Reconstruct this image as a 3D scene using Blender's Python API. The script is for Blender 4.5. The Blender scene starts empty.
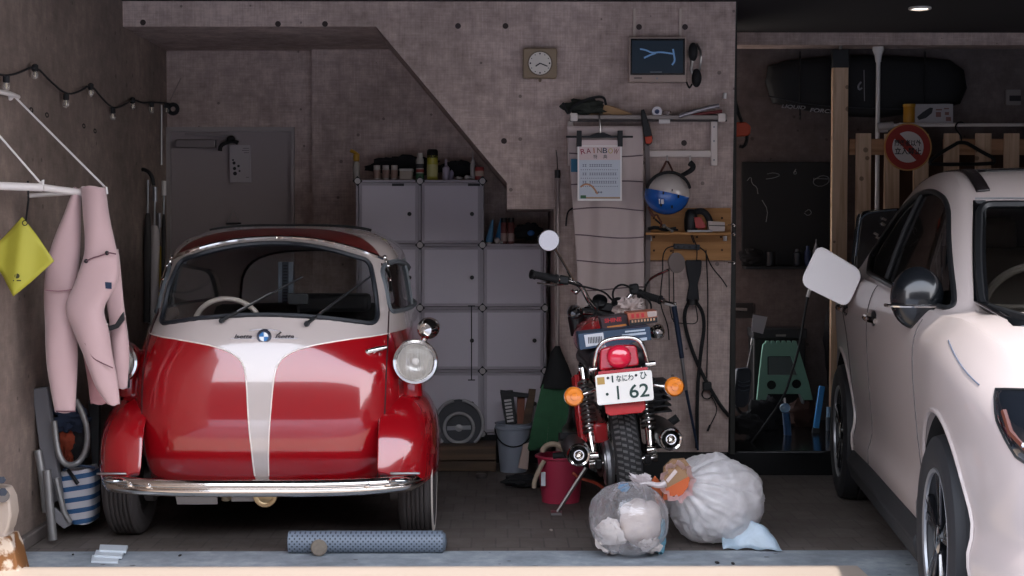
import bpy, bmesh, math, random
from mathutils import Vector, Matrix, Euler, noise
from math import pi, sin, cos, radians as R
random.seed(7)
C = bpy.context.scene.collection
FL = 1490.0
CAMZ = 1.265
YAW, PITCH = math.atan(11/FL), math.atan(51/FL)
CAMROT = Euler((pi/2 - PITCH, 0, -YAW), 'XYZ')
_CM = CAMROT.to_matrix()
def W(px, py, D):
    "the point at depth D (metres along +Y from the eye) seen at a pixel"
    d = _CM @ Vector(((px-512)/FL, (288-py)/FL, -1))
    return Vector((0, 0, CAMZ)) + d*(D/d.y)

# ---------------------------------------------------------------- mesh builder
class B:
    def __init__(s): s.v = []; s.f = []
    def add(s, vs, fs):
        n = len(s.v); s.v += [Vector(v) for v in vs]; s.f += [[i+n for i in f] for f in fs]; return s
    def box(s, c, d, rot=None):
        c = Vector(c); h = Vector(d)/2
        M = rot.to_matrix() if isinstance(rot, Euler) else (rot or Matrix.Identity(3))
        vs = [c + M @ Vector((x*h.x, y*h.y, z*h.z)) for x in (-1,1) for y in (-1,1) for z in (-1,1)]
        return s.add(vs, [(0,1,3,2),(4,6,7,5),(0,4,5,1),(2,3,7,6),(0,2,6,4),(1,5,7,3)])
    def mm(s, x0, x1, y0, y1, z0, z1):
        return s.box(((x0+x1)/2,(y0+y1)/2,(z0+z1)/2),(abs(x1-x0),abs(y1-y0),abs(z1-z0)))
    def bar(s, p0, p1, w, h, up=(0,0,1)):
        p0 = Vector(p0); p1 = Vector(p1); z = (p1-p0); L = z.length; z.normalize()
        x = Vector(up).cross(z)
        if x.length < 1e-4: x = Vector((1,0,0)).cross(z)
        x.normalize(); y = z.cross(x)
        M = Matrix((x,y,z)).transposed()
        return s.box((p0+p1)/2, (w,h,L), M)
    def frame(s, z):
        z = Vector(z).normalized(); a = Vector((0,0,1)) if abs(z.z) < .9 else Vector((1,0,0))
        x = a.cross(z).normalized(); return x, z.cross(x), z
    def lathe(s, prof, p, axis=(0,0,1), n=24, sx=1, sy=1, cap=True):
        x, y, z = s.frame(axis); p = Vector(p); vs = []; fs = []
        for r, h in prof:
            for i in range(n):
                a = 2*pi*i/n; vs.append(p + x*(r*cos(a)*sx) + y*(r*sin(a)*sy) + z*h)
        m = len(prof)
        for j in range(m-1):
            for i in range(n):
                fs.append((j*n+i, j*n+(i+1)%n, (j+1)*n+(i+1)%n, (j+1)*n+i))
        if cap:
            if prof[0][0] > 1e-6: fs.append(tuple(range(n))[::-1])
            if prof[-1][0] > 1e-6: fs.append(tuple((m-1)*n+i for i in range(n)))
        return s.add(vs, fs)
    def cyl(s, p0, p1, r0, r1=None, n=16):
        p0 = Vector(p0); p1 = Vector(p1); r1 = r0 if r1 is None else r1
        return s.lathe([(r0,0),(r1,(p1-p0).length)], p0, p1-p0, n)
    def ball(s, c, r, n=16, m=10):
        if not hasattr(r, '__len__'): r = (r,r,r)
        vs = []; fs = []; c = Vector(c)
        for j in range(m+1):
            t = pi*j/m
            for i in range(n):
                a = 2*pi*i/n; vs.append(c + Vector((r[0]*sin(t)*cos(a), r[1]*sin(t)*sin(a), r[2]*cos(t))))
        for j in range(m):
            for i in range(n): fs.append((j*n+i, (j+1)*n+i, (j+1)*n+(i+1)%n, j*n+(i+1)%n))
        return s.add(vs, fs)
    def tube(s, pts, r, n=8, closed=False, smooth=0):
        pts = [Vector(p) for p in pts]
        for _ in range(smooth):
            q = []
            m = len(pts)
            rng = range(m) if closed else range(m-1)
            if not closed: q.append(pts[0])
            for i in rng:
                a, b = pts[i], pts[(i+1)%m]; q += [a*.75+b*.25, a*.25+b*.75]
            if not closed: q.append(pts[-1])
            pts = q
        m = len(pts); vs = []; fs = []; up = None
        for i, p in enumerate(pts):
            a = pts[i-1] if (i > 0 or closed) else p; b = pts[(i+1)%m] if (i < m-1 or closed) else p
            t = (b-a).normalized() if (b-a).length > 1e-9 else Vector((0,0,1))
            if up is None: up = s.frame(t)[0]
            x = (up - t*up.dot(t)); x = x.normalized() if x.length > 1e-6 else s.frame(t)[0]; up = x
            y = t.cross(x); rr = r(i/(m-1)) if callable(r) else r
            for k in range(n):
                an = 2*pi*k/n; vs.append(p + x*(rr*cos(an)) + y*(rr*sin(an)))
        for i in range(m if closed else m-1):
            for k in range(n):
                fs.append((i*n+k, i*n+(k+1)%n, ((i+1)%m)*n+(k+1)%n, ((i+1)%m)*n+k))
        if not closed: fs += [tuple(range(n))[::-1], tuple((m-1)*n+k for k in range(n))]
        return s.add(vs, fs)
    def prism(s, poly, vec):
        vec = Vector(vec); n = len(poly); a = [Vector(p) for p in poly]
        return s.add(a+[p+vec for p in a], [tuple(range(n))[::-1], tuple(range(n,2*n))] + [(i,(i+1)%n,(i+1)%n+n,i+n) for i in range(n)])
    def grid(s, rows, cu=False, cv=False, capa=False, capb=False):
        n = len(rows[0]); m = len(rows); vs = [p for r in rows for p in r]; fs = []
        for j in range(m if cv else m-1):
            for i in range(n if cu else n-1):
                fs.append((j*n+i, j*n+(i+1)%n, ((j+1)%m)*n+(i+1)%n, ((j+1)%m)*n+i))
        if capa: fs.append(tuple(range(n))[::-1])
        if capb: fs.append(tuple((m-1)*n+i for i in range(n)))
        return s.add(vs, fs)
    def xform(s, M):
        s.v = [M @ v for v in s.v]; return s
    def mesh(s, name, off=Vector((0,0,0)), fix=True):
        me = bpy.data.meshes.new(name); me.from_pydata([v-off for v in s.v], [], s.f); me.validate()
        if fix:
            bm = bmesh.new(); bm.from_mesh(me)
            bmesh.ops.remove_doubles(bm, verts=bm.verts, dist=1e-6)
            bmesh.ops.recalc_face_normals(bm, faces=bm.faces); bm.to_mesh(me); bm.free()
        me.update(); return me

BASE = {}     # object -> world position of its origin
def obj(name, b, mat, parent=None, smooth=True, bevel=0, origin=None, sub=0, solid=0, angle=40, label=None, seg=2):
    if isinstance(b, bpy.types.Mesh): me = b; off = Vector((0,0,0)) if parent is None else BASE[parent.name]
    else:
        if parent is not None: off = BASE[parent.name]
        elif origin is not None: off = Vector(origin)
        else:
            xs=[v.x for v in b.v]; ys=[v.y for v in b.v]; zs=[v.z for v in b.v]
            off = Vector(((min(xs)+max(xs))/2,(min(ys)+max(ys))/2,min(zs)))
        me = b.mesh(name, off)
    o = bpy.data.objects.new(name, me); C.objects.link(o)
    for m in (mat if isinstance(mat, (list,tuple)) else [mat]): me.materials.append(m)
    if parent is not None: o.parent = parent; BASE[o.name] = BASE[parent.name]
    else: o.location = off; BASE[o.name] = off.copy()
    if smooth and len(me.polygons):
        me.shade_smooth() if hasattr(me,'shade_smooth') else None
        try:
            me.set_sharp_from_angle(angle=R(angle))
        except Exception: pass
    if solid:
        m = o.modifiers.new('solid','SOLIDIFY'); m.thickness = solid; m.offset = 0
    if bevel:
        m = o.modifiers.new('bevel','BEVEL'); m.width = bevel; m.segments = seg; m.limit_method='ANGLE'; m.angle_limit=R(35)
    if sub:
        m = o.modifiers.new('sub','SUBSURF'); m.levels = sub; m.render_levels = sub
    if label: o['label'] = label
    return o
def thing(name, label, cat, loc, group=None):
    o = bpy.data.objects.new(name, None); C.objects.link(o); o.empty_display_size=.05
    o.location = Vector(loc); BASE[o.name] = Vector(loc).copy(); return tag(o, label, cat, group)
def tag(o, label, cat, group=None, kind=None):
    o['label'] = label; o['category'] = cat
    if group: o['group'] = group
    if kind: o['kind'] = kind
    return o
def struct(name, b, m, parent=None, **k):
    o = obj(name, b, m, parent, **k)
    if parent is None: o['kind'] = 'structure'
    return o
def dup(root, loc, rz=None, label=None, scale=None):
    def cp(o, par):
        c = o.copy(); C.objects.link(c)
        if par is not None: c.parent = par
        for ch in kids.get(o.name, []): cp(ch, c)
        return c
    kids = {}
    for o in bpy.data.objects:
        if o.parent: kids.setdefault(o.parent.name, []).append(o)
    r = cp(root, None); r.location = Vector(loc); BASE[r.name] = Vector(loc).copy()
    if rz is not None: r.rotation_euler = (0,0,rz)
    if scale: r.scale = scale
    if label: r['label'] = label
    return r
def boolean(a, bs, op='DIFFERENCE', name='m'):
    "mesh a combined with meshes bs; returns a new mesh"
    oa = bpy.data.objects.new('tmp', a); C.objects.link(oa); tmp = [oa]
    for b in bs:
        ob = bpy.data.objects.new('tmpb', b); C.objects.link(ob); tmp.append(ob)
        m = oa.modifiers.new('b','BOOLEAN'); m.operation = op; m.object = ob; m.solver = 'EXACT'
    bpy.context.view_layer.update()
    dg = bpy.context.evaluated_depsgraph_get()
    me = bpy.data.meshes.new_from_object(oa.evaluated_get(dg)); me.name = name
    me.materials.clear()
    for o in tmp: bpy.data.objects.remove(o)
    return me
def offset(b, d, name='off'):
    me = b.mesh(name); me2 = me.copy()
    ns = [v.normal.copy() for v in me.vertices]
    for v, n in zip(me2.vertices, ns): v.co += n*d
    return me2
def cr(pts, n):
    "Catmull-Rom resample of tuples"
    out = []; m = len(pts)
    for k in range(n):
        t = k/(n-1)*(m-1); i = min(int(t), m-2); f = t-i
        p0 = pts[max(i-1,0)]; p1 = pts[i]; p2 = pts[i+1]; p3 = pts[min(i+2,m-1)]
        out.append(tuple(.5*((2*b)+(-a+c)*f+(2*a-5*b+4*c-d)*f*f+(-a+3*b-3*c+d)*f**3) for a,b,c,d in zip(p0,p1,p2,p3)))
    return out
def rpoly(pts, rad, n=5):
    "round the corners of a 2-D polygon"
    out = []; m = len(pts)
    for i in range(m):
        p = Vector(pts[i]); a = Vector(pts[i-1]); b = Vector(pts[(i+1)%m])
        r = rad[i] if hasattr(rad,'__len__') else rad
        da = (a-p); db = (b-p); ra = min(r, da.length*.48); rb = min(r, db.length*.48)
        A = p+da.normalized()*ra; Bq = p+db.normalized()*rb
        for k in range(n+1):
            t = k/n; out.append(A*(1-t)**2 + p*2*t*(1-t) + Bq*t*t)
    return out
def pxpoly(pts, D): return [W(x, y, D) for x, y in pts]
def plate(pts, D, th): return B().prism(pxpoly(pts, D), (0, th, 0))

# ---------------------------------------------------------------- materials
MATS = {}
def lin(c):
    if isinstance(c, str):
        c = [int(c[i:i+2],16)/255 for i in (0,2,4)]
    return tuple(x/12.92 if x <= .04045 else ((x+.055)/1.055)**2.4 for x in c)
def mat(name, col, rough=.5, metal=0, spec=.5, coat=0, var=0, vscale=8, bump=0, bscale=60, emit=0, trans=0, sheen=0, alpha=1, ior=1.45):
    if name in MATS: return MATS[name]
    m = bpy.data.materials.new(name); m.use_nodes = True; nt = m.node_tree; p = nt.nodes['Principled BSDF']
    c = lin(col) + (1,)
    p.inputs['Base Color'].default_value = c; p.inputs['Roughness'].default_value = rough; p.inputs['Metallic'].default_value = metal
    p.inputs['Specular IOR Level'].default_value = spec; p.inputs['Coat Weight'].default_value = coat; p.inputs['Coat Roughness'].default_value=.04
    p.inputs['Transmission Weight'].default_value = trans; p.inputs['Sheen Weight'].default_value = sheen; p.inputs['Alpha'].default_value = alpha
    p.inputs['IOR'].default_value = ior; p.inputs['Coat IOR'].default_value = 1.6 if coat==1.0 else 1.5
    if emit: p.inputs['Emission Color'].default_value = c; p.inputs['Emission Strength'].default_value = emit
    tc = nt.nodes.new('ShaderNodeTexCoord')
    if var:
        n = nt.nodes.new('ShaderNodeTexNoise'); n.inputs['Scale'].default_value = vscale; n.inputs['Detail'].default_value = 6
        nt.links.new(tc.outputs['Object'], n.inputs['Vector'])
        mx = nt.nodes.new('ShaderNodeMix'); mx.data_type='RGBA'
        mx.inputs[6].default_value = tuple(x*(1-var) for x in c[:3])+(1,); mx.inputs[7].default_value = tuple(min(1,x*(1+var)) for x in c[:3])+(1,)
        nt.links.new(n.outputs['Fac'], mx.inputs[0]); nt.links.new(mx.outputs[2], p.inputs['Base Color'])
    if bump:
        n = nt.nodes.new('ShaderNodeTexNoise'); n.inputs['Scale'].default_value = bscale; n.inputs['Detail'].default_value = 5
        nt.links.new(tc.outputs['Object'], n.inputs['Vector'])
        b = nt.nodes.new('ShaderNodeBump'); b.inputs['Strength'].default_value = bump; b.inputs['Distance'].default_value=.01
        nt.links.new(n.outputs['Fac'], b.inputs['Height']); nt.links.new(b.outputs['Normal'], p.inputs['Normal'])
    MATS[name] = m; return m
def N(nt, t, **k):
    n = nt.nodes.new(t)
    for a, b in k.items(): setattr(n, a, b)
    return n
def math_(nt, op, a, b=None, c=None):
    n = nt.nodes.new('ShaderNodeMath'); n.operation = op
    for i, x in enumerate((a,b,c)):
        if x is None: continue
        if isinstance(x, (int,float)): n.inputs[i].default_value = x
        else: nt.links.new(x, n.inputs[i])
    return n.outputs[0]
def ramp(nt, fac, stops):
    r = nt.nodes.new('ShaderNodeValToRGB'); e = r.color_ramp.elements
    while len(e) < len(stops): e.new(.5)
    for i, (p, c) in enumerate(stops): e[i].position = p; e[i].color = (lin(c) if not isinstance(c, float) else (c,c,c))+(1,)
    nt.links.new(fac, r.inputs[0]); return r.outputs[0]
def mixc(nt, fac, a, b, mode='MIX'):
    m = nt.nodes.new('ShaderNodeMix'); m.data_type='RGBA'; m.blend_type = mode
    if isinstance(fac,(int,float)): m.inputs[0].default_value = fac
    else: nt.links.new(fac, m.inputs[0])
    for i, x in ((6,a),(7,b)):
        if isinstance(x, (str,tuple)): m.inputs[i].default_value = lin(x)+(1,)
        else: nt.links.new(x, m.inputs[i])
    return m.outputs[2]
def concrete(name, dark, mid, light, rough=.75, grain=1.0, scale=1.0):
    m = mat(name, mid, rough); nt = m.node_tree; p = nt.nodes['Principled BSDF']
    tc = N(nt,'ShaderNodeTexCoord').outputs['Object']
    mp = N(nt,'ShaderNodeMapping'); mp.inputs['Scale'].default_value=(1.0,1.0,1.0); nt.links.new(tc, mp.inputs[0]); v = mp.outputs[0]
    a = N(nt,'ShaderNodeTexNoise'); a.inputs['Scale'].default_value=1.3*scale; a.inputs['Detail'].default_value=5; a.inputs['Roughness'].default_value=.6; nt.links.new(v,a.inputs['Vector'])
    b = N(nt,'ShaderNodeTexNoise'); b.inputs['Scale'].default_value=14; b.inputs['Detail'].default_value=8; b.inputs['Roughness'].default_value=.7; nt.links.new(v,b.inputs['Vector'])
    # woven formwork grain: fine streaks both ways
    g1 = N(nt,'ShaderNodeMapping'); g1.inputs['Scale'].default_value=(8,8,150); nt.links.new(tc,g1.inputs[0])
    g2 = N(nt,'ShaderNodeMapping'); g2.inputs['Scale'].default_value=(150,150,8); nt.links.new(tc,g2.inputs[0])
    w1 = N(nt,'ShaderNodeTexNoise'); w1.inputs['Scale'].default_value=1; nt.links.new(g1.outputs[0],w1.inputs['Vector'])
    w2 = N(nt,'ShaderNodeTexNoise'); w2.inputs['Scale'].default_value=1; nt.links.new(g2.outputs[0],w2.inputs['Vector'])
    s = math_(nt,'ADD', math_(nt,'MULTIPLY',a.outputs['Fac'],.5), math_(nt,'MULTIPLY',b.outputs['Fac'],.48))
    w = math_(nt,'ADD', w1.outputs['Fac'], w2.outputs['Fac'])
    s = math_(nt,'ADD', s, math_(nt,'MULTIPLY', math_(nt,'SUBTRACT', w, 1.0), .30*grain))
    col = ramp(nt, s, [(.34,dark),(.5,mid),(.62,light)])
    vo = N(nt,'ShaderNodeTexVoronoi'); vo.inputs['Scale'].default_value=9; nt.links.new(v,vo.inputs['Vector'])
    vn = N(nt,'ShaderNodeTexNoise'); vn.inputs['Scale'].default_value=3.3; nt.links.new(v,vn.inputs['Vector'])
    sp = math_(nt,'MULTIPLY', math_(nt,'LESS_THAN', vo.outputs['Distance'], math_(nt,'MULTIPLY',vn.outputs['Fac'],.16)), math_(nt,'GREATER_THAN', vn.outputs['Fac'], .46))
    col = mixc(nt, math_(nt,'MULTIPLY',sp,.55), col, '2a2221')
    nt.links.new(col, p.inputs['Base Color'])
    bp = N(nt,'ShaderNodeBump'); bp.inputs['Strength'].default_value=.35; bp.inputs['Distance'].default_value=.004
    nt.links.new(s, bp.inputs['Height']); nt.links.new(bp.outputs[0], p.inputs['Normal'])
    return m
def woodmat(name, a, b, axis=2, scale=1.0, knots=True, rough=.6):
    m = mat(name, a, rough); nt = m.node_tree; p = nt.nodes['Principled BSDF']
    tc = N(nt,'ShaderNodeTexCoord').outputs['Object']
    mp = N(nt,'ShaderNodeMapping'); sc=[28*scale]*3; sc[axis]=1.6*scale; mp.inputs['Scale'].default_value=sc; nt.links.new(tc,mp.inputs[0])
    n = N(nt,'ShaderNodeTexNoise'); n.inputs['Scale'].default_value=1; n.inputs['Detail'].default_value=5; n.inputs['Distortion'].default_value=.6; nt.links.new(mp.outputs[0],n.inputs['Vector'])
    col = ramp(nt, n.outputs['Fac'], [(.35,b),(.62,a)])
    if knots:
        vo = N(nt,'ShaderNodeTexVoronoi'); vo.inputs['Scale'].default_value=7; nt.links.new(tc,vo.inputs['Vector'])
        k = math_(nt,'LESS_THAN', vo.outputs['Distance'], .11)
        col = mixc(nt, math_(nt,'MULTIPLY',k,.6), col, '4a2c18')
    nt.links.new(col, p.inputs['Base Color']); return m

M_wall = concrete('concrete_wall','8d7b74','b29e96','ceb9b0', grain=.55)
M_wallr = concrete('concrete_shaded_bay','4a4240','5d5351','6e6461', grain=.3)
M_ceil = mat('ceiling_paint','2a2627',.9)
M_black = mat('black_plastic','101113',.45)
M_rubber = mat('black_rubber','18181a',.75, bump=.2, bscale=80)
M_chrome = mat('chrome','d8d4d0',.08,1)
M_steel = mat('brushed_steel','9a9896',.32,1)
M_alu = mat('grey_aluminium','8e8f92',.4,.8)
M_white = mat('white_plastic','d8d2ce',.45)
M_wpaint = mat('white_painted_metal','d5cdc8',.4)
M_dark = mat('dark_grey','26272a',.6)
M_navy = mat('navy_blue','1b2b44',.5)
M_blue = mat('blue_plastic','2f7fb4',.4)
M_red = mat('red_plastic','b3202a',.4)
M_orange = mat('orange_plastic','d2541c',.45)
M_yellow = mat('yellow_plastic','c9a52a',.45)
M_pine = woodmat('pine_wood','b98c68','936a49')
M_pineh = woodmat('pine_wood_lying','b98c68','936a49', axis=0)
M_ply = woodmat('plywood_board','b98650','a06f3c', axis=0, knots=False)
M_brown = woodmat('brown_board','5c4632','3f2f22', axis=0, knots=False)

def text(s, c, w, h, m, parent, name='lettering', rot=None, ext=.0008, shear=0, label=None, bold=0):
    "flat lettering facing the street (-Y), centred on c, fitted to w x h"
    cu = bpy.data.curves.new('t','FONT'); cu.body = s; cu.align_x='CENTER'; cu.align_y='CENTER'; cu.extrude = 0.02; cu.shear = shear; cu.offset = bold
    o = bpy.data.objects.new('t', cu); C.objects.link(o); bpy.context.view_layer.update()
    me = bpy.data.meshes.new_from_object(o.evaluated_get(bpy.context.evaluated_depsgraph_get())); bpy.data.objects.remove(o)
    if not len(me.vertices): return None
    xs=[v.co.x for v in me.vertices]; ys=[v.co.y for v in me.vertices]
    sx = w/max(1e-6,max(xs)-min(xs)); sy = h/max(1e-6,max(ys)-min(ys)); cx=(max(xs)+min(xs))/2; cy=(max(ys)+min(ys))/2
    M = rot.to_matrix() if isinstance(rot, Euler) else (rot or Matrix.Identity(3))
    off = BASE[parent.name]
    for v in me.vertices:
        p = Vector(((v.co.x-cx)*sx, -v.co.z*ext/.02, (v.co.y-cy)*sy)); v.co = Vector(c) + M @ p - off
    me.name = name
    return obj(name, me, m, parent, smooth=False, label=label)

# ---------------------------------------------------------------- the setting
XL = -1.945; YF = 7.72; YB = 8.66; ZC = 2.477; YR = 9.2; XR = 3.9; YT = 5.96
# floor: dark worn paving with faint running joints
m = M_floor = mat('garage_floor','3b322d',.62); nt = m.node_tree; p = nt.nodes['Principled BSDF']
tc = N(nt,'ShaderNodeTexCoord').outputs['Object']
br = N(nt,'ShaderNodeTexBrick'); br.inputs['Scale'].default_value=1; br.inputs['Brick Width'].default_value=.10; br.inputs['Row Height'].default_value=.20
br.inputs['Mortar Size'].default_value=.004; br.inputs['Color1'].default_value=lin('6f6660')+(1,); br.inputs['Color2'].default_value=lin('605751')+(1,); br.inputs['Mortar'].default_value=lin('544c48')+(1,)
nt.links.new(tc, br.inputs['Vector'])
n = N(nt,'ShaderNodeTexNoise'); n.inputs['Scale'].default_value=3.5; n.inputs['Detail'].default_value=9; n.inputs['Roughness'].default_value=.75; nt.links.new(tc,n.inputs['Vector'])
nt.links.new(mixc(nt, n.outputs['Fac'], mixc(nt,.7,br.outputs['Color'],'403935'), br.outputs['Color']), p.inputs['Base Color'])
nt.links.new(ramp(nt,n.outputs['Fac'],[(.3,.45),(.7,.9)]), p.inputs['Roughness'])
struct('floor', B().mm(XL-.3, XR+.2, YT, YR+.1, -.2, 0), M_floor)
M_kerb = concrete('threshold_concrete','747b81','8c9399','a3a9ad', rough=.8, grain=.2, scale=3)
struct('trim_threshold', B().mm(XL-.3, XR+.2, 5.3, YT, -.2, .002), M_kerb)
M_street = concrete('street_asphalt','62646c','7b7d86','8c8e96', rough=.9, grain=.1)
struct('trim_street', B().mm(-30, 30, -30, 5.3, -.3, -.06), M_street)
# stair wall: one slab with the raking soffit, ending in the pillar
OUT = [(118,-12),(736,-12),(728,452),(556,452),(554,209),(507,209),(507,183),(376,26.5),(60,26.5),(60,-12)]
pts = pxpoly(OUT, YF)
for q in (0,-1): pass
pts[0].z = pts[1].z = pts[-1].z = ZC+.02
pts[-1].x = pts[-2].x = XL-.02
wf = struct('wall_stair', B().prism(pts, (0, YB-YF+.05, 0)), M_wall, smooth=False)
# plug holes left by the formwork ties
M_hole = mat('tie_hole','231c1b',.9)
M_plug = mat('tie_plug','3a302e',.8)
for k,(x,y) in enumerate([(278,24),(325,24),(458,26),(505.5,26),(639,27),(685,27),(504,141),(684,143),(143,22.5)]):
    c = W(x,y,YF)
    obj('tie_hole', B().lathe([(.015,-.001),(.015,.0),(.011,.004),(.011,.02)], c+Vector((0,-.001,0)), (0,1,0), 16), M_plug, wf)
# plinth under the pillar, and the glossy step across the back of the right bay
pl = W(556,452,YF); pr = W(728,452,YF)
struct('trim_plinth', B().mm(pl.x+.01, pr.x-.005, YF+.02, YB, 0, pl.z+.001), mat('plinth_black','141414',.5), smooth=False)
M_step = mat('glossy_dark_step','141516',.18, var=.3, vscale=3)
struct('trim_step', B().mm(pr.x+.006, XR, 7.86, YR, 0, .13), M_step, bevel=.006)
# alcove back wall: two casts with a small offset between them
xs = W(312,100,YB).x
struct('wall_back', B().mm(XL-.05, xs, YB+.06, YB+.3, 0, ZC+.02), M_wall, smooth=False)
struct('wall_back_projection', B().mm(xs, pl.x+.02, YB, YB+.3, 0, ZC+.02), M_wall, smooth=False)
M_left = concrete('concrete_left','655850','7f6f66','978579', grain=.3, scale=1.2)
wl = struct('wall_left', B().mm(XL-.25, XL, 3.2, YB+.06, 0, ZC+.02), M_left, smooth=False)  # unseen front stretch lengthened to keep skylight off the hatchback's flank
for (x,y) in [(34,110),(49.5,115),(86,126),(97,131)]:
    D = 1490*1.945/(501-x); c = W(x,y,D); c.x = XL+.001
    obj('tie_hole', B().lathe([(.012,0),(.012,.002),(.006,.002),(.006,.0)], c+Vector((-.002,0,0)), (1,0,0), 12, sx=2.2), M_hole, wl)
struct('baseboard_left', B().mm(XL, XL+.03, 5.96, YB, 0, .055), mat('skirting_grey','5a524e',.7), bevel=.006)
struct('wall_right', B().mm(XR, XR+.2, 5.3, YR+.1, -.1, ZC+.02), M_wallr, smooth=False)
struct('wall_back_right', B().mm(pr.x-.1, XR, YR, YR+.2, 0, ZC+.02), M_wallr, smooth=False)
struct('ceiling', B().mm(XL-.25, XR+.2, 4.12, YR+.2, ZC, ZC+.4), M_ceil, smooth=False)
zb0 = W(900,45,8.87).z
struct('trim_beam', B().mm(W(733,40,8.87).x-.1, XR, 8.87, 9.06, zb0, ZC), M_wall, smooth=False)
# dark shutter guide down the pillar's edge
struct('trim_guide', B().mm(pr.x+.012, pr.x+.04, YF+.02, YF+.08, .13, ZC), mat('guide_rail_olive','2c2b28',.5,.3), bevel=.003)
# ceiling down light
dl = W(920,4,7.9)
t = thing('ceiling_light','small round recessed downlight lit in the dark ceiling over the white car','ceiling light',(dl.x,dl.y,ZC-.012))
obj('trim_ring', B().lathe([(.047,.012),(.058,.012),(.06,.004),(.056,0),(.047,0)],(dl.x,dl.y,ZC-.012),(0,0,1),28,cap=False), M_white, t)
obj('diffuser', B().lathe([(0.0001,.006),(.047,.006),(.047,.009),(.0001,.009)],(dl.x,dl.y,ZC-.012),(0,0,1),28), mat('lamp_glow','fff4e4',.5,emit=2.5), t)
# house opposite the garage, only met in reflections
m = M_fac = mat('brick_facade','4c4643',.9, var=.1, vscale=2)
fa = struct('wall_opposite', B().mm(-16,16,-13,-12,-.06,7.0), M_fac, smooth=False)
# ================================================================ the bubble car
IX, IY = -.968, 5.95
IO = Vector((IX, IY, 0))
def L(x, y, z): return Vector((IX+x, IY+y, z))
car = thing('bubble_car','small red and white vintage bubble car parked nose out on the left','car',(IX,IY+.9,0))
SL = [(.255,.10,2.12,.575),(.30,.055,2.18,.592),(.38,.022,2.22,.602),(.50,.0,2.25,.604),(.62,.010,2.25,.602),(.74,.036,2.23,.592),(.85,.075,2.2,.578),(.95,.125,2.14,.555),(1.05,.185,2.05,.54),(1.13,.265,1.95,.525),(1.19,.35,1.83,.508),(1.235,.44,1.7,.478),(1.268,.54,1.57,.435),(1.293,.66,1.42,.372),(1.309,.78,1.27,.275),(1.315,.88,1.12,.15)]
def NZ(z): return 3.1+1.4*min(1,max(0,(.95-z)/.22))
def egg(d=0, nr=72, n=120):
    rows = cr(SL, nr); out = []
    for z, yf, yb, w in rows:
        z = (z-.785)*(1-d/.53)+.785; yf += d; yb -= d; w -= d
        yc = yf + (yb-yf)*.44; a = yc-yf; b = yb-yc; r = []
        ex = 2.0/NZ(z)
        for i in range(n):
            t = 2*pi*i/n; c, s_ = cos(t), sin(t)
            x = w*math.copysign(abs(s_)**ex, s_)
            y = yc - (a if c > 0 else b)*math.copysign(abs(c)**(ex if c > 0 else .85), c)
            r.append(L(x, y, z))
        out.append(r)
    return B().grid(out, cu=True, capa=True, capb=True)
outer = egg(0).mesh('o'); inner = egg(.022).mesh('i'); gl_o = egg(.006).mesh('o'); gl_i = egg(.012).mesh('i')
def front_cut(poly, y0, y1):
    return B().prism([L(x, y0, z) for x, z in poly], (0, y1-y0, 0))
def side_cut(poly, x0, x1):
    return B().prism([L(x0, y, z) for y, z in poly], (x1-x0, 0, 0))
WS = rpoly([(-.455,.902),(-.25,.938),(0,.952),(.25,.938),(.455,.902),(.437,1.05),(.405,1.165),(.2,1.225),(0,1.243),(-.2,1.225),(-.405,1.165),(-.437,1.05)],
           [.04,.3,.3,.3,.04,.2,.035,.3,.3,.3,.035,.2])
WSb = [(x*1.028, (z-1.07)*1.05+1.07) for x, z in WS]
RW = rpoly([(-.42,.90),(.42,.90),(.38,1.12),(.2,1.20),(-.2,1.20),(-.38,1.12)],[.05,.05,.12,.2,.2,.12])
SW = rpoly([(.40,.945),(1.72,.945),(1.55,1.10),(.62,1.165),(.45,1.13)],[.04,.05,.12,.2,.06])
cutW = front_cut(WS, -.1, .78); cutR = front_cut(RW, 1.35, 2.4); cutS = side_cut(SW, -.8, .8)
wheelcut = B().cyl(L(-.9,.40,.25), L(-.50,.40,.25), .31, n=40).cyl(L(.50,.40,.25), L(.9,.40,.25), .31, n=40)
wc1 = B().cyl(L(-.9,.40,.25), L(-.47,.40,.25), .30, n=40); wc2 = B().cyl(L(.47,.40,.25), L(.9,.40,.25), .30, n=40)
shell = boolean(outer, [inner, cutW.mesh('c'), cutR.mesh('c'), cutS.mesh('c'), wc1.mesh('c'), wc2.mesh('c')], 'DIFFERENCE', 'body')
for v in shell.vertices: v.co -= BASE[car.name]
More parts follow.
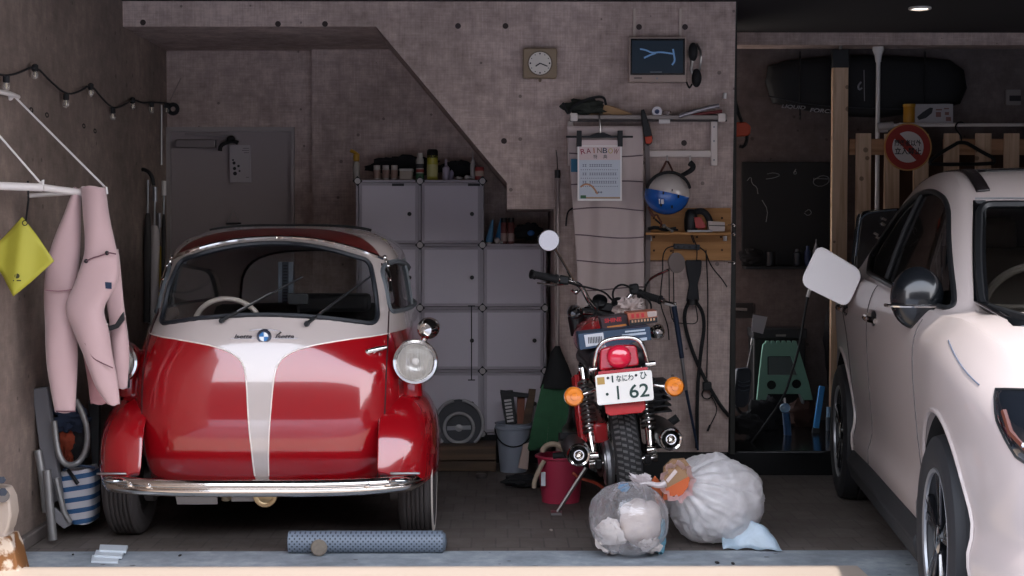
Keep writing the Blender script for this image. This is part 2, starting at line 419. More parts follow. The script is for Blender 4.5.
# two-tone paint: white above the sweeping line, red below it and on the brow over the screen
def isetta_paint():
    m = mat('two_tone_red_white','a50f1c',.16, coat=1.0, spec=.5); nt = m.node_tree; p = nt.nodes['Principled BSDF']
    tc = N(nt,'ShaderNodeTexCoord').outputs['Object']; sp = N(nt,'ShaderNodeSeparateXYZ'); nt.links.new(tc, sp.inputs[0])
    X = math_(nt,'ABSOLUTE', math_(nt,'ADD', sp.outputs[0], -.0)); Y = sp.outputs[1]; Z = sp.outputs[2]
    # half width of the white stripe as a function of height
    fc = N(nt,'ShaderNodeFloatCurve'); cv = fc.mapping.curves[0]
    P = [(0,.027),(.25,.027),(.40,.033),(.55,.044),(.66,.052),(.73,.062),(.765,.078),(.785,.10),(.805,.135),(.825,.20),(.838,.27),(.85,.36),(.86,.47),(.87,.60),(.88,1.0),(1,1.0)]
    while len(cv.points) < len(P): cv.points.new(.5,.5)
    for q, (a, b) in zip(cv.points, P): q.location = (a, b); q.handle_type = 'AUTO_CLAMPED'
    fc.mapping.update(); nt.links.new(Z, fc.inputs['Value'])
    w = fc.outputs[0]
    white = math_(nt,'LESS_THAN', X, w)
    # red brow: from the screen's top edge back to a curved line (y is measured from the root, 0.9 m behind the nose)
    yy = math_(nt,'ADD', Y, .9)
    lim = math_(nt,'ADD', .74, math_(nt,'MULTIPLY', math_(nt,'MULTIPLY',X,X), -1.1))
    brow = math_(nt,'MULTIPLY', math_(nt,'LESS_THAN', yy, lim), math_(nt,'GREATER_THAN', Z, math_(nt,'ADD', 1.262, math_(nt,'MULTIPLY',math_(nt,'POWER',X,2.2),-.47))))
    fac = math_(nt,'MULTIPLY', white, math_(nt,'SUBTRACT', 1.0, brow))
    red = mixc(nt, brow, '900a14', '5a1410')
    cdd = mixc(nt, fac, red, 'b9ada8')
    nt.links.new(cdd, p.inputs['Base Color']); nt.links.new(math_(nt,'SUBTRACT',1.0,math_(nt,'MULTIPLY',brow,.75)), p.inputs['Coat Weight'])
    nt.links.new(math_(nt,'ADD',math_(nt,'MULTIPLY',brow,.35),.18), p.inputs['Roughness'])
    return m
M_ip = isetta_paint()
M_ired = mat('gloss_red_paint','900a14',.18, coat=1.0)
M_int = mat('car_headlining','1c1a1a',.9)
M_gasket = mat('window_rubber','1b1e24',.5)
body = obj('body', shell, M_ip, car, angle=32)
def glassm(name='window_glass', tint=(.96,.97,.97), f=.25):
    m = bpy.data.materials.get(name)
    if m: return m
    m = bpy.data.materials.new(name); m.use_nodes = True; nt = m.node_tree; nt.nodes.clear()
    o = N(nt,'ShaderNodeOutputMaterial'); tr = N(nt,'ShaderNodeBsdfTransparent'); tr.inputs[0].default_value = tint+(1,)
    g = N(nt,'ShaderNodeBsdfGlossy'); g.inputs['Roughness'].default_value=.03; fr = N(nt,'ShaderNodeFresnel'); fr.inputs[0].default_value=1.45
    gm = N(nt,'ShaderNodeNewGeometry'); mx = N(nt,'ShaderNodeMixShader'); nt.links.new(math_(nt,'MULTIPLY',fr.outputs[0],math_(nt,'SUBTRACT',1.0,gm.outputs['Backfacing'])), mx.inputs[0]); nt.links.new(tr.outputs[0], mx.inputs[1]); nt.links.new(g.outputs[0], mx.inputs[2]); nt.links.new(mx.outputs[0], o.inputs[0])
    return m
M_glass = glassm()
shellg = boolean(gl_o, [gl_i], 'DIFFERENCE', 'g')
def glass_piece(cut, name):
    g = boolean(shellg, [cut.mesh('c')], 'INTERSECT', name)
    for v in g.vertices: v.co -= BASE[car.name]
    return obj(name, g, M_glass, body)
def egg_y(x, z, front=True):
    rows = cr(SL, 200); r = min(rows, key=lambda q: abs(q[0]-z)); _, yf, yb, w = r
    yc = yf+(yb-yf)*.44; k = min(1, abs(x)/w)
    if front: return yc-(yc-yf)*(1-k**NZ(z))**(1/NZ(z))
    return yc+(yb-yc)*(1-k**3.1)**(1/2.4)
glass_piece(cutW, 'windscreen'); glass_piece(cutR, 'rear_window'); 
for c in (side_cut(SW,-.8,-.1), side_cut(SW,.1,.8)): glass_piece(c, 'side_window')
def dens(poly, k=6):
    out = []
    for i in range(len(poly)):
        a = Vector(poly[i]); b = Vector(poly[(i+1)%len(poly)])
        m = max(1, int((b-a).length/.02))
        out += [a+(b-a)*j/m for j in range(m)]
    return out
gp = [L(x, egg_y(x,z)-.002, z) for x, z in dens(WS)]
obj('window_seal', B().tube(gp, .0105, 6, closed=True), M_gasket, body)
gp = [L(x, egg_y(x,z,False), z) for x, z in dens(RW)]
obj('window_seal', B().tube(gp, .010, 6, closed=True), M_gasket, body)
for s in (-1,1):
    def egg_x(y, z):
        rows = cr(SL, 200); r = min(rows, key=lambda q: abs(q[0]-z)); _, yf, yb, w = r; yc = yf+(yb-yf)*.44
        if y < yc: return w*max(0,1-((yc-y)/(yc-yf))**3.1)**(1/3.1)
        k = min(1,(y-yc)/(yb-yc)); return w*(max(0,1-k**2.4))**(1/3.1)
    obj('window_seal', B().tube([L(s*(egg_x(y,z)+.001), y, z) for y, z in dens(SW)], .011, 6, closed=True), mat('window_seal_grey','555a5e',.5), body)
    # upright bar that parts the sliding panes
    obj('window_bar', B().tube([L(s*egg_x(.95,z), .95, z) for z in (.94,1.02,1.10,1.165)], .010, 6), mat('window_seal_grey','555a5e',.5), body)
# chrome drip moulding arching over the screen and down the door's edges
arch = []
for k in range(61):
    x = -.452+.904*k/60; z = 1.262-.52*abs(x)**2.2
    arch.append(L(x, egg_y(x,z)-.003, z))
obj('chrome_moulding', B().tube(arch, .010, 8), M_chrome, car)
lip = []
from mathutils.bvhtree import BVHTree
_be = bmesh.new(); _be.from_mesh(egg(0).mesh('q')); _bt = BVHTree.FromBMesh(_be)
for k in range(41):      # dark rubber lip at the rear edge of the sunroof
    x = -.37+.74*k/40; h = _bt.ray_cast(L(x, .98-.5*x*x, 3), Vector((0,0,-1)))
    lip.append(h[0]+Vector((0,0,.003)))
rt = B().tube(lip, .007, 6)
obj('roof_seal', rt, M_rubber, car)
# white two-tone edge strip
for s in (-1,1):
    pp = []
    tab = [(.30,.028),(.40,.033),(.55,.044),(.66,.052),(.73,.062),(.765,.078),(.785,.10),(.805,.135),(.825,.20),(.838,.27),(.85,.36),(.857,.44),(.862,.50)]
    for z, x in cr(tab, 60): pp.append(L(s*x, egg_y(x,z)-.001, z))
    obj('trim_strip', B().tube(pp, .0032, 6), mat('ivory_trim','e6dcd4',.25,coat=1), car)
# door shut lines
M_gap = mat('shut_line','2a0a0c',.8)
for s in (-1,1):
    pp = [L(s*x, egg_y(x,z)-.0005, z) for z, x in cr([(.27,.455),(.40,.485),(.6,.495),(.8,.497),(.95,.49),(1.05,.475),(1.15,.452)], 40)]
    obj('shut_line', B().tube(pp, .0035, 5), M_gap, car)
# hinge brackets at the screen's upper corners
for s in (-1,1):
    a = [L(s*.462, egg_y(.462,1.17)-.012, 1.175), L(s*.478, egg_y(.475,1.14)-.02, 1.14), L(s*.488, egg_y(.485,1.09)-.014, 1.09), L(s*.495, egg_y(.49,1.03)-.008, 1.03)]
    o = obj('hinge', B().tube(a, .0065, 6, smooth=1).ball(a[0], .012, 10, 6).ball(a[1], .011, 10, 6).cyl(a[2]-Vector((0,.012,.01)), a[2]+Vector((0,.004,0)), .009, n=10), M_chrome, car)
# wipers
for px0, pz0, px1, pz1 in ((-.168,.925,.145,1.10),(.178,.912,.418,1.10)):
    a = L(px0, egg_y(px0,pz0)-.012, pz0); b = L(px1, egg_y(px1,pz1)-.014, pz1)
    w = obj('wiper', B().cyl(a+Vector((0,.012,0)), a+Vector((0,-.016,0)), .013, .009, 14).tube([a+Vector((0,-.012,0)), a.lerp(b,.35)+Vector((0,-.018,0)), a.lerp(b,.62)+Vector((0,-.014,0))], lambda t:.008-.004*t, 6), M_black, car)
    mid = a.lerp(b,.62); d = (b-a).normalized()
    bl = [mid-d*.155+Vector((0,.004,-.004)), mid+Vector((0,-.002,0)), mid+d*.14+Vector((0,.006,.004))]
    def onglass(p):
        x = p.x-IX; return Vector((p.x, IY+egg_y(x, p.z)-.008, p.z))
    obj('wiper_blade', B().tube([onglass(mid-d*.16), onglass(mid), onglass(b)], .0042, 6, smooth=1), M_rubber, w)
    obj('wiper_arm_trim', B().tube([a.lerp(b,.2)+Vector((0,-.022,.004)), mid+Vector((0,-.02,.004))], .003, 6), M_steel, w)
# badge: dark ring with a blue and white quartered disc
bz = .862; bc = L(.009, egg_y(.009,bz)-.004, bz); M = mat('badge_navy','101c33',.25,coat=1)
bd = obj('badge', B().lathe([(.030,.006),(.030,.0),(.027,-.004),(.0001,-.0045)], bc, (0,1,0), 32), M, car)
for q in range(4):
    pl_ = [bc+Vector((0,-.0052,0))]+[bc+Vector((.0185*cos(R(90*q+a)), -.0052, .0185*sin(R(90*q+a)))) for a in range(0,91,15)]
    obj('badge_quarter', B().prism(pl_, (0,.001,0)), mat('badge_blue','2c6ea8',.3) if q%2 else mat('badge_white','e8ecf0',.3), bd, smooth=False)
wing = [L(x, egg_y(x,z)-.004, z) for x, z in ((-.055,.885),(-.03,.889),(0,.892),(.04,.889),(.075,.882))]
obj('script_flourish', B().tube(wing,.0018,5,smooth=1).tube([L(.078,egg_y(.078,.88)-.004,.880),L(.066,egg_y(.066,.872)-.004,.870)],.0035,5), M_chrome, bd)
M_scr = mat('script_dark_chrome','4a4648',.3,.6)
for s, cx in ((-1,-.076),(1,.095)):
    st = obj('script_bar', B().tube([L(cx-.05*1, egg_y(.07,.86)-.004,.855),L(cx+.05, egg_y(.07,.86)-.004,.855)],.0014,5), M_chrome, bd)
text('Isetta', L(-.076, egg_y(.08,.862)-.0045, .863), .072, .017, M_scr, bd, shear=.35, bold=.02)
text('300', L(-.03+.0, 0, 0), .001, .001, M_scr, bd) if False else None
text('Isetta', L(.092, egg_y(.09,.862)-.0045, .863), .078, .019, M_scr, bd, shear=.35, bold=.02)
# T-shaped door handle and grab
hc = L(.448, egg_y(.448,.805)-.02, .802)
obj('door_handle', B().tube([hc+Vector((-.045,.0,-.012)), hc+Vector((-.01,-.008,-.001)), hc+Vector((.05,.012,.012))], lambda t:.0075+.004*sin(pi*t), 10, smooth=2).cyl(hc+Vector((0,.03,0)), hc+Vector((0,-.008,0)), .014, .011, 16), M_chrome, car)
# small jewel studs on the bonnet door (parking lights reflectors)
for x, z in ((-.27,.46),(.275,.46),(-.27,.48)):
    pass
# front wings
def wing_mesh(s):
    rows = []
    prof = [(0,.265),(0,.30)]
    n = 22
    for j in range(n+1):
        # stations front to back
        t = j/n; y = -.02+.95*t
        k = (1-abs(2*t-1)**2.6)**(1/2.2)
        h = .30 + .345*max(.02,k)*(1 if t < .5 else 1)*(1-.10*abs(2*t-.95))
        wo = .42 + .285*max(.15,k)**.55
        r = []
        for i in range(17):
            a = i/16*pi/2      # from outer bottom over the shoulder to the inner top
            ex = .62
            x = .47+(wo-.47)*cos(a)**ex if a < pi/2-.001 else .47
            z = .285+(h-.285)*sin(a)**ex
            r.append(L(s*x, y, z))
        r = [L(s*(wo-.012), y, .262)] + r
        rows.append(r)
    return B().grid(rows, capa=False, capb=False)
for s in (-1,1):
    f = wing_mesh(s)
    obj('front_wing', f, M_ired, car, solid=.004, sub=1, angle=60)
    obj('wing_stay', B().box(L(s*.585,-.028,.322),(.12,.010,.010)), M_steel, car, bevel=.004)
# headlamps on their pods
for s in (-1,1):
    c = L(s*.615,.17,.752)
    hl = obj('headlamp', B().lathe([(.0001,.31),(.03,.30),(.062,.22),(.084,.10),(.090,.03),(.090,.005)], c, (0,1,0), 40, cap=False), M_ired, car)
    obj('headlamp_rim', B().lathe([(.074,.000),(.080,-.012),(.090,-.010),(.0945,.002),(.0935,.022),(.088,.030)], c, (0,1,0), 40, cap=False), M_chrome, hl)
    obj('reflector', B().lathe([(.078,.002),(.06,.03),(.035,.045),(.0001,.05)], c, (0,1,0), 32, cap=False), mat('lamp_reflector','d8d6d2',.22,1), hl)
    obj('bulb', B().ball(c+Vector((0,.022,.0)), (.016,.02,.016)), mat('bulb_glass','e8e4dc',.1), hl)
    lens = B().lathe([(.079,0),(.07,-.010),(.05,-.018),(.025,-.022),(.0001,-.0235)], c, (0,1,0), 40, cap=False)
    ml = mat('clear_lens_glass','d9d5d0',.08,alpha=.14,coat=1)
    obj('lens', lens, ml, hl)
    fl = B()
    for k in range(-6,7): 
        x = k*.0115; hh = math.sqrt(max(0,.074**2-x*x))
        fl.tube([c+Vector((x,-.0235*(1-((x*x+zz*zz)/.079**2))-.001,zz)) for zz in [hh*q/4 for q in range(-4,5)]], .0008, 4)
    obj('lens_ribs', fl, mat('lens_rib','b5b1ae',.3), hl)
    # pod stem down to the wing
    obj('lamp_stem', B().lathe([(.05,0),(.045,.05),(.055,.12)], L(s*.59,.30,.60), (s*.02,0,1), 20), M_ired, car)
    # bullet side lamp above
    c2 = L(s*.665,.24,.885)
    if s > 0 or True:
        sl = obj('side_lamp', B().lathe([(.0001,-.052),(.027,-.044),(.043,-.017),(.046,.012),(.039,.046),(.021,.07),(.0001,.085)], c2, (0.25*s,1,.1), 24).lathe([(.012,-.075),(.015,-.03),(.024,0)], c2, (s*.35,0,1), 12), M_chrome, car)
        obj('lens', B().lathe([(.0001,-.05),(.012,-.048),(.017,-.036)], c2+Vector((-.006*s,0,.002)), (0.25*s,1,.1), 20, cap=False), mat('small_lens','8f8a86',.15,.6), sl)
# wing mirror stalk bracket, red lens on the hinge side
obj('amber_marker', B().ball(L(-.60,.12,.665),(.018,.015,.014)), mat('red_orange_lens','e0401e',.3), car)
obj('marker_bracket', B().box(L(-.572,.15,.668),(.03,.05,.05)), M_rubber, car, bevel=.008)
# chrome bumper
pp = []
for k in range(49):
    t = -1+2*k/48; x = .655*math.copysign(abs(t)**.92,t); y = -.115+.17*abs(t)**3.2+ (.06*max(0,abs(t)-.93)/.07); pp.append((x,y))
rows = []
sec = [(0,-.030),(-.012,-.029),(-.020,-.020),(-.026,-.010),(-.024,-.004),(-.018,0),(-.024,.004),(-.026,.010),(-.020,.020),(-.012,.029),(0,.030),(.006,.025),(.002,0),(.006,-.025)]
for x, y in pp:
    k = 1-.35*max(0,(abs(x)-.60)/.055)
    rows.append([L(x, y+a, .278+b*k*1.12) for a, b in sec])
bp = obj('bumper', B().grid(rows, cu=True, capa=True, capb=True), mat('bumper_chrome','dcd6d0',.13,1), car, angle=60)
for x in (-.42,.44,-.5,.52): obj('bumper_bolt', B().lathe([(.012,.006),(.010,-.004),(.0001,-.007)], L(x,-.145+.17*(abs(x)/.655)**3.2,.285),(0,1,0),14), M_chrome, bp)
for s in (-1,1): obj('overrider', B().ball(L(s*.565,-.06,.302),(.045,.03,.012)), M_chrome, bp)
# wheels
for s in (-1,1):
    c = L(s*.612,.40,.25)
    prof = []
    w = .072
    def tyreprof(r, w, grooves=5):
        P = [(r*.62,-w*.72),(r*.70,-w*.98),(r*.86,-w*1.0),(r*.955,-w*.86)]
        for g in range(grooves):
            a = -w*.74+ (1.48*w)*(g)/(grooves); b = a+1.48*w/grooves
            P += [(r*.99,a+.002),(r,a+.006),(r,b-.006),(r*.99,b-.002),(r*.972,b)]
        P += [(r*.955,w*.86),(r*.86,w*1.0),(r*.70,w*.98),(r*.62,w*.72)]
        return P
    ty = obj('tyre', B().lathe(tyreprof(.25,w,6), c, (1,0,0), 56, cap=False), mat('worn_tyre','3a3534',.8), car, angle=25)
    obj('wheel_rim', B().lathe([(.16,-.05),(.15,-.03),(.12,-.02),(.11,.02),(.08,.03),(.0001,.035)], c, (s,0,0), 32, cap=False).lathe([(.16,.05),(.155,.03),(.12,.0),(.0001,.0)], c, (s,0,0), 32, cap=False), mat('dark_rim','3a3736',.5), ty)
    obj('rim_band', B().lathe([(.246,w*.93),(.232,w*1.02),(.222,w*1.02),(.215,w*.99)], c, (s,0,0), 48, cap=False), mat('ivory_band','d8cfc6',.5), ty) if s > 0 else None
    obj('hub_cap', B().lathe([(.07,.03),(.06,.05),(.0001,.058)], c, (s,0,0), 24), M_chrome, ty)
for s in (-1,1):
    c = L(s*.26,1.86,.25)
    ty = obj('tyre', B().lathe(tyreprof(.25,.062,4), c, (1,0,0), 40, cap=False), mat('worn_tyre','3a3534',.8), car, angle=25)
    obj('wheel_rim', B().lathe([(.16,-.04),(.12,-.02),(.0001,.02)], c, (s,0,0), 24, cap=False), M_steel, ty)
# underpinnings seen under the bumper
M_und = mat('chassis_grey','6f6a68',.55,.4); M_und2 = mat('chassis_dark','1d1c1c',.8)
obj('floor_pan', B().mm(IX-.45,IX+.45,IY+.12,IY+2.0,.23,.26), M_und2, car)
obj('axle_beam', B().cyl(L(.03,.28,.205),L(.40,.28,.208),.018,n=14), mat('axle_rust','8a6d55',.4,.6), car)
obj('axle_beam', B().cyl(L(-.55,.34,.235),L(-.12,.34,.225),.022,n=14), M_und2, car)
obj('horn', B().lathe([(.046,0),(.046,.012),(.034,.02),(.020,.03),(.014,.05),(.01,.09)], L(0,.14,.205),(0,1,0),28), M_steel, car, label='round chrome horn below the bumper')
obj('horn_disc', B().lathe([(.0001,-.006),(.012,-.005),(.03,.0),(.036,-.004),(.047,-.003),(.05,.004)], L(0,.135,.205),(0,1,0),28), mat('horn_brass','a8906c',.35,.8), car)
obj('skid_plate', B().prism([L(-.385,.16,.255),L(-.20,.16,.255),L(-.20,.16,.165),L(-.365,.16,.165)],(0,.01,0)), mat('alloy_plate','77726f',.45,.5), car, smooth=False)
obj('skid_plate', B().prism([L(-.135,.17,.25),L(-.05,.17,.25),L(-.05,.17,.175),L(-.145,.17,.175)],(0,.01,0)), mat('alloy_plate','77726f',.45,.5), car, smooth=False)
obj('damper', B().cyl(L(-.165,.15,.255),L(-.165,.17,.185),.022,n=16).cyl(L(-.165,.145,.235),L(-.165,.145,.215),.028,n=16), mat('zinc_plated','9a8a72',.35,.8), car)
for s in (-1,1):
    obj('brake_drum', B().cyl(L(s*.50,.36,.22),L(s*.535,.36,.22),.075,n=24), M_und, car)
    obj('control_arm', B().tube([L(s*.40,.30,.215),L(s*.46,.27,.235),L(s*.53,.30,.235)],.016,8,smooth=1).ball(L(s*.40,.29,.21),.024).cyl(L(s*.455,.25,.25),L(s*.455,.25,.19),.006), M_und, car)
# cabin: bench, wheel, column, door inner shelf
obj('bench_seat', B().mm(IX-.46,IX+.46,IY+1.0,IY+1.42,.40,.56), mat('seat_cloth','2c2a2b',.85), car, bevel=.04)
obj('backrest', B().box(L(0,1.5,.72),(.94,.11,.42),Euler((R(-12),0,0))), mat('seat_cloth','2c2a2b',.85), car, bevel=.04)
obj('parcel_box', B().mm(IX-.03,IX+.32,IY+1.3,IY+1.5,.90,.985), M_dark, car, bevel=.02)
sw = obj('steering_wheel', B().tube([L(-.20+.15*cos(t), .44-.055*sin(t), .865+.138*sin(t)) for t in [2*pi*k/40 for k in range(40)]], .011, 10, closed=True), mat('ivory_bakelite','b9aca2',.3), car)
obj('spoke', B().tube([L(-.34,.44,.865),L(-.2,.47,.855),L(-.06,.44,.865)],.006,6).tube([L(-.2,.47,.89),L(-.2,.47,.77)],.008,6).cyl(L(-.2,.46,.89),L(-.2,.48,.89),.03), M_black, sw)
obj('steering_column', B().cyl(L(-.2,.47,.89),L(-.2,.18,.45),.016), M_black, car)
obj('dashboard', B().mm(IX-.33,IX-.05,IY+.28,IY+.36,.76,.84), M_int, car, bevel=.02)
obj('interior_mirror', B().box(L(.10,.42,1.0),(.09,.02,.05)).cyl(L(.10,.42,.97),L(.12,.3,.92),.005), M_black, car, bevel=.008)
# ================================================================ the white hatchback, nose towards the street
CA = R(6.3)
DU = Vector((sin(CA), cos(CA), 0)); DV = Vector((-cos(CA), sin(CA), 0))     # back along the car / out of its visible flank
P0 = Vector((1.36, 4.6, 0)) - DU*.86 - DV*.88
def K(u, v, z): return P0 + DU*u + DV*v + Vector((0,0,z))
hc_ = thing('hatchback_car','white modern hatchback with open fuel flap, parked at the right edge facing out','car', K(2.1,0,0))
# stations: u, half width, sill z, belt z, inner top (v,z), mid (v,z), roof edge (v,z), centre z
ST = [ # u    w    zs   zbelt  (v6,z6)      (v7,z7)     (v8,z8)     zc
 (.00, .60, .34, .72, (.52,.745),(.45,.76),(.36,.775), .79),
 (.04, .70, .30, .76, (.60,.79),(.50,.81),(.40,.825), .84),
 (.16, .815,.26, .82, (.70,.855),(.58,.885),(.46,.90), .91),
 (.45, .875,.24, .89, (.76,.935),(.64,.965),(.50,.98), .99),
 (.86, .895,.24, .95, (.79,.995),(.67,1.02),(.54,1.035),1.045),
 (1.22,.885,.24, .97,(.79,.995),(.70,1.01),(.60,1.02),1.03),
 (1.40,.880,.24, .985,(.80,1.005),(.745,1.05),(.68,1.10),1.12),
 (1.75,.880,.24, 1.02,(.81,1.04),(.74,1.20),(.655,1.33),1.375),
 (2.10,.880,.24, 1.03,(.815,1.05),(.735,1.26),(.635,1.475),1.525),
 (2.50,.880,.24, 1.04,(.815,1.06),(.73,1.28),(.62,1.505),1.555),
 (3.00,.885,.24, 1.05,(.815,1.07),(.725,1.28),(.605,1.49),1.545),
 (3.45,.890,.24, 1.07,(.80,1.09),(.70,1.26),(.575,1.44),1.50),
 (3.80,.870,.26, 1.08,(.76,1.10),(.66,1.24),(.545,1.37),1.44),
 (4.05,.820,.30, 1.05,(.70,1.07),(.62,1.16),(.52,1.24), 1.29),
 (4.18,.740,.36, .98, (.63,1.0),(.56,1.05),(.48,1.10), 1.13),
 (4.22,.62, .42, .88, (.54,.90),(.48,.93),(.40,.96), .98)]
def carloft(d=0, nu=110, nk=44):
    rows = []
    for q in ST:
        u,w,zs,zb,a,b,c,zc = q
        u = 2.11+(u-2.11)*(1-d/2.11); w -= d
        zm = (zs+zb)/2
        P = [(0,zs+d),(w*.6,zs+d),(w*.93,zs+.012+d),(w*.985,zs+.10),(w*.965,zs+.20),(w*.985,zm),(w*1.0,zb-.16),(w*.985,zb-.05),(a[0]+.02-d,a[1]-d*.5),(a[0]-.01-d,a[1]+.008-d*.5),(b[0]-d,b[1]-d*.3),(c[0]-d*.8,c[1]-d*.6),(c[0]*.85-d*.3,(c[1]+zc*1.3)/2.3-d),(c[0]*.45,zc-.012-d),(0,zc-d)]
        rows.append((u, cr(P, nk)))
    us = cr([(r[0],) for r in rows], nu); out = []
    flat = cr([tuple(x for p in r[1] for x in p) for r in rows], nu)
    for (u,), fl in zip(us, flat):
        half = [(fl[2*i], fl[2*i+1]) for i in range(nk)]
        r = [K(u, v, z) for v, z in half] + [K(u, -v, z) for v, z in half[-2:0:-1]]
        out.append(r)
    return B().grid(out, cu=True, capa=True, capb=True)
co = carloft(0).mesh('o'); ci = carloft(.03).mesh('i'); cgo = carloft(.007).mesh('o'); cgi = carloft(.013).mesh('i')
def kside(poly, v0, v1): return B().prism([K(u, v0, z) for u, z in poly], DV*(v1-v0))
def kfront(poly, u0, u1): return B().prism([K(u0, v, z) for v, z in poly], DU*(u1-u0))
DLO = rpoly([(1.34,1.02),(3.15,1.10),(3.38,1.18),(3.05,1.385),(2.70,1.45),(2.28,1.455),(1.93,1.405)],[.03,.04,.05,.15,.3,.2,.15])
WSC = rpoly([(-.67,1.01),(.67,1.01),(.635,1.20),(.575,1.385),(-.575,1.385),(-.635,1.20)],[.06,.06,.3,.05,.05,.3])
archs = []; 
for u in (.86, 3.46):
    for s in (-1,1): archs.append(B().cyl(K(u, s*.60, .335), K(u, s*1.0, .335), .385, n=56))
    # flatten the cut below the sill
cutL = kside(DLO, .4, 1.0); cutRr = kside(DLO, -1.0, -.4); cutF = kfront(WSC, 1.12, 2.25); 
HLP = rpoly([(.57,.80),(.60,.845),(.72,.86),(.865,.90),(.90,.86),(.86,.76),(.78,.685),(.68,.66),(.60,.70)],.03)
ch = boolean(co, [ci]+[c.mesh('c') for c in archs]+[cutL.mesh('c'),cutRr.mesh('c'),cutF.mesh('c')],'DIFFERENCE','body')
for v in ch.vertices: v.co -= BASE[hc_.name]
M_cw = mat('pearl_white_paint','a29692',.35,coat=.4)
cb = obj('body', ch, M_cw, hc_, angle=28)
kg = boolean(cgo, [cgi], 'DIFFERENCE','g')
M_tint = glassm('tinted_glass',(.30,.30,.31)); M_ws = glassm('windscreen_glass',(.9,.91,.9))
def kpiece(cut, name, m):
    g = boolean(kg, [cut.mesh('c')], 'INTERSECT', name)
    for v in g.vertices: v.co -= BASE[hc_.name]
    return obj(name, g, m, cb)
kpiece(cutL,'side_window',M_tint); kpiece(cutRr,'side_window',M_tint); kpiece(cutF,'windscreen',M_ws)
# surface sampler of the visible flank
from mathutils.bvhtree import BVHTree
_bm = bmesh.new(); _bm.from_mesh(co); 
bvh = BVHTree.FromBMesh(_bm)
def flank(u, z, side=1):
    h = bvh.ray_cast(K(u, side*1.5, z), -DV*side); return h[0] if h[0] else K(u, side*.8, z)
def nose(v, z):
    h = bvh.ray_cast(K(-1, v, z), DU); return h[0] if h[0] else K(.5, v, z)
def over(u, v):
    h = bvh.ray_cast(K(u, v, 3), Vector((0,0,-1))); return h[0] if h[0] else K(u, v, 1)
M_piano = mat('gloss_black_trim','0d0e10',.12,coat=1)
for s in (1,-1):
    obj('window_seal', B().tube([flank(u,z,s)+DV*s*.001 for u,z in dens(DLO)], .011, 6, closed=True), M_black, cb)
    # black pillar between the doors
    obj('pillar_trim', B().tube([flank(2.55,z,s)+DV*s*.001 for z in (1.09,1.2,1.3,1.44)], .012, 6), M_rubber, cb)
obj('window_seal', B().tube([nose(v,z)-DU*.002 for v,z in dens(WSC)], .015, 6, closed=True), M_black, cb)
# black A-pillar bands running up either side of the screen and over the roof
for s in (1,-1):
    band = []
    for v, z in cr([(.695,1.00),(.665,1.14),(.63,1.28),(.59,1.40)], 16):
        band.append([nose(s*(v+.000),z)-DU*.004, nose(s*(v-.045),z)-DU*.004])
    obj('screen_edge_trim', B().grid(band), M_piano, cb, solid=.004)
    rows = []
    for u in [1.90,1.93,1.96]+[2.00+.055*k for k in range(31)]:
        rows.append([over(u, s*.565)+Vector((0,0,.004)), over(u, s*.515)+Vector((0,0,.006))])
    obj('roof_strip', B().grid(rows), mat('roof_strip_black','1c1718',.25), cb, solid=.008)
rows = []
for u in [2.16+.05*k for k in range(16)]:
    rows.append([over(u, .50-.07*k)+Vector((0,0,.004)) for k in range(14)])
obj('roof_glass', B().grid(rows), M_piano, cb, solid=.004)
obj('roof_edge_chrome', B().tube([nose(v,1.408)-DU*.004 for v in [-.58+.058*k for k in range(21)]], .005, 6), M_alu, cb)
# interior
M_cin = mat('car_interior','4a423c',.85)
obj('cabin_floor', B().prism([K(1.2,-.7,.32),K(1.2,.7,.32),K(3.9,.7,.32),K(3.9,-.7,.32)],(0,0,.03)), M_cin, hc_, smooth=False)
obj('dashboard', B().prism([K(1.30,-.74,.98),K(1.30,.74,.98),K(1.72,.74,.90),K(1.72,-.74,.90)],(0,0,-.35)), M_cin, hc_, smooth=False)
for v in (.36,-.36):
    st = obj('front_seat', B().box(K(2.35,v,.62),(.5,.5,.18),Euler((0,0,-CA))), M_cin, hc_, bevel=.05)
    obj('seat_back', B().box(K(2.62,v,.92),(.48,.14,.60),Euler((R(-12),0,-CA))), M_cin, st, bevel=.05)
    obj('head_restraint', B().box(K(2.72,v,1.27),(.26,.10,.16),Euler((R(-8),0,-CA))), M_cin, st, bevel=.04)
obj('rear_seat', B().box(K(3.4,0,.85),(1.3,.18,.75),Euler((R(-14),0,-CA))), M_cin, hc_, bevel=.05)
swc = K(1.88,.36,1.0)
Mx = Euler((R(-62),0,-CA)).to_matrix()
obj('steering_wheel', B().tube([swc+Mx@Vector((.18*cos(t),.18*sin(t),0)) for t in [2*pi*k/36 for k in range(36)]],.015,8,closed=True).tube([swc-Mx@Vector((.17,0,0)),swc+Mx@Vector((.17,0,0))],.014,6), M_cin, hc_)
# beige pillar linings behind the screen glass
for s in (1,-1):
    obj('pillar_lining', B().tube([K(1.50,s*.655,1.09),K(1.75,s*.635,1.23),K(2.02,s*.60,1.36)],.018,6), mat('beige_lining','b0a48f',.8), hc_)
obj('sun_visor_band', B().tube([K(2.06,v,1.40) for v in (-.55,0,.55)],.02,6), M_cin, hc_)
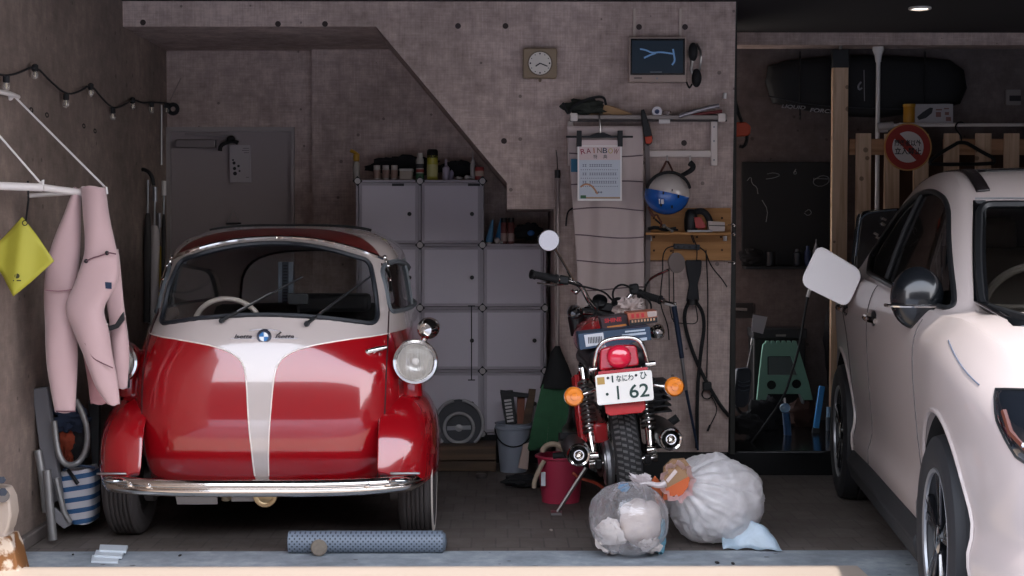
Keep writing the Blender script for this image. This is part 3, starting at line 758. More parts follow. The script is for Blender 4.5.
# wheels: black tyre, dark five-spoke alloy
def kwheel(u, s):
    c = K(u, s*.79, .325); ax = DV*s
    t = obj('tyre', B().lathe([(.215,-.10),(.235,-.105),(.29,-.108),(.318,-.095),(.325,-.07),(.327,-.035),(.320,-.03),(.320,-.022),(.327,-.018),(.328,.018),(.320,.022),(.320,.03),(.327,.035),(.325,.07),(.318,.095),(.29,.108),(.24,.105),(.222,.098)], c, ax, 64, cap=False), mat('tyre_black','17171a',.7), hc_, angle=30)
    obj('rim_barrel', B().lathe([(.222,.098),(.214,.092),(.205,.06),(.20,-.06),(.21,-.10)], c, ax, 48, cap=False), M_dark, t)
    obj('brake_disc', B().lathe([(.0001,-.02),(.145,-.02),(.145,-.01),(.0001,-.01)], c, ax, 40), M_steel, t)
    x, y, z = B().frame(ax)
    for k in range(5):
        sp_ = B()
        for e_ in (-.16,.16):
            a = 2*pi*k/5+.3; d0 = x*cos(a)+y*sin(a); d1 = x*cos(a+e_)+y*sin(a+e_)
            sp_.bar(c+d0*.03+z*.075, c+d1*.213+z*.082, .030, .022, up=z)
        obj('spoke', sp_, mat('spoke_dark_alloy','2b2c30',.25,.8), t, bevel=.004)
        a = 2*pi*k/5+.3; d0 = x*cos(a-.16)+y*sin(a-.16)
        obj('spoke_face', B().bar(c+d0*.05+z*.088, c+d0*.212+z*.095, .008, .005, up=z), M_chrome, t)
    obj('hub_cap', B().lathe([(.045,.07),(.045,.092),(.03,.097),(.0001,.097)], c, ax, 28), M_piano, t)
    obj('rim_lip', B().lathe([(.224,.094),(.218,.102),(.208,.098),(.206,.09)], c, ax, 56, cap=False), M_alu, t)
    # dark liner inside the arch
    rows = []
    for k in range(33):
        a = R(-25)+R(230)*k/32
        p = K(u,0,.335) + (DU*cos(a)+Vector((0,0,1))*sin(a))*.383
        rows.append([p+DV*s*.55, p+DV*s*.868])
    obj('arch_liner', B().grid(rows), mat('arch_liner','121214',.9), hc_)
for u in (.86,3.46):
    for s in (1,-1): kwheel(u, s)
for s in (1,-1):
    obj('arch_backing', B().prism([K(.45,s*.56,.1),K(1.27,s*.56,.1),K(1.27,s*.56,.75),K(.45,s*.56,.75)],DV*s*-.02), mat('arch_liner','121214',.9), hc_, smooth=False)
    obj('arch_backing', B().prism([K(3.05,s*.56,.1),K(3.87,s*.56,.1),K(3.87,s*.56,.75),K(3.05,s*.56,.75)],DV*s*-.02), mat('arch_liner','121214',.9), hc_, smooth=False)
    # body-coloured arch lips and the black sill
    obj('wheel_arch_lip', B().tube([flank(.86+.392*cos(a), max(.27,.335+.392*sin(a)), s) for a in [R(-8)+R(196)*k/32 for k in range(33)]], .009, 6), M_cw, hc_)
    obj('wheel_arch_lip', B().tube([flank(3.46+.392*cos(a), max(.29,.335+.392*sin(a)), s) for a in [R(-8)+R(196)*k/32 for k in range(33)]], .009, 6), M_cw, hc_)
    obj('sill', B().prism([K(1.25,s*.875,.16),K(1.25,s*.895,.24),K(1.25,s*.86,.30),K(1.25,s*.78,.30),K(1.25,s*.78,.16)], DU*1.83), M_rubber, hc_, bevel=.01)
obj('underbody', B().prism([K(.4,-.6,.20),K(.4,.6,.20),K(3.9,.6,.20),K(3.9,-.6,.20)],(0,0,.08)), M_und2, hc_, smooth=False)
# shut lines on the visible flank
M_kgap = mat('white_car_gap','4a4544',.8)
def fl_line(pts, name='shut_line', r=.003, m=None): obj(name, B().tube([flank(u,z)+DV*.0005 for u,z in cr(pts,30)], r, 5), m or M_kgap, hc_)
fl_line([(1.40,.98),(1.36,.80),(1.33,.55),(1.33,.30)]); fl_line([(2.55,1.06),(2.55,.8),(2.56,.5),(2.57,.30)])
fl_line([(3.52,1.10),(3.40,.98),(3.20,.82),(3.12,.62),(3.05,.45),(3.0,.32)])
# mirror: black cap on a stalk
mc = flank(1.50,1.05)+DV*.07+Vector((0,0,.0))
mr = obj('door_mirror', B().ball((0,0,0),(.093,.085,.112),24,16), mat('mirror_cap_black','0f1114',.22,coat=.3), hc_)
mr.data.transform(Matrix.Translation(mc-BASE[hc_.name]) @ Euler((0,0,-CA)).to_matrix().to_4x4() @ Matrix.Translation(BASE[hc_.name]))
obj('mirror_stalk', B().prism([flank(1.50,1.02),flank(1.62,1.03),mc+DU*.03-Vector((0,0,.05)),mc-DU*.05-Vector((0,0,.06))],(0,0,-.05)), M_piano, mr, bevel=.008)
obj('mirror_band', B().tube([mc+DV*.11*cos(a)-DU*(.084*max(0,sin(a)))-Vector((0,0,.025)) for a in [pi*k/16 for k in range(17)]], .006, 6), M_chrome, mr)
# door handles
for u in (2.36,3.22):
    p = flank(u,.93)
    dh = obj('door_handle', B().tube([flank(u-.09,.925)+DV*.006, flank(u-.06,.93)+DV*.032, flank(u+.06,.935)+DV*.032, flank(u+.10,.94)+DV*.006], .012, 8, smooth=1), M_chrome, hc_)
    obj('handle_recess', B().lathe([(.0001,.003),(.05,.003),(.055,-.002)], p, DV, 24, sx=1.3, sy=.62), M_black, dh)
# headlamp set in the corner of the nose, with its silver blade and amber corner
def patch(poly, off, name, m, par, th=.006):
    "a small panel laid on the body's corner, given as (angle along the corner u, z)"
    b = B(); 
for s in (1,-1):
    HLa = [(42,.848),(56,.862),(74,.86),(80,.80),(76,.73),(68,.665),(59,.65),(52,.69),(46,.77)]
    def corner(phi, z, e=.0):
        d = (DV*s*cos(R(phi)) - DU*sin(R(phi)))
        h = bvh.ray_cast(K(.8, s*.3, z), d); return (h[0] if h[0] else K(.4,s*.8,z)) + d*e
    poly = rpoly(HLa,.02,3); poly = []
    for k in range(len(HLa)):
        a = HLa[k]; b = HLa[(k+1)%len(HLa)]
        for q in range(4): poly.append((a[0]+(b[0]-a[0])*q/4, a[1]+(b[1]-a[1])*q/4))
    cu_ = sum(p[0] for p in poly)/len(poly); cz_ = sum(p[1] for p in poly)/len(poly)
    rows = []
    for f in (0,.2,.4,.6,.8,.94,1.0):
        rows.append([corner(cu_+(p[0]-cu_)*f, cz_+(p[1]-cz_)*f, .014 if f < .9 else (.010 if f<.99 else .002)) for p in poly])
    hl = obj('headlamp', B().grid(rows, cu=True), mat('headlamp_black','101318',.08,coat=1), hc_)
    obj('headlamp_edge', B().tube([q for q in rows[-1]], .005, 6, closed=True), M_black, hl)
    for zz, r_ in ((.80,.009),(.735,.007)):
        obj('headlamp_blade', B().tube([corner(ph, zz-.0012*(ph-45), .016) for ph in (54,60,66,72,76)], r_, 6), mat('silver_lamp_blade','d0d4da',.2,.5), hl)
    obj('corner_marker', B().tube([corner(ph, z, .015) for ph, z in ((48,.80),(51,.75),(56,.70))], .009, 6), mat('amber_lens','43241c',.25), hl)
# bonnet edge line running back from the lamp
obj('bonnet_line', B().tube([flank(u,z)+DV*.001 for u,z in cr([(.42,.85),(.62,.89),(.86,.945)],16)], .0022, 5), mat('bonnet_gap_blue','4a5262',.8), hc_)
# bumper grille under the lamps
obj('grille', B().grid([[nose(-.5+.1*k, z)-DU*.004 for k in range(11)] for z in (.40,.47,.54)]), M_piano, hc_, solid=.006)
# open fuel flap on the rear wing, recess and hinge
fc_ = flank(3.36,.985)
fr = obj('fuel_filler_recess', B().lathe([(.0001,-.02),(.075,-.02),(.085,.004),(.088,.004)], fc_, DV, 32, sx=1.1), mat('white_car_recess','bfb5b1',.5), hc_)
obj('filler_cap', B().lathe([(.03,-.02),(.03,.012),(.02,.02),(.0001,.02)], fc_, DV, 20), M_black, fr)
hinge = flank(3.28,1.03)
q = [(798,0)]
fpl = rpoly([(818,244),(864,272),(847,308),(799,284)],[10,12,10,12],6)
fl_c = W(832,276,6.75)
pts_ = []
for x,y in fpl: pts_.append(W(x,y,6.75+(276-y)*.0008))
flap = obj('fuel_flap', B().prism(pts_, Vector((.004,.012,0))), mat('flap_brightened_white','f0eaea',.4), hc_, bevel=.003, angle=30)  # body white with its colour raised to imitate the light it catches
obj('flap_arm', B().tube([W(852,285,6.76), W(862,292,6.80), fc_+DV*.01], .008, 6), M_black, flap)
# ================================================================ the motorcycle, seen from behind, leaning on its side stand
LEAN = R(-5.4); HEAD = R(1.6)
MO = Vector((.550, 6.35, 0)); _MQ = Euler((0,LEAN,HEAD),'XYZ').to_matrix()
def Q(x, y, z): return MO + _MQ @ Vector((x, y, z*1.028))
def QB(b): return b.xform(Matrix.Translation(MO) @ _MQ.to_4x4())
bike = thing('motorcycle','red motorcycle with white number plate and round orange indicators, parked tail out','motorcycle',(MO.x,MO.y+.6,0))
M_frame = mat('bike_frame_black','1a191b',.4); M_bred = mat('bike_red','a8262a',.25,coat=.8)
# rear wheel
def tyre(c, ax, r, w, n=64, m=M_rubber, name='tyre'):
    prof = []
    for k in range(-9,10):
        t = k/9; a = t*w/2; rr = r-.33*w*(abs(t)**2.4)
        prof.append((rr, a))
    prof = [(r-w*.62,-w*.40)]+prof+[(r-w*.62,w*.40)]
    return B().lathe(prof, c, ax, n, cap=False)
AX = (_MQ @ Vector((1,0,0))); UP = (_MQ @ Vector((0,0,1))); FW = (_MQ @ Vector((0,1,0)))
ra = Q(0,0,.30)
rt = obj('rear_tyre', tyre(ra, AX, .30, .112), mat('tyre_carcass','1c1b1c',.8), bike)
# tread blocks as raised zigzag ribs
tr = B()
for k in range(72):
    a = 2*pi*k/72
    for x0, x1, off in ((-.046,-.026,0),(-.022,-.004,.5),(.004,.022,0),(.026,.046,.5)):
        a0 = a+off*2*pi/72; a1 = a0+.035
        def rp(x, an):
            rr = .30-.33*.112*(abs(x)/.056)**2.4+.006
            return ra + AX*x + (FW*cos(an)+UP*sin(an))*rr
        p = [rp(x0,a0),rp(x1,a0+.02),rp(x1,a1+.02),rp(x0,a1)]
        n_ = ((p[1]-p[0]).cross(p[3]-p[0])).normalized()
        out = (FW*cos(a0)+UP*sin(a0))
        tr.prism(p, out*-.009)
obj('tread', tr, mat('tread_rubber','4c4a4a',.8), rt, smooth=False)
obj('wheel_rim', B().lathe([(.235,-.035),(.245,-.03),(.232,0),(.245,.03),(.235,.035),(.225,0)], ra, AX, 48, cap=False), M_chrome, rt)
sp_ = B()
for k in range(18):
    a = 2*pi*k/18; sp_.tube([ra+AX*(.03 if k%2 else -.03)+(FW*cos(a)+UP*sin(a))*.05, ra+(FW*cos(a+.12)+UP*sin(a+.12))*.232], .002, 4)
obj('spokes', sp_, M_steel, rt)
obj('hub', B().cyl(ra-AX*.055, ra+AX*.055, .055, n=24), M_steel, rt)
obj('hub_cover', B().lathe([(.10,-.075),(.105,-.06),(.09,-.045)], ra, AX, 32), M_alu, rt)
obj('sprocket', B().lathe([(.085,-.084),(.095,-.084),(.095,-.078),(.085,-.078)], ra, AX, 40), M_steel, bike)
ch_ = B()
for k in range(44):
    t = k/44*2*pi
    y, z = (.30+.30*cos(t), .30+.085*sin(t))
    ch_.box(Q(-.082, y-.0, z), (.012,.026,.018), _MQ @ Euler((math.atan2(.085*cos(t),-.30*sin(t)),0,0)).to_matrix())
obj('chain', ch_, mat('oily_chain','4a423a',.4,.8), bike)
# axle ends, swing arm
obj('axle', B().cyl(Q(-.13,0,.30),Q(.14,0,.30),.011).cyl(Q(-.145,0,.30),Q(-.125,0,.30),.02,n=6).cyl(Q(.13,0,.30),Q(.15,0,.30),.02,n=6).cyl(Q(.09,0,.30),Q(.115,0,.30),.028), M_chrome, bike)
for s in (-1,1): obj('swing_arm', B().bar(Q(s*.105,-.03,.30),Q(s*.095,.45,.34),.03,.045), M_frame, bike, bevel=.006)
obj('chain_guard', B().prism([Q(-.115,-.03,.385),Q(-.115,-.05,.47),Q(-.115,.42,.50),Q(-.115,.42,.40)], AX*.06), M_bred, bike, bevel=.012, seg=3)
# shock absorbers with chrome springs
for s in (-1,1):
    lo = Q(s*.125,-.02,.335); hi = Q(s*.125,.10,.69); ax = (hi-lo).normalized(); Ls = (hi-lo).length
    sh = obj('shock_absorber', B().cyl(lo,hi,.011,n=12).cyl(lo+ax*.02,lo+ax*.14,.019,n=16).cyl(hi-ax*.05,hi,.024,n=16).cyl(lo-AX*.02,lo+AX*.02,.020,n=14).cyl(hi-AX*.02,hi+AX*.02,.02,n=14), M_chrome, bike)
    x, y, z = B().frame(ax)
    obj('spring', B().tube([lo+ax*(.09+(Ls-.15)*t/120)+(x*cos(2*pi*t/10)+y*sin(2*pi*t/10))*.029 for t in range(121)], .0062, 6), M_steel, sh)
# mudguard
def fender(y_a0, a0, a1, r, w, c, m, name, drop=.02):
    rows = []
    for k in range(25):
        a = a0+(a1-a0)*k/24; rad = FW*cos(a)+UP*sin(a)
        rows.append([c + rad*(r-drop*abs(t)**2.2) + AX*(w/2*t) for t in [q/6 for q in range(-6,7)]])
    return obj(name, B().grid(rows), m, bike, solid=.004)
fender(0, R(55), R(122), .345, .135, ra, M_bred, 'rear_mudguard')
fp = [Q(-.085,-.315,.60),Q(.085,-.315,.60),Q(.082,-.325,.545),Q(.065,-.325,.532),Q(-.065,-.325,.532),Q(-.082,-.325,.545)]
obj('mudguard_flap', B().prism(fp, FW*.012), M_bred, bike, bevel=.005)
# number plate
pc = Q(0.0,-.36,.643)
def onplate(x, z, e=.002): return pc + AX*x + (UP*cos(R(6))+FW*sin(R(6))*-1)*z - FW*e
cr_ = rpoly([(-.115,-.0625),(.115,-.0625),(.115,.0625),(-.115,.0625)],.012,4)
npl = obj('number_plate', B().prism([onplate(x,z) for x,z in cr_], FW*.002), mat('plate_white','e6e3dd',.4), bike, smooth=False, bevel=.0006)
M_ink = mat('plate_green','26403a',.5); RP = _MQ @ Euler((R(6),0,0)).to_matrix()
def ptext(t, x, z, w, h): text(t, onplate(x,z,.0035), w, h, M_ink, npl, rot=RP, bold=.012, label='green plate characters')
ptext('62', .058, -.018, .080, .056); ptext('1', -.028, -.018, .008, .056); 
ptext('1', -.046, .040, .006, .028); ptext('なにわ', .004, .040, .070, .027); ptext('ひ', .080, .043, .028, .029)
obj('plate_dot', B().lathe([(.006,0),(.006,-.001),(.0001,-.001)], onplate(-.072,-.020,.003), FW, 14), M_ink, npl)
for x in (-.064,.050): obj('plate_bolt', B().lathe([(.0055,0),(.005,-.003),(.0001,-.004)], onplate(x,.046,.003), FW, 10), M_dark, npl)
obj('plate_seal', B().prism([onplate(x,z,.0035) for x,z in ((-.108,.022),(-.078,.022),(-.078,.052),(-.108,.052))], FW*.001), mat('gold_seal','b8975a',.35,.5), npl, smooth=False)
obj('plate_holder', B().prism([onplate(x,z,-.004) for x,z in ((-.10,-.05),(.10,-.05),(.10,.075),(-.10,.075))], FW*.006), M_bred, bike, smooth=False)
# tail lamp: broad red housing with a domed lens
tc_ = Q(-.006,-.30,.755)
def tl(x,z,e=0): return tc_+AX*x+UP*z-FW*e
tb = obj('tail_lamp', B().prism([tl(x,z) for x,z in rpoly([(-.082,-.046),(.082,-.038),(.078,.046),(.03,.052),(-.03,.052),(-.074,.044)],.014,4)], FW*.10), mat('tail_lamp_red','c01a2c',.2,coat=1), bike, bevel=.008, seg=3)
obj('tail_lens', B().lathe([(.050,.002),(.050,-.018),(.046,-.032),(.034,-.042),(.0001,-.047)], tl(0,.006), FW, 32), mat('red_lens','d4183a',.12,coat=1), tb)
obj('lens_screw', B().ball(tl(-.045,.0,.012),.004).ball(tl(.045,.0,.012),.004), M_chrome, tb)
obj('lamp_bracket', B().prism([tl(x,z) for x,z in ((-.095,-.075),(.095,-.070),(.09,-.05),(-.09,-.055))], FW*.04), M_bred, bike, bevel=.004)
# chrome grab rail
rail = [Q(-.108,-.22,.67),Q(-.110,-.30,.71),Q(-.102,-.325,.78),Q(-.08,-.33,.822),Q(-.04,-.335,.838),Q(.04,-.335,.838),Q(.08,-.33,.822),Q(.102,-.325,.78),Q(.110,-.30,.71),Q(.108,-.22,.67)]
obj('grab_rail', B().tube(rail, .0085, 10, smooth=2).cyl(Q(-.13,-.30,.72),Q(-.10,-.30,.72),.012).cyl(Q(.10,-.30,.72),Q(.14,-.30,.72),.012), M_chrome, bike)
# indicators
for s in (-1,1):
    c = Q(s*.205,-.33,.625)
    st = obj('turn_signal', B().lathe([(.040,.004),(.036,.03),(.018,.05),(.0001,.055)], c, FW, 28), M_chrome, bike)
    obj('orange_lens', B().lathe([(.0395,.004),(.0395,-.012),(.032,-.022),(.014,-.026),(.0001,-.026)], c, FW, 32).lathe([(.016,-.024),(.014,-.031),(.0001,-.032)], c, FW, 20), mat('orange_lens','e08024',.15,coat=1), st)
    obj('signal_stem', B().cyl(c+FW*.02-AX*s*.03, Q(s*.10,-.29,.64),.0075), M_chrome, st)
# silencers
for s, x, z, L_ in ((-1,-.195,.365,.9),(1,.195,.392,.9)):
    c = Q(x,-.15,z)
    ms = obj('silencer', B().lathe([(.049,.0),(.052,.03),(.052,.35),(.042,.5),(.028,.62)], c, FW, 32, cap=False).tube([c+FW*.6, c+FW*.8, Q(x*.8,.72,z+.02), Q(x*.6,.9,z+.15)], .02, 12, smooth=2), mat('silencer_metal','55504d',.35,.9), bike)
    obj('silencer_end', B().lathe([(.049,.0),(.045,-.006),(.038,-.002),(.036,.02),(.030,.03)], c, FW, 32, cap=False), M_chrome, ms)
    obj('outlet_ring', B().lathe([(.024,.004),(.022,-.008),(.018,-.008),(.016,.01),(.016,.05),(.0001,.06)], c, FW, 28, cap=False), M_chrome, ms)
    obj('baffle', B().lathe([(.030,.03),(.016,.012)], c, FW, 28, cap=False), mat('sooty_metal','1c1b1b',.6,.4), ms)
# frame, engine and its clutter
fr = B()
for s in (-1,1):
    fr.tube([Q(s*.11,-.22,.70),Q(s*.115,.1,.72),Q(s*.11,.55,.70),Q(s*.06,.95,.72)], .014, 8, smooth=1)
    fr.tube([Q(s*.11,.15,.71),Q(s*.11,.40,.45),Q(s*.12,.45,.30),Q(s*.12,.85,.20),Q(s*.06,1.0,.6)], .014, 8, smooth=1)
obj('frame', fr, M_frame, bike)
obj('frame_rail', B().bar(Q(-.16,.05,.38),Q(-.155,.14,.66),.03,.05), M_bred, bike, bevel=.004)
en = obj('engine', B().box(Q(0,.70,.34),(.30,.36,.24),_MQ), mat('engine_black','202023',.45,.3), bike, bevel=.03)
for s in (1,):
    cy = obj('cylinder_head', B().box(Q(s*.20,.62,.50),(.12,.2,.13),_MQ @ Euler((0,s*-.3,0)).to_matrix()), mat('engine_black','202023',.45,.3), en, bevel=.01)
    fi = B()
    for k in range(6): fi.box(Q(s*.21,.60,.425+.026*k),(.17,.22,.008),_MQ)
    obj('cooling_fins', fi, mat('engine_black','202023',.45,.3), cy, smooth=False)
obj('carburettor', B().cyl(Q(.10,.45,.50),Q(.10,.62,.50),.035).cyl(Q(-.10,.45,.50),Q(-.10,.62,.50),.035), M_steel, en)
obj('foot_peg', B().cyl(Q(-.12,.33,.30),Q(-.28,.33,.30),.014), M_rubber, bike); obj('foot_peg', B().cyl(Q(.12,.33,.30),Q(.28,.33,.30),.014), M_rubber, bike)
obj('rear_foot_peg', B().cyl(Q(-.13,.15,.39),Q(-.255,.13,.41),.018,n=12).box(Q(-.16,.15,.40),(.03,.03,.05),_MQ), M_rubber, bike)
obj('rear_foot_peg', B().cyl(Q(.13,.15,.36),Q(.27,.13,.44),.018,n=12), M_rubber, bike)
sd = Q(-.13,.42,.22); obj('side_stand', B().tube([sd, Vector((sd.x-.13,sd.y+.0,.012))], .010, 8).box((sd.x-.135,sd.y,.006),(.05,.07,.012)), M_steel, bike)
obj('brake_lever', B().tube([Q(.13,.05,.34),Q(.14,.3,.26),Q(.2,.5,.25)], .007, 6), M_chrome, bike)
obj('seat', B().mm(-.12,.12,-.20,.42,.72,.80).xform(Matrix.Translation(MO) @ _MQ.to_4x4()), mat('black_vinyl','1b1a1c',.5), bike, bevel=.035, seg=4)
obj('side_cover', B().mm(.12,.15,.05,.35,.48,.68).xform(Matrix.Translation(MO) @ _MQ.to_4x4()), M_frame, bike, bevel=.012)
obj('fuel_tank', QB(B().ball((0,.62,.80),(.12,.24,.10),24,16)), M_bred, bike)
# front end: fork, wheel and headlamp beyond the bars
fx = Q(0,1.28,.30); STR = R(14)
AX2 = (Euler((0,0,STR)).to_matrix() @ AX)
ft = obj('front_tyre', tyre(fx, AX2, .30, .085), M_rubber, bike)
obj('wheel_rim', B().lathe([(.245,-.03),(.255,-.025),(.245,0),(.255,.025),(.245,.03),(.235,0)], fx, AX2, 40, cap=False), M_chrome, ft)
obj('hub', B().cyl(fx-AX2*.06, fx+AX2*.06, .06, n=20), M_steel, ft)
hd = W(606,303,7.12)
for s in (-1,1): obj('fork_leg', B().cyl(fx+AX2*s*.095, hd+AX2*s*.095+Vector((0,.02,-.02)), .019, n=14), M_chrome, bike)
obj('fork_clamp', B().box(hd+Vector((0,.03,-.06)),(.26,.07,.05),Euler((0,R(6),STR))), M_frame, bike, bevel=.01)
obj('headlight', B().lathe([(.03,-.02),(.075,.02),(.088,.08),(.09,.12),(.0001,.13)], hd+Vector((.0,.12,-.10)), Euler((0,0,STR)).to_matrix()@Vector((0,1,0)), 28), M_black, bike)
for x, y in ((600,300),(619,303)):
    c = W(x,y,7.10)
    obj('gauge', B().lathe([(.0001,-.005),(.030,-.004),(.036,0),(.036,.05),(.02,.06)], c, (-.1,.75,-.65), 24), M_black, bike)
# handlebar
hb = [W(534,274.5,6.95),W(556,279,7.0),W(574,282,7.04),W(582,287,7.06),W(588,300,7.08),W(594,308,7.1),W(606,309,7.12),W(618,309,7.13),W(626,301,7.14),W(633,292,7.14),W(640,293,7.13),W(664,301,7.05)]
hb_o = obj('handlebar', B().tube(hb, .013, 10, smooth=2), M_chrome, bike)
def grip(a, b, name='grip'):
    d = (b-a).normalized(); L_ = (b-a).length; P = [(.010,0),(.022,0),(.022,.008)]
    k = .012
    while k < L_-.012: P += [(.0175,k),(.0185,k+.004)]; k += .010
    P += [(.022,L_-.008),(.022,L_),(.010,L_)]
    return obj(name, B().lathe(P, a, d, 18, cap=False), M_rubber, hb_o)
grip(W(531,274,6.94), W(557,279,7.0)); grip(W(661,300,7.06), W(639,293.5,7.12))
obj('switch_box', B().box(W(564,280,7.02),(.05,.05,.042),Euler((0,R(10),0))), M_black, hb_o, bevel=.008)
obj('switch_box', B().box(W(634,289,7.14),(.045,.06,.05),Euler((0,R(-10),0))), M_black, hb_o, bevel=.008)
obj('clutch_lever', B().tube([W(566,284,7.05),W(553,285,7.08),W(537,283,7.07)], lambda t:.006-.002*t, 8, smooth=1), M_chrome, hb_o)
obj('brake_lever', B().tube([W(648,296,7.2),W(660,300,7.18),W(675,304,7.1)], lambda t:.006-.001*t, 8, smooth=1).ball(W(675,304,7.1),.008), M_chrome, hb_o)
obj('bar_clamp', B().box(W(606,307,7.12),(.08,.05,.04),Euler((0,R(8),0))), M_black, hb_o, bevel=.006)
obj('chrome_bracket', B().tube([W(572,290,7.06),W(577,293,7.04),W(580,289,7.04)], .008, 8).ball(W(576,292,7.03),.013), M_chrome, hb_o)
# mirrors
m1 = obj('mirror', B().lathe([(.0485,.004),(.050,.0),(.050,.012),(.03,.022),(.0001,.024)], W(549,240.5,6.9), (-.12,1,.10), 32, cap=False), M_chrome, bike)
obj('mirror_glass', B().lathe([(.047,.002),(.0001,.002)], W(549,240.5,6.9), (-.12,1,.10), 32, cap=False), mat('mirror_silver','a8a29e',.12,1), m1)
obj('mirror_stem', B().tube([W(554,249,6.92),W(563,262,6.98),W(573,281,7.04)], .0065, 8, smooth=1), M_chrome, m1)
m2 = obj('mirror', B().lathe([(.0001,-.02),(.02,-.018),(.040,-.008),(.048,.004),(.048,.012),(.0001,.012)], W(675.5,263,7.0), (.5,-.85,.1), 32, sx=1, sy=1), mat('mirror_back_grey','7a6e69',.4,.3), bike)
obj('mirror_stem', B().tube([W(668,270,7.0),W(652,277,7.05),W(646,284,7.1),W(644,294,7.13)], .0065, 8, smooth=2), M_chrome, m2)
# front indicators either side of the fork
for (x,y,D,mm_) in ((575,313,7.05,M_piano),(657,332,7.0,M_chrome)):
    c = W(x,y,D)
    f = obj('front_turn_signal', B().lathe([(.0001,-.045),(.022,-.04),(.036,-.015),(.038,.02),(.03,.04)], c, (0,1,.15), 24), mm_, bike)
    obj('signal_stem', B().cyl(c, c.lerp(hd, .75)+Vector((0,.02,-.04)), .008), M_chrome, f)
obj('horn_can', B().cyl(W(575,316,7.05), W(578,335,7.05), .036, .034, n=24), M_black, bike)
# cables
cb_ = B()
for P in ([(566,282,7.02),(585,287,6.98),(604,291,7.0),(612,300,7.08)],[(634,290,7.12),(622,283,7.05),(612,290,7.02),(614,303,7.08)],[(600,300,7.0),(594,318,6.98),(580,322,6.95),(592,330,6.95)],
          [(590,303,7.0),(598,315,6.95),(612,318,6.9),(630,309,6.95)],[(640,294,7.1),(652,302,7.05),(650,318,7.0),(640,330,6.9)]):
    cb_.tube([W(*p) for p in P], .005, 6, smooth=2)
obj('control_cables', cb_, M_rubber, bike)
# parcels riding on the seat
def parcel(name, px, D, dep, cols, label, cat, grp=None):
    pts = [W(x,y,D) for x,y in px]
    t = obj(name, B().prism(pts, (0,dep,.0)), cols, None, smooth=False, bevel=.002); tag(t, label, cat, grp); return t
M_lw0 = 0
bx1 = parcel('cardboard_box', [(578,334),(650,326.5),(651.5,340),(580,350)], 6.22, .20, mat('blue_grey_card','33475e',.5), 'flat dark blue box with white barcode label on the motorcycle, lowest of three','box')
def pxtext(s, x, y, D, wpx, hpx, m, par, rz=0, bold=0, name='lettering', shear=0):
    k = D/FL; return text(s, W(x,y,D), wpx*k, hpx*k, m, par, rot=Euler((0,R(rz),0)), bold=bold, name=name, shear=shear)
obj('label_patch', plate([(584,335),(603,332.5),(605,344),(586,347)],6.217,.002), mat('label_white','c9cbd0',.6), bx1, smooth=False)
for k in range(9): 
    x = 588+1.6*k; obj('barcode_bar', plate([(x,337.2-.12*k),(x+.8,337.1-.12*k),(x+1.2,343.5-.12*k),(x+.4,343.6-.12*k)],6.215,.002), M_dark, bx1, smooth=False)
M_lw = mat('print_pale','b9c4d0',.6)
pxtext('PARTS & WEAR', 634.5,332.5,6.216,24,3.2,M_lw,bx1,rz=188,bold=.02) if False else None
obj('print_line', plate([(625,331),(645,329),(645,330.6),(625,332.6)],6.216,.002), M_lw, bx1, smooth=False)
obj('print_line', plate([(622,334.5),(646,332),(646,334.2),(622,336.7)],6.216,.002), M_lw, bx1, smooth=False)
obj('print_line', plate([(636,338.5),(647,337.3),(647,340.2),(636,341.4)],6.216,.002), M_lw, bx1, smooth=False)
bx2 = parcel('cardboard_box', [(600,318),(627,314.5),(629,327.5),(603,331)], 6.42, .16, mat('dark_print_card','3a2a30',.5), 'small dark box with red lettering and an orange corner on the motorcycle seat','box')
pxtext('SHINE', 613,320,6.416,17,4.2,mat('print_red','c2323a',.6),bx2,rz=-6,bold=.03)
obj('orange_panel', plate([(607,326.5),(626,323.8),(627,326.8),(608,330)],6.416,.002), mat('print_orange','c9803c',.6), bx2, smooth=False)
bx3 = parcel('cardboard_box', [(627,313),(657,310.5),(657.5,322.5),(630,326)], 6.38, .16, mat('orange_print_card','b5654a',.5), 'small box with an orange top band and black dotted pictures on the motorcycle seat','box')
obj('dark_panel', plate([(629.5,320),(657.4,317),(657.5,322.3),(630,325.8)],6.376,.002), M_dark, bx3, smooth=False)
for k in range(8):
    x=631.5+3.1*k; obj('printed_dot', plate([(x,320.4-.33*k),(x+1.7,320.2-.33*k),(x+1.9,322.6-.33*k),(x+.2,322.9-.33*k)],6.374,.001), mat('print_tan','c49a78',.6), bx3, smooth=False)
obj('pale_panel', plate([(647,311.6),(656.8,310.8),(657,316.2),(648,317.2)],6.376,.002), mat('print_pale2','b9a8a0',.6), bx3, smooth=False)
for k in range(3): obj('print_letter', plate([(631+5*k,314.3-.5*k),(634+5*k,314-.5*k),(634.4+5*k,318-.5*k),(631.5+5*k,318.4-.5*k)],6.376,.002), mat('print_red','c2323a',.6), bx3, smooth=False)
# crumpled pale wrap over the tank
def crumple(c, r, seed, n=28, m=18, amp=.35, fr=2.5):
    b = B(); vs=[]; c = Vector(c)
    b.ball((0,0,0),(1,1,1),n,m)
    out=[]
    for v in b.v:
        d = v.normalized() if v.length else Vector((0,0,1))
        k = 1+amp*(noise.noise(d*fr+Vector((seed,0,0)))+.5*noise.noise(d*fr*2.3+Vector((0,seed,0))))
        out.append(c+Vector((d.x*r[0]*k,d.y*r[1]*k,d.z*r[2]*k)))
    b.v = out; return b
o = obj('plastic_wrap', crumple(W(629,309,6.75),(.052,.05,.042),3,amp=.9,fr=3), mat('pale_wrap','c8b7b2',.5), None); tag(o,'crumpled pale plastic wrap lying between the handlebar and the boxes','wrapping')
for i,(a_,b_) in enumerate(()): pass
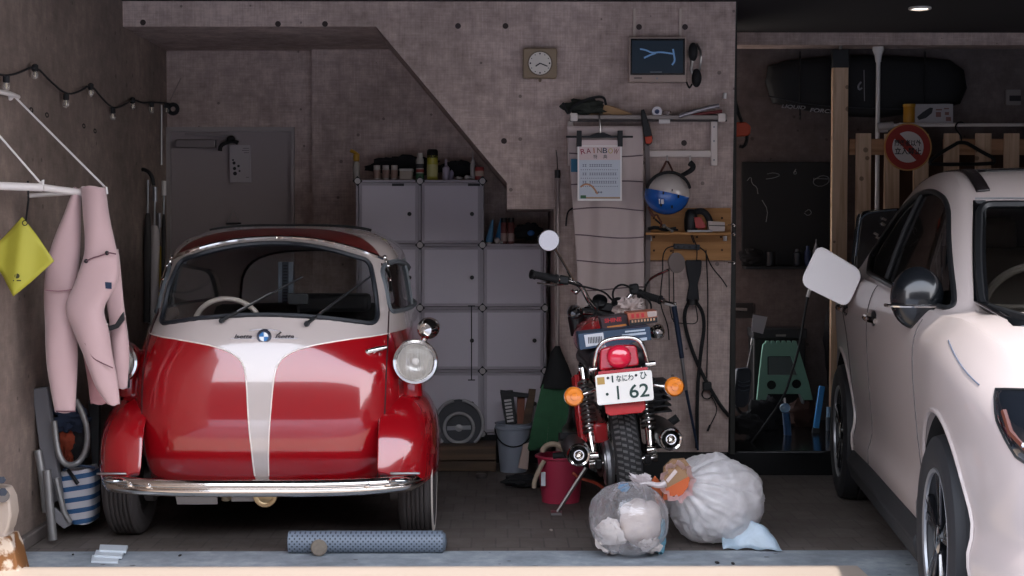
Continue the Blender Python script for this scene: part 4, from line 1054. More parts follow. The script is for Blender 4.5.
# ================================================================ stair wall, alcove and left-hand wall
def wb(px, D, th, name, m, parent=None, **k): return obj(name, plate(px, D, th), m, parent, **k)
def rect(x0,y0,x1,y1): return [(x0,y0),(x1,y0),(x1,y1),(x0,y1)]
def circ(cx,cy,r,n=28,ry=None): return [(cx+r*cos(2*pi*k/n), cy+(ry or r)*sin(2*pi*k/n)) for k in range(n)]
S_ = FL/YF
# --- wall clock
c = W(540,63,YF)
ck = thing('wall_clock','square tan wall clock with a round white dial on the stair wall','clock', c)
D=YF-.06
wb(rpoly(rect(523,48,557,78),2.5,3), D, .06, 'case', mat('clock_tan','8d7a63',.5), ck, bevel=.006)
wb(circ(540,63.2,12.6), D-.004, .008, 'bezel', mat('clock_rim','6f5f4f',.4,.4), ck)
dial = wb(circ(540,63.2,11.3), D-.008, .008, 'dial', mat('clock_dial','d8d0c6',.5), ck, smooth=False)
for k in range(12):
    a = 2*pi*k/12; x, y = 540+9.6*sin(a), 63.2-9.6*cos(a); wb(circ(x,y,.55 if k%3 else .9,8), D-.0095, .0015, 'hour_mark', M_dark, dial, smooth=False)
def hand(ang, L_, w, nm):
    a = W(540,63.2,D-.012); b = W(540+L_*sin(R(ang)),63.2-L_*cos(R(ang)),D-.012); obj(nm, B().bar(a,b,w,.002,up=(0,1,0)), M_black, dial)
hand(235,5.4,.006,'hour_hand'); hand(112,8,.005,'minute_hand')
obj('knob', B().lathe([(.008,0),(.008,.014),(.005,.018)], W(540,78.5,D+.03),(0,0,-1),14), mat('clock_rim','6f5f4f',.4,.4), ck)
# --- wall monitor on two hanger straps
tv = thing('monitor','small silver framed flat screen showing a blue figure, hung high on the stair wall','screen', W(657,82,YF))
D=YF-.07
wb(rpoly(rect(629,37,686.5,82),1.5,3), D, .05, 'housing', mat('monitor_silver','a8958a',.4,.2), tv, bevel=.003)
wb(rect(630.5,38.5,685,75), D-.003, .006, 'bezel', M_piano, tv, smooth=False)
scn = wb(rect(632,40.5,683,73), D-.005, .004, 'screen', mat('screen_dark_blue','1a222b',.15,emit=.35), tv, smooth=False)
M_fig = mat('screen_figure','5a7ba3',.3,emit=.22); M_fig2 = mat('screen_glow','33506f',.3,emit=.4)
fg = B()
for P,r_ in (([(640,49),(646,50),(652,53),(660,52),(668,53),(674,54)],.0045),([(644,58),(650,55),(656,53)],.005),([(673,49),(674,55),(675,61),(672,65)],.005)):
    fg.tube([W(x,y,D-.0055) for x,y in P], r_, 6, smooth=2)
fg.v = [Vector((v.x, (v.y-(D-.0055))*.15+D-.0055, v.z)) for v in fg.v]
obj('picture', fg, M_fig, scn)
wb(rect(650,71.5,662,72.6), D-.0062,.001,'caption_bar', mat('caption_grey','5a5f64',.5), scn, smooth=False)
wb(circ(657,78.3,1.1,14), D-.001,.003,'button', M_alu, tv); wb(rect(634,77.4,642,78.6), D-.001,.002,'maker_mark', mat('mark_brown','4c423d',.6), tv, smooth=False)
for x in (634.5,680.5): obj('hanger_strap', plate(rect(x-1.1,8.5,x+1.1,38), YF-.012, .01), mat('strap_cream','b9a89c',.5), tv, smooth=False)
# --- headphones hanging from the monitor
hp = thing('headphones','black headphones hanging on the right edge of the wall monitor','headphones', W(692,88,YF-.06))
D=YF-.08
obj('ear_cup', B().ball(W(693,52,D),(.025,.03,.048),18,12), M_rubber, hp)
obj('ear_cup', B().ball(W(696.5,78,D),(.026,.03,.048),18,12), M_rubber, hp)
obj('headband', B().tube([W(*p) for p in ((697,44,D),(701,52,D-.02),(700.5,62,D-.02),(699,72,D)) ], .006, 8, smooth=1).tube([W(*p) for p in ((692,60,D),(691,70,D),(694,76,D))],.008,8), M_steel, hp)
obj('cable', B().tube([W(*p) for p in ((692,84,D),(690,88,D),(688.5,87,D+.01),(686.5,82,D+.01))], .005, 6, smooth=2), M_rubber, hp)
# --- white wall rack: rail, uprights and lower bar
M_rack = mat('rack_white','ddd0c8',.5)
rk = thing('wall_rack','white painted wall rack with an upper rail and shorter lower bar','rack', W(646,165,YF))
D=YF-.10
obj('upper_rail', B().bar(W(570,117,D),W(727,117.5,D),.02,.022), mat('rail_grey_metal','8f857f',.4,.4), rk, bevel=.003)
for x,y in ((574,117),(722,117.5)): wb(rpoly(rect(x-3.6,y-4,x+3.6,y+4),.8,2), D-.016,.045,'end_block', M_rack, rk, bevel=.002)
obj('upright', B().prism(pxpoly(rect(711,121,717.5,165.5), YF-.03),(0,.03,0)), M_rack, rk, bevel=.003)
obj('upright', B().prism(pxpoly(rect(567.8,121,573.5,165.5), YF-.03),(0,.03,0)), M_rack, rk, bevel=.003)
obj('lower_bar', B().prism(pxpoly(rect(573.5,150.5,711,157), YF-.028),(0,.026,0)), M_rack, rk, bevel=.003)
for x,y in ((714,127),(714,141),(714,160),(570.5,127)): obj('screw', B().lathe([(.005,0),(.005,-.002),(.0001,-.003)], W(x,y,YF-.032),(0,1,0),10), M_steel, rk)
for x in (667,690): obj('hook', B().tube([W(x,156,YF-.04),W(x,158,YF-.07),W(x+.5,163,YF-.08),W(x+1.5,162,YF-.10)], .005,6,smooth=1), M_white, rk)
obj('label_tag', plate(rect(659,119.5,670,123.5), D-.012,.003), M_white, rk, smooth=False)
# shelf board behind the upper rail
obj('shelf_board', B().prism([W(570,119,YF-.005),W(727,119,YF-.005),W(727,119.3,D),W(570,119.3,D)],(0,0,-.012)), mat('shelf_dark','3a3331',.7), rk, smooth=False)
# --- things on the rack
Ds = YF-.075
o = obj('camouflage_bag', crumple(W(585,107,Ds),(.100,.04,.038),11,amp=.5,fr=2.2).xform(Matrix.Identity(4)), mat('camouflage_cloth','2b2e28',.9,var=.6,vscale=22), None); tag(o,'rolled dark green bag on the left end of the white wall rack','bag')
o2 = obj('bag_strap', B().tube([W(563,103,Ds-.03),W(566,111,Ds-.05),W(569,114,Ds-.05),W(572,106,Ds-.05),W(590,98,Ds-.05),W(604,96,Ds-.04),W(606,105,Ds-.04)],.007,6,smooth=2), M_rubber, o)
o = obj('kraft_paper_bundle', B().prism(pxpoly([(577,116),(580,108),(598,103.5),(612,106),(632,113.5),(633,115.5)],Ds+.0),(0,.05,0)), mat('kraft_paper','a5835f',.8,var=.15), None, bevel=.004); tag(o,'folded brown paper bundle under the green bag on the wall rack','paper')
o = thing('tape_roll','white roll of tape standing on the middle of the wall rack','tape', W(658,116,Ds))
obj('tape', B().lathe([(.012,0),(.024,0),(.026,.004),(.026,.022),(.024,.025),(.012,.025),(.012,0)], W(657,111.5,Ds-.03),(.15,1,0),32,cap=False), mat('tape_white','e0dce0',.5), o)
obj('core', B().lathe([(.012,.002),(.009,.002),(.009,.02),(.0001,.02)], W(657,111.5,Ds-.03),(.15,1,0),24,cap=False), mat('tape_core_blue','4c5878',.6), o)
o = obj('glass_dish', B().lathe([(.020,0),(.024,.012),(.022,.024),(.016,.026),(.014,.01)], W(667,116,Ds),(0,0,1),20,cap=False), mat('cloudy_plastic','8d7c76',.3,alpha=.6), None); tag(o,'small cloudy cup beside the tape roll on the wall rack','cup')
for k,(P,m_,lb,r_) in enumerate([([(679,116.5),(719,105.5)],mat('magazine_silver','a9a3a6',.25,.6),'rolled silver wrapped bundle, topmost at the right end of the wall rack',.012),
      ([(684,117),(722,111.5)],mat('magazine_red','6a2c2c',.5),'dark red stick lying at the right end of the wall rack',.009),
      ([(680,117.5),(719,115.8)],M_dark,'black stick lying flat at the right end of the wall rack',.008)]):
    a,b = W(*P[0],Ds-.04+.02*k),W(*P[1],Ds-.04+.02*k)
    o = obj(['wrapped_bundle','red_stick','black_stick'][k], B().tube([a,a.lerp(b,.3)+Vector((0,0,.004)),a.lerp(b,.7)+Vector((0,0,.003)),b],r_,10,smooth=1), m_, None); tag(o, lb, 'bundle' if k==0 else 'stick')
# --- orange and black pruning saw hanging from the rail
t = thing('folding_saw','black folding saw with an orange red grip hung on the rack rail','saw', W(648,147,YF-.13))
D=YF-.135
obj('sheath', B().prism(pxpoly([(641,110),(644,109),(646,114),(650,127),(653,138),(651.5,144),(648,146),(645,143),(643,130),(641.5,118)],D),(0,.022,0)), M_black, t, bevel=.004)
obj('grip', B().prism(pxpoly([(644.6,137),(652,135.5),(652.6,141),(650,144),(646,143.5)],D-.004),(0,.03,0)), mat('saw_orange','b8432a',.5), t, bevel=.004)
# --- long pale cloth over the rack, hanging behind the motorcycle
rows = []
nx, ny = 46, 50
for j in range(ny+1):
    v = j/ny; y = 126+v*196; r = []
    for i in range(nx+1):
        u = i/nx
        xl = 567+10*min(1,v*1.4); xr = 643+1.5*v
        d = YF-.115 + .012*sin(u*9+v*1.5)+.010*sin(u*23+v*5)*v + (.018*sin(u*5.2)*v)
        r.append(W(xl+(xr-xl)*u, y, d))
    rows.append(r)
cl = obj('curtain', B().grid(rows), mat('pink_grey_cloth','c6b5b0',.9), None, solid=.002); tag(cl,'long pink grey cloth with thin dark stripes hanging from the rack behind the motorcycle','cloth')
for yy in (156,184,210.5,237.5,263,290):
    P = []
    for i in range(0,nx+1,2):
        u = i/nx; v = (yy-126)/196
        xl = 567+10*min(1,v*1.4); xr = 643+1.5*v
        d = YF-.119 + .012*sin(u*9+v*1.5)+.010*sin(u*23+v*5)*v + (.018*sin(u*5.2)*v)
        P.append(W(xl+(xr-xl)*u, yy-1.2+1.8*sin(u*4+yy), d))
    obj('stripe', B().tube(P,.0032,5), mat('stripe_mauve','6c5c60',.9), cl)
obj('sewn_label', plate(rect(571,159,578,172), YF-.124,.003), mat('label_teal','2c6a86',.6), cl, smooth=False)
o = wb([(645,130),(649,131),(651,200),(650,290),(647,318),(645,290),(646,200)],YF-.06,.02,'cloth_edge', mat('cloth_edge_grey','857a78',.9), cl)
# --- clip hanger and the poster on it
hg = thing('clip_hanger','black trouser hanger with two clips hooked over the white rail','hanger', W(600,152,YF-.15))
D=YF-.15
obj('cross_bar', B().bar(W(566,136.8,D),W(633,136.8,D),.008,.010), M_black, hg, bevel=.002)
obj('yoke', B().prism(pxpoly([(586,137.5),(592,134.5),(598,132.5),(604,132.5),(609,134.5),(615,137.5)],D-.002),(0,.012,0)), M_black, hg, bevel=.002)
obj('hook', B().tube([W(600,133,D),W(600,122,D),W(599,116,D+.01),W(600,113,D+.04),W(602,114,D+.06)],.0045,8,smooth=2), M_steel, hg)
for x in (579.3,620.3): wb(rect(x-2.5,130.5,x+2.5,146.5),D-.014,.03,'clip', M_black, hg, bevel=.002)
po = thing('poster','white framed RAINBOW notice clipped to the black hanger','poster', W(599,201,D))
bd_ = wb(rect(577.6,145.5,621.8,200.8),D-.006,.003,'sheet', mat('poster_white','f6f2ee',.4), po, smooth=False)
wb(rect(581.5,140,618.5,146),D-.005,.002,'sheet_top', mat('poster_pink','e0cbc8',.5), po, smooth=False)
e=-.0075
wb(rect(579.3,146.5,620.3,160),D+e,.001,'pink_header', mat('poster_pink','e0cbc8',.5), bd_, smooth=False)
wb(rect(579.3,160,620.3,199),D+e,.001,'pale_field', mat('poster_blue','d0d6de',.5), bd_, smooth=False)
cols=['a0304a','8f3a4a','b56a4a','7e6a5a','3e4658','c8b068','8c4a3c']
for k,chh in enumerate('RAINBOW'):
    x = 582.8+5.5*k; pxt = mat('poster_letter_%s'%('red','rose','rust','brown','slate','gold','maroon')[k], cols[k], .5)
    pxtext(chh, x+.2, 151.2-1.4*cos((k-3)/3*1.3)+.6, D+e-.001, 4.6 if chh!='I' else 1.0, 5.2, pxt, bd_, rz=(k-3)*4, bold=.008)
pxtext('特', 595.3,156.6,D+e-.001,3.8,4,M_dark,bd_); pxtext('典', 605.2,156.6,D+e-.001,3.8,4,M_dark,bd_)
M_line = mat('poster_print','7c8494',.6)
for q,yy in enumerate((165.5,174,182.2)):
    for k in range(15):
        if k in (2,): continue
        x=582.5+2.3*k; 
        if q==0 and k>12: continue
        b_=B().prism(pxpoly(rect(x,yy-1.3,x+1.7,yy-.7),D+e-.001),(0,.0008,0)).prism(pxpoly(rect(x,yy+.6,x+1.7,yy+1.2),D+e-.001),(0,.0008,0)).prism(pxpoly(rect(x+.55,yy-1.3,x+1.1,yy+1.2),D+e-.0012),(0,.0008,0))
        obj('small_print', b_, M_line, bd_, smooth=False)
    for k in range(18):
        x=581.2+2.12*k; wb(circ(x,yy+4.2,.45,8),D+e-.001,.0008,'dot', mat('poster_dot','5b6478',.6), bd_, smooth=False)
wb(rect(580.5,195.3,586,198.5),D+e-.001,.0008,'green_patch', mat('poster_green','4f7a58',.6), bd_, smooth=False)
wb(rect(586,197,620,198.7),D+e-.001,.0008,'ground_strip', mat('poster_sand','b89a7c',.6), bd_, smooth=False)
obj('rainbow_arc', B().tube([W(x,y,D+e-.001) for x,y in ((580.5,187),(584,184.5),(588.5,184.2),(592.5,186.5),(595.5,190.5),(597.5,194))],.005,6,smooth=1), mat('poster_orange','cf9a78',.5), bd_)
for k in range(3): wb(circ(596+2.6*k,192.3,1.0,10),D+e-.001,.0008,'small_print', M_line, bd_, smooth=False)
# --- helmet hung from the lower bar
hm = thing('bowl_helmet','round white and blue sports helmet hung by its straps below the rack','helmet', W(667,214,YF-.15))
D=YF-.17; hcn = W(667,194,D)
m = mat('helmet_two_tone','c9bfb8',.25,coat=.6); nt=m.node_tree; p=nt.nodes['Principled BSDF']; tcn=N(nt,'ShaderNodeTexCoord'); sx=N(nt,'ShaderNodeSeparateXYZ'); nt.links.new(tcn.outputs['Object'],sx.inputs[0])
h0 = hcn.z-BASE[hm.name].z
blue = math_(nt,'LESS_THAN', math_(nt,'ADD', sx.outputs[2], math_(nt,'MULTIPLY', sx.outputs[0], .22)), h0+.004)
dark = math_(nt,'GREATER_THAN', math_(nt,'ADD', sx.outputs[2], math_(nt,'MULTIPLY', sx.outputs[0], .55)), h0+.083)
nt.links.new(mixc(nt, blue, mixc(nt, 0.0, 'c9bfb8','3a3032'), '1d5cae'), p.inputs['Base Color'])
obj('shell', B().ball(hcn,(.116,.10,.106),36,24), m, hm)
obj('brow_band', B().tube([hcn+Vector((.112*cos(a),-.05-.04*sin(a),.106*sin(a))) for a in [R(15)+R(150)*k/24 for k in range(25)]], .008, 6), M_rubber, hm)
for x,y in ((663.5,193),(672,190.5),(678.5,196.5),(661,205),(672,207)): obj('vent', B().ball(W(x,y,D-.092),(.006,.008,.009),10,8), M_black, hm)
for k,(x,w_) in enumerate(((659.5,1.2),(662.5,2.4))): wb(rect(x-w_/2,199+.3*k,x+w_/2,204),D-.104,.004,'mark', mat('mark_white','dcdde0',.5), hm, smooth=False)
obj('strap', B().tube([W(658,177,D),W(664,166,D+.02),W(667,160,YF-.10),W(671,167,D+.02),W(675,178,D)],.0055,6,smooth=1), mat('strap_brown','5a342a',.7), hm)
obj('strap', B().tube([W(648,207,D),W(652,214,D),W(655,216,D)],.006,6,smooth=1), mat('strap_brown','5a342a',.7), hm)
# --- black padded hook tool
o = obj('black_sleeve', B().tube([W(690,163,YF-.12),W(693.5,166,YF-.13),W(692,170,YF-.13),W(684,174.5,YF-.12),W(677,177.5,YF-.11)],lambda t:.017-.008*t,12,smooth=2), M_rubber, None); tag(o,'curved black sleeve hanging from the right hook beside the helmet','sleeve')
# --- plywood shelf unit with its clutter
ps = thing('plywood_shelf','yellow plywood wall shelf with upper and lower boards below the helmet','shelf', W(688,261,YF))
obj('upper_board', plate(rect(645.5,208,731,233),YF-.022,.02), M_ply, ps, bevel=.002)
obj('lower_board', plate(rect(645.5,233,731,260.5),YF-.03,.028), M_ply, ps, bevel=.002)
obj('ledge', B().prism([W(645.5,232.5,YF-.03),W(731,232.5,YF-.03),W(731,232.5,YF-.15),W(645.5,232.5,YF-.15)],(0,0,-.012)), M_ply, ps, bevel=.002)
for x,y in ((654,218),(654,250.5),(722,218),(722,226),(654,237),(671,251),(721,237),(722,250),(697,237)): obj('screw_hole', B().lathe([(.006,0),(.0001,-.002)], W(x,y,YF-.031 if y>233 else YF-.023),(0,1,0),10), mat('hole_brown','4a3220',.8), ps)
for x,y,d in ((733,225,.02),(732,234,.02),(733,262.5,.02)):
    obj('screw_eye', B().tube([W(728,y,YF-.06),W(731,y,YF-.07),W(733,y-1.5,YF-.07),W(735,y,YF-.07),W(734,y+2,YF-.07)],.0035,6,smooth=1), M_chrome, ps)
for x,y in ((650,236),(725,236)): obj('bracket', B().cyl(W(x,y,YF-.05),W(x,y+5,YF-.05),.01,n=12), M_white, ps)
# electric sander on the ledge
zt = W(690,231.5,YF-.15).z
sd_ = thing('power_sander','black and red handheld power tool standing on the plywood shelf','power tool', W(697,232,YF-.12))
obj('motor_body', B().lathe([(.026,0),(.034,.01),(.036,.06),(.030,.10),(.018,.115),(.0001,.118)], W(691,232,YF-.11),(0,0,1),20), M_black, sd_)
obj('handle', B().tube([W(689,214,YF-.11),W(700,210.5,YF-.11),W(706,213,YF-.11),W(710,221,YF-.11),W(711,228,YF-.11)],lambda t:.017,10,smooth=2), M_rubber, sd_)
obj('red_panel', B().prism(pxpoly([(694,217),(701,217),(706,226),(704,229),(696,228)],YF-.15),(0,.04,0)), mat('tool_red','a33a34',.4), sd_, bevel=.003)
obj('base_plate', B().box(W(699,231,YF-.11),(.13,.07,.012)), M_steel, sd_, bevel=.002)
o = obj('small_carton', B().prism(pxpoly([(708,221),(725,222),(725,231.5),(709,231.5)],YF-.13),(0,.06,0)), mat('pale_box','b8aaa2',.6), None, bevel=.003); tag(o,'small pale carton at the right end of the plywood shelf','box')
obj('lid_line', plate([(709,225),(725,225.5),(725,226.3),(709,225.8)],YF-.132,.002), M_dark, o, smooth=False)
# tangle of tools and cables on the ledge
for k,(P,r_,lb,nm,ct) in enumerate([([(648,229),(656,227),(664,230),(676,228.5)],.009,'long black tool lying on the left of the plywood shelf','pry_bar','tool'),
     ([(655,219),(662,225),(670,229),(678,230)],.005,'thin dark pliers leaning on the plywood shelf','pliers','tool'),
     ([(650,212),(653,217),(657,214),(659,219),(662,223),(660,228)],.005,'brown cord looped over the left end of the plywood shelf','cord','cord')]):
    o = obj(nm, B().tube([W(x,y,YF-.10-.015*k) for x,y in P], r_, 8, smooth=1), mat('cord_brown','6a3a28',.7) if k==2 else M_black, None); tag(o, lb, ct)
o = obj('spanner', B().tube([W(664,226,YF-.14),W(672,231,YF-.14)],.005,8).ball(W(664,226,YF-.14),.011,10,6).ball(W(672,231,YF-.14),.009,10,6), M_steel, None); tag(o,'small steel spanner lying on the plywood shelf beside the black tool','tool')
# power strip and wires
st = thing('power_strip','slim dark power strip fixed across the lower plywood board','power strip', W(688,250,YF-.04))
obj('strip_body', B().prism(pxpoly(rpoly([(674,243.5),(700,244.5),(700,250),(674,249)],1.2,3),YF-.065),(0,.035,0)), mat('strip_grey','33363c',.5), st, bevel=.003)
for k in range(4): obj('socket', B().lathe([(.007,0),(.007,-.002),(.0001,-.002)], W(678+5.8*k,246.9+.2*k,YF-.066),(0,1,0),12), M_black, st)
for nm,P,r_,lb in [('cable',[(674,246),(666,248),(662.5,256),(663,270),(661,288),(660,305),(668,325),(669,340)],.0035,'thin black cable hanging from the left end of the power strip'),
      ('cable',[(700,247.5),(706,252),(709,262),(714,270),(722,279),(727,287)],.0035,'thin black cable running from the power strip to the pillar edge'),
      ('cable',[(692,230),(693,238),(697,246),(697,258),(696,264)],.003,'thin black cable dropping from the sander over the lower plywood board'),
      ('cable',[(690,226),(691,236),(694,243)],.003,'short black cable from the sander plug to the power strip'),
      ('cable',[(706,250),(708,290),(707.5,330),(707,372),(706,384)],.0035,'straight black cable hanging from the shelf to a small plug'),
      ('cable',[(673,250),(674,300),(673.5,322)],.003,'straight black wire hanging behind the right handlebar mirror'),
      ('cable',[(669,262),(669.5,322),(684,323.5),(698,324),(697,312),(695,303)],.003,'black wire bent square along the pillar below the shelf')]:
    o = obj(nm, B().tube([W(x,y,YF-.035-.05*(y<262)) for x,y in P], r_, 6, smooth=2), M_rubber, None); tag(o, lb, 'cable')
# plug ring lower on the pillar
t = thing('plug_adapter','black plug adapter with a ring hanging low on the pillar','plug', W(707,398,YF-.04))
obj('adapter', B().box(W(707,386,YF-.04),(.045,.03,.045)), M_black, t, bevel=.006)
obj('ring', B().tube([W(707+5*cos(a),394+5*sin(a),YF-.03) for a in [2*pi*k/20 for k in range(20)]],.004,6,closed=True), M_rubber, t)
obj('lead', B().tube([W(x,y,YF-.03) for x,y in ((711,396),(716,404),(717,412),(712,422),(708,430))],.003,6,smooth=2).tube([W(x,y,YF-.03) for x,y in ((710,425),(707.5,431))],.006,6), M_rubber, t)
# surf leash: cuff and long loop of cord
t = thing('surf_leash','black surfboard leash with a wide cuff hanging down the pillar in a loop','leash', W(694,450,YF-.05))
D=YF-.06
obj('cuff', B().prism(pxpoly(rpoly([(685.5,260),(702,260),(701,273),(698,284),(699.5,301),(686.5,302),(689.5,284),(687,273)],2,4),D),(0,.03,0)), mat('leash_cuff','2b2c2f',.8), t, bevel=.004)
obj('cord', B().tube([W(x,y,YF-.04) for x,y in ((689,302),(685,310),(684,322),(690,345),(700,370),(712,392),(722,408),(729,416))],.0095,8,smooth=2), M_rubber, t)
obj('cord', B().tube([W(x,y,YF-.055) for x,y in ((696,302),(703,312),(704.5,328),(701,350),(698,380),(697,410),(697,448))],.0095,8,smooth=2), M_rubber, t)
obj('swivel', B().cyl(W(692.5,299,D),W(692.5,305,D),.03,n=14), M_black, t)
# --- navy telescopic pole leaning at the pillar
t = thing('fishing_rod','slim navy blue rod with a pale tip leaning on the pillar','rod', W(704,455,YF-.12))
obj('handle', B().cyl(W(674,306,YF-.12),W(682,358,YF-.11),.014,.012,n=12), M_navy, t)
obj('ferrule', B().cyl(W(682,358,YF-.11),W(686,390,YF-.11),.009,n=12), M_steel, t)
obj('tip', B().cyl(W(686,390,YF-.11),W(698,450,YF-.06),.008,.006,n=12), M_navy, t)
obj('cap', B().cyl(W(665,303,YF-.13),W(676,306.5,YF-.12),.008,n=10), M_white, t)
# --- small black wall hook
o = obj('coat_hook', B().tube([W(x,y,YF-.04) for x,y in ((573,208),(568,211),(566.5,218),(566,226))],.005,6,smooth=2), M_black, None); tag(o,'curved black cable end on the wall left of the long cloth','cable')
# --- broom
t = thing('broom','green bristled garden broom with a long grey handle, leaning upside up at the alcove edge','broom', W(555,445,YF-.10))
obj('handle', B().cyl(W(557.5,176,YF-.02),W(557.5,350,YF-.10),.0105,n=14), mat('broom_handle_grey','8d807c',.4,.3), t)
obj('end_cap', B().cyl(W(557.5,170,YF-.02),W(557.5,178,YF-.02),.0145,n=14).tube([W(557.5,170,YF-.02),W(557,158,YF-.01),W(556,150,YF-.005)],.002,5), M_black, t)
D=YF-.12
sec = []
for yy,x0,x1,dp in ((346,555,560,.02),(352,551,562,.035),(365,547,568,.045),(385,541,575,.05),(388,540,575.5,.05)):
    c0 = W((x0+x1)/2,yy,D); hw = (x1-x0)/2*D/FL
    sec.append([c0+Vector((hw*cos(a),dp*sin(a),0)) for a in [2*pi*k/20 for k in range(20)]])
obj('binding', B().grid(sec,cu=True,capa=True,capb=True), mat('broom_black','17191a',.8), t)
br_ = B(); random.seed(3)
for k in range(320):
    u = random.random(); dd = (random.random()-.5)*.09
    top = W(542+31*u, 384+random.random()*4, D+dd*.6); bot_x = 528+53*u + random.uniform(-1,1)
    bot_y = 449 - 19*u**1.3 + random.uniform(-3,2)
    bt = W(bot_x, bot_y, D+dd); md = top.lerp(bt,.5)+Vector((0,0,.01))
    br_.tube([top, md, bt], .0035, 3)
o = obj('bristles', br_, mat('bristle_green','205332',.7,var=.4,vscale=30), t); o['kind']='stuff'
# --- white storage cubes: panels, connectors, knobs
DC = 8.28
cab = thing('storage_cubes','stacked light grey plastic storage cubes with round connectors filling the alcove','cabinet', W(452,440,DC+.18))
M_pan = mat('panel_grey','c9c2ca',.55); M_edge = mat('panel_edge','a8a1a8',.5)
CX=[357.5,420,482.5,545]; CY=[181,245,308,371,434]
def cubes(j,i): return not (j==0 and i==2)
for j in range(4):
    for i in range(3):
        if not cubes(j,i): continue
        x0,x1,y0,y1 = CX[i],CX[i+1],CY[j],CY[j+1]
        dr = obj('door', B().prism(pxpoly(rpoly(rect(x0+1.6,y0+1.6,x1-1.6,y1-1.6),2,2),DC-.004),(0,.008,0)), M_edge, cab, bevel=.001)
        obj('door_panel', B().prism(pxpoly(rect(x0+4.5,y0+4.5,x1-4.5,y1-4.5),DC-.0065),(0,.004,0)), M_pan, dr, bevel=.001)
        kx = x1-10.5
        obj('knob', B().lathe([(.0115,0),(.0115,-.012),(.0001,-.014)], W(kx,(y0+y1)/2+1,DC-.006),(0,1,0),16), M_black, dr)
a_ = W(CX[0],CY[0],DC); b_ = W(CX[3],CY[4],DC); mx = W(CX[2],CY[1],DC)
fr = B()
for x in (0,1,2,3):
    X = W(CX[x],300,DC).x; top = a_.z if x < 3 else mx.z
    fr.mm(X-.006,X+.006,DC+.004,DC+.33,b_.z,top)
obj('side_panels', fr, M_edge, cab, smooth=False)
tp = B().mm(a_.x-.006,mx.x+.006,DC-.0,DC+.34,a_.z-.006,a_.z+.006).mm(mx.x,b_.x+.006,DC,DC+.34,mx.z-.006,mx.z+.006)
for y in CY[1:]:
    z = W(400,y,DC).z; tp.mm(a_.x,b_.x if y!=CY[1] else mx.x,DC+.004,DC+.33,z-.005,z+.005)
obj('shelves', tp, M_edge, cab, smooth=False)
obj('back_panel', B().mm(a_.x,mx.x,DC+.33,DC+.34,b_.z,a_.z).mm(mx.x,b_.x,DC+.33,DC+.34,b_.z,mx.z), M_edge, cab, smooth=False)
for j in range(5):
    for i in range(4):
        if j==0 and i==3: continue
        c = W(CX[i],CY[j],DC-.006)
        q = B().prism([c+Vector((.028*cos(a),0,.028*sin(a))) for a in (0,pi/2,pi,3*pi/2)],(0,.008,0))
        k_ = obj('connector', q, M_black, cab, smooth=False)
        obj('connector_cap', B().lathe([(.0165,0),(.016,-.006),(.0001,-.007)], c,(0,1,0),20), mat('connector_white','b8b2b0',.4), k_)
for x,y0,y1 in ((471.5,306,380),(409,306,330)):
    obj('door_pull', B().bar(W(x,y0,DC-.012),W(x,y1,DC-.012),.004,.006).bar(W(x-3.5,y0,DC-.012),W(x+3.5,y0,DC-.012),.005,.006).bar(W(x-3.5,y1,DC-.012),W(x+3.5,y1,DC-.012),.005,.006), M_black, cab)
for x in (398,474): obj('label_slot', plate(rect(x-6,183.5,x+6,186),DC-.008,.004), M_dark, cab, smooth=False)
obj('base', B().mm(a_.x+.02,b_.x-.01,DC+.03,DC+.33,0,b_.z-.005), M_dark, cab, smooth=False)
# --- bottles and tins on top of the cubes
zt_ = a_.z+.006; zt2 = mx.z+.006
def sx(px, D): return W(px,200,D).x
def bottle(name, px, D, z0, hpx, wpx, prof, m, label, cat, extra=(), grp=None):
    h = hpx*D/FL; w_ = wpx*D/FL/2; x = sx(px,D)
    t = thing(name, label, cat, (x,D,z0), grp)
    obj('container', B().lathe([(a*w_,b*h) for a,b in prof],(x,D,z0),(0,0,1),20), m, t)
    for nm,(pr,mm_) in extra: obj(nm, B().lathe([(a*w_,b*h) for a,b in pr],(x,D,z0),(0,0,1),20), mm_, t)
    return t
JAR=[(.9,0),(1,.03),(1,.72),(.85,.80)]; CAP=[(.88,.78),(.9,.80),(.9,1),(.0001,1)]
CAN=[(.92,0),(1,.02),(1,.80),(.7,.86)]; LB=[(1.02,.15),(1.03,.16),(1.03,.66),(1.02,.67)]
D1=8.36
bottle('spray_bottle',356.5,D1,zt_,20,7,[(.9,0),(1,.04),(1,.8),(.5,.95)],mat('bottle_pale','9a948c',.4),'pale spray bottle with a yellow trigger, first on the storage cubes','bottle',
   (('trigger_head',([(.6,.95),(.9,1.0),(.9,1.25),(.5,1.32),(.0001,1.32)],mat('trigger_yellow','b58a25',.5))),))
tt = bpy.data.objects[-1] if False else None
o = [q for q in bpy.data.objects if q.name.startswith('spray_bottle')][0]
obj('nozzle', B().tube([W(359,156,D1),W(354,152,D1),W(350.5,150.5,D1)],.010,8), mat('trigger_yellow','b58a25',.5), o)
jar_l=['white lidded jar, left one of three on the storage cubes','white lidded jar, middle one of three on the storage cubes','white lidded jar, right one of three on the storage cubes']
j0=None
for k,x in enumerate((377,386,394.5)):
    if k==0: j0=bottle('jar',x,D1,zt_,15,7.2,JAR,mat('jar_white','a29a92',.45),jar_l[0],'jar',(('lid',(CAP,mat('jar_lid','b8b0a8',.45))),('paper_label',(LB,mat('jar_label','8f7468',.6)))),'lidded jars on the storage cubes')
    else: dup(j0,(sx(x,D1),D1,zt_),rz=.4*k,label=jar_l[k])
o = thing('clear_tub','low clear tub between the jars and the striped tube','tub',(sx(406,D1),D1,zt_))
obj('tub', B().mm(sx(400,D1),sx(413,D1),D1-.05,D1+.05,zt_,zt_+.055), mat('tub_tan','9c8f80',.4), o, bevel=.008)
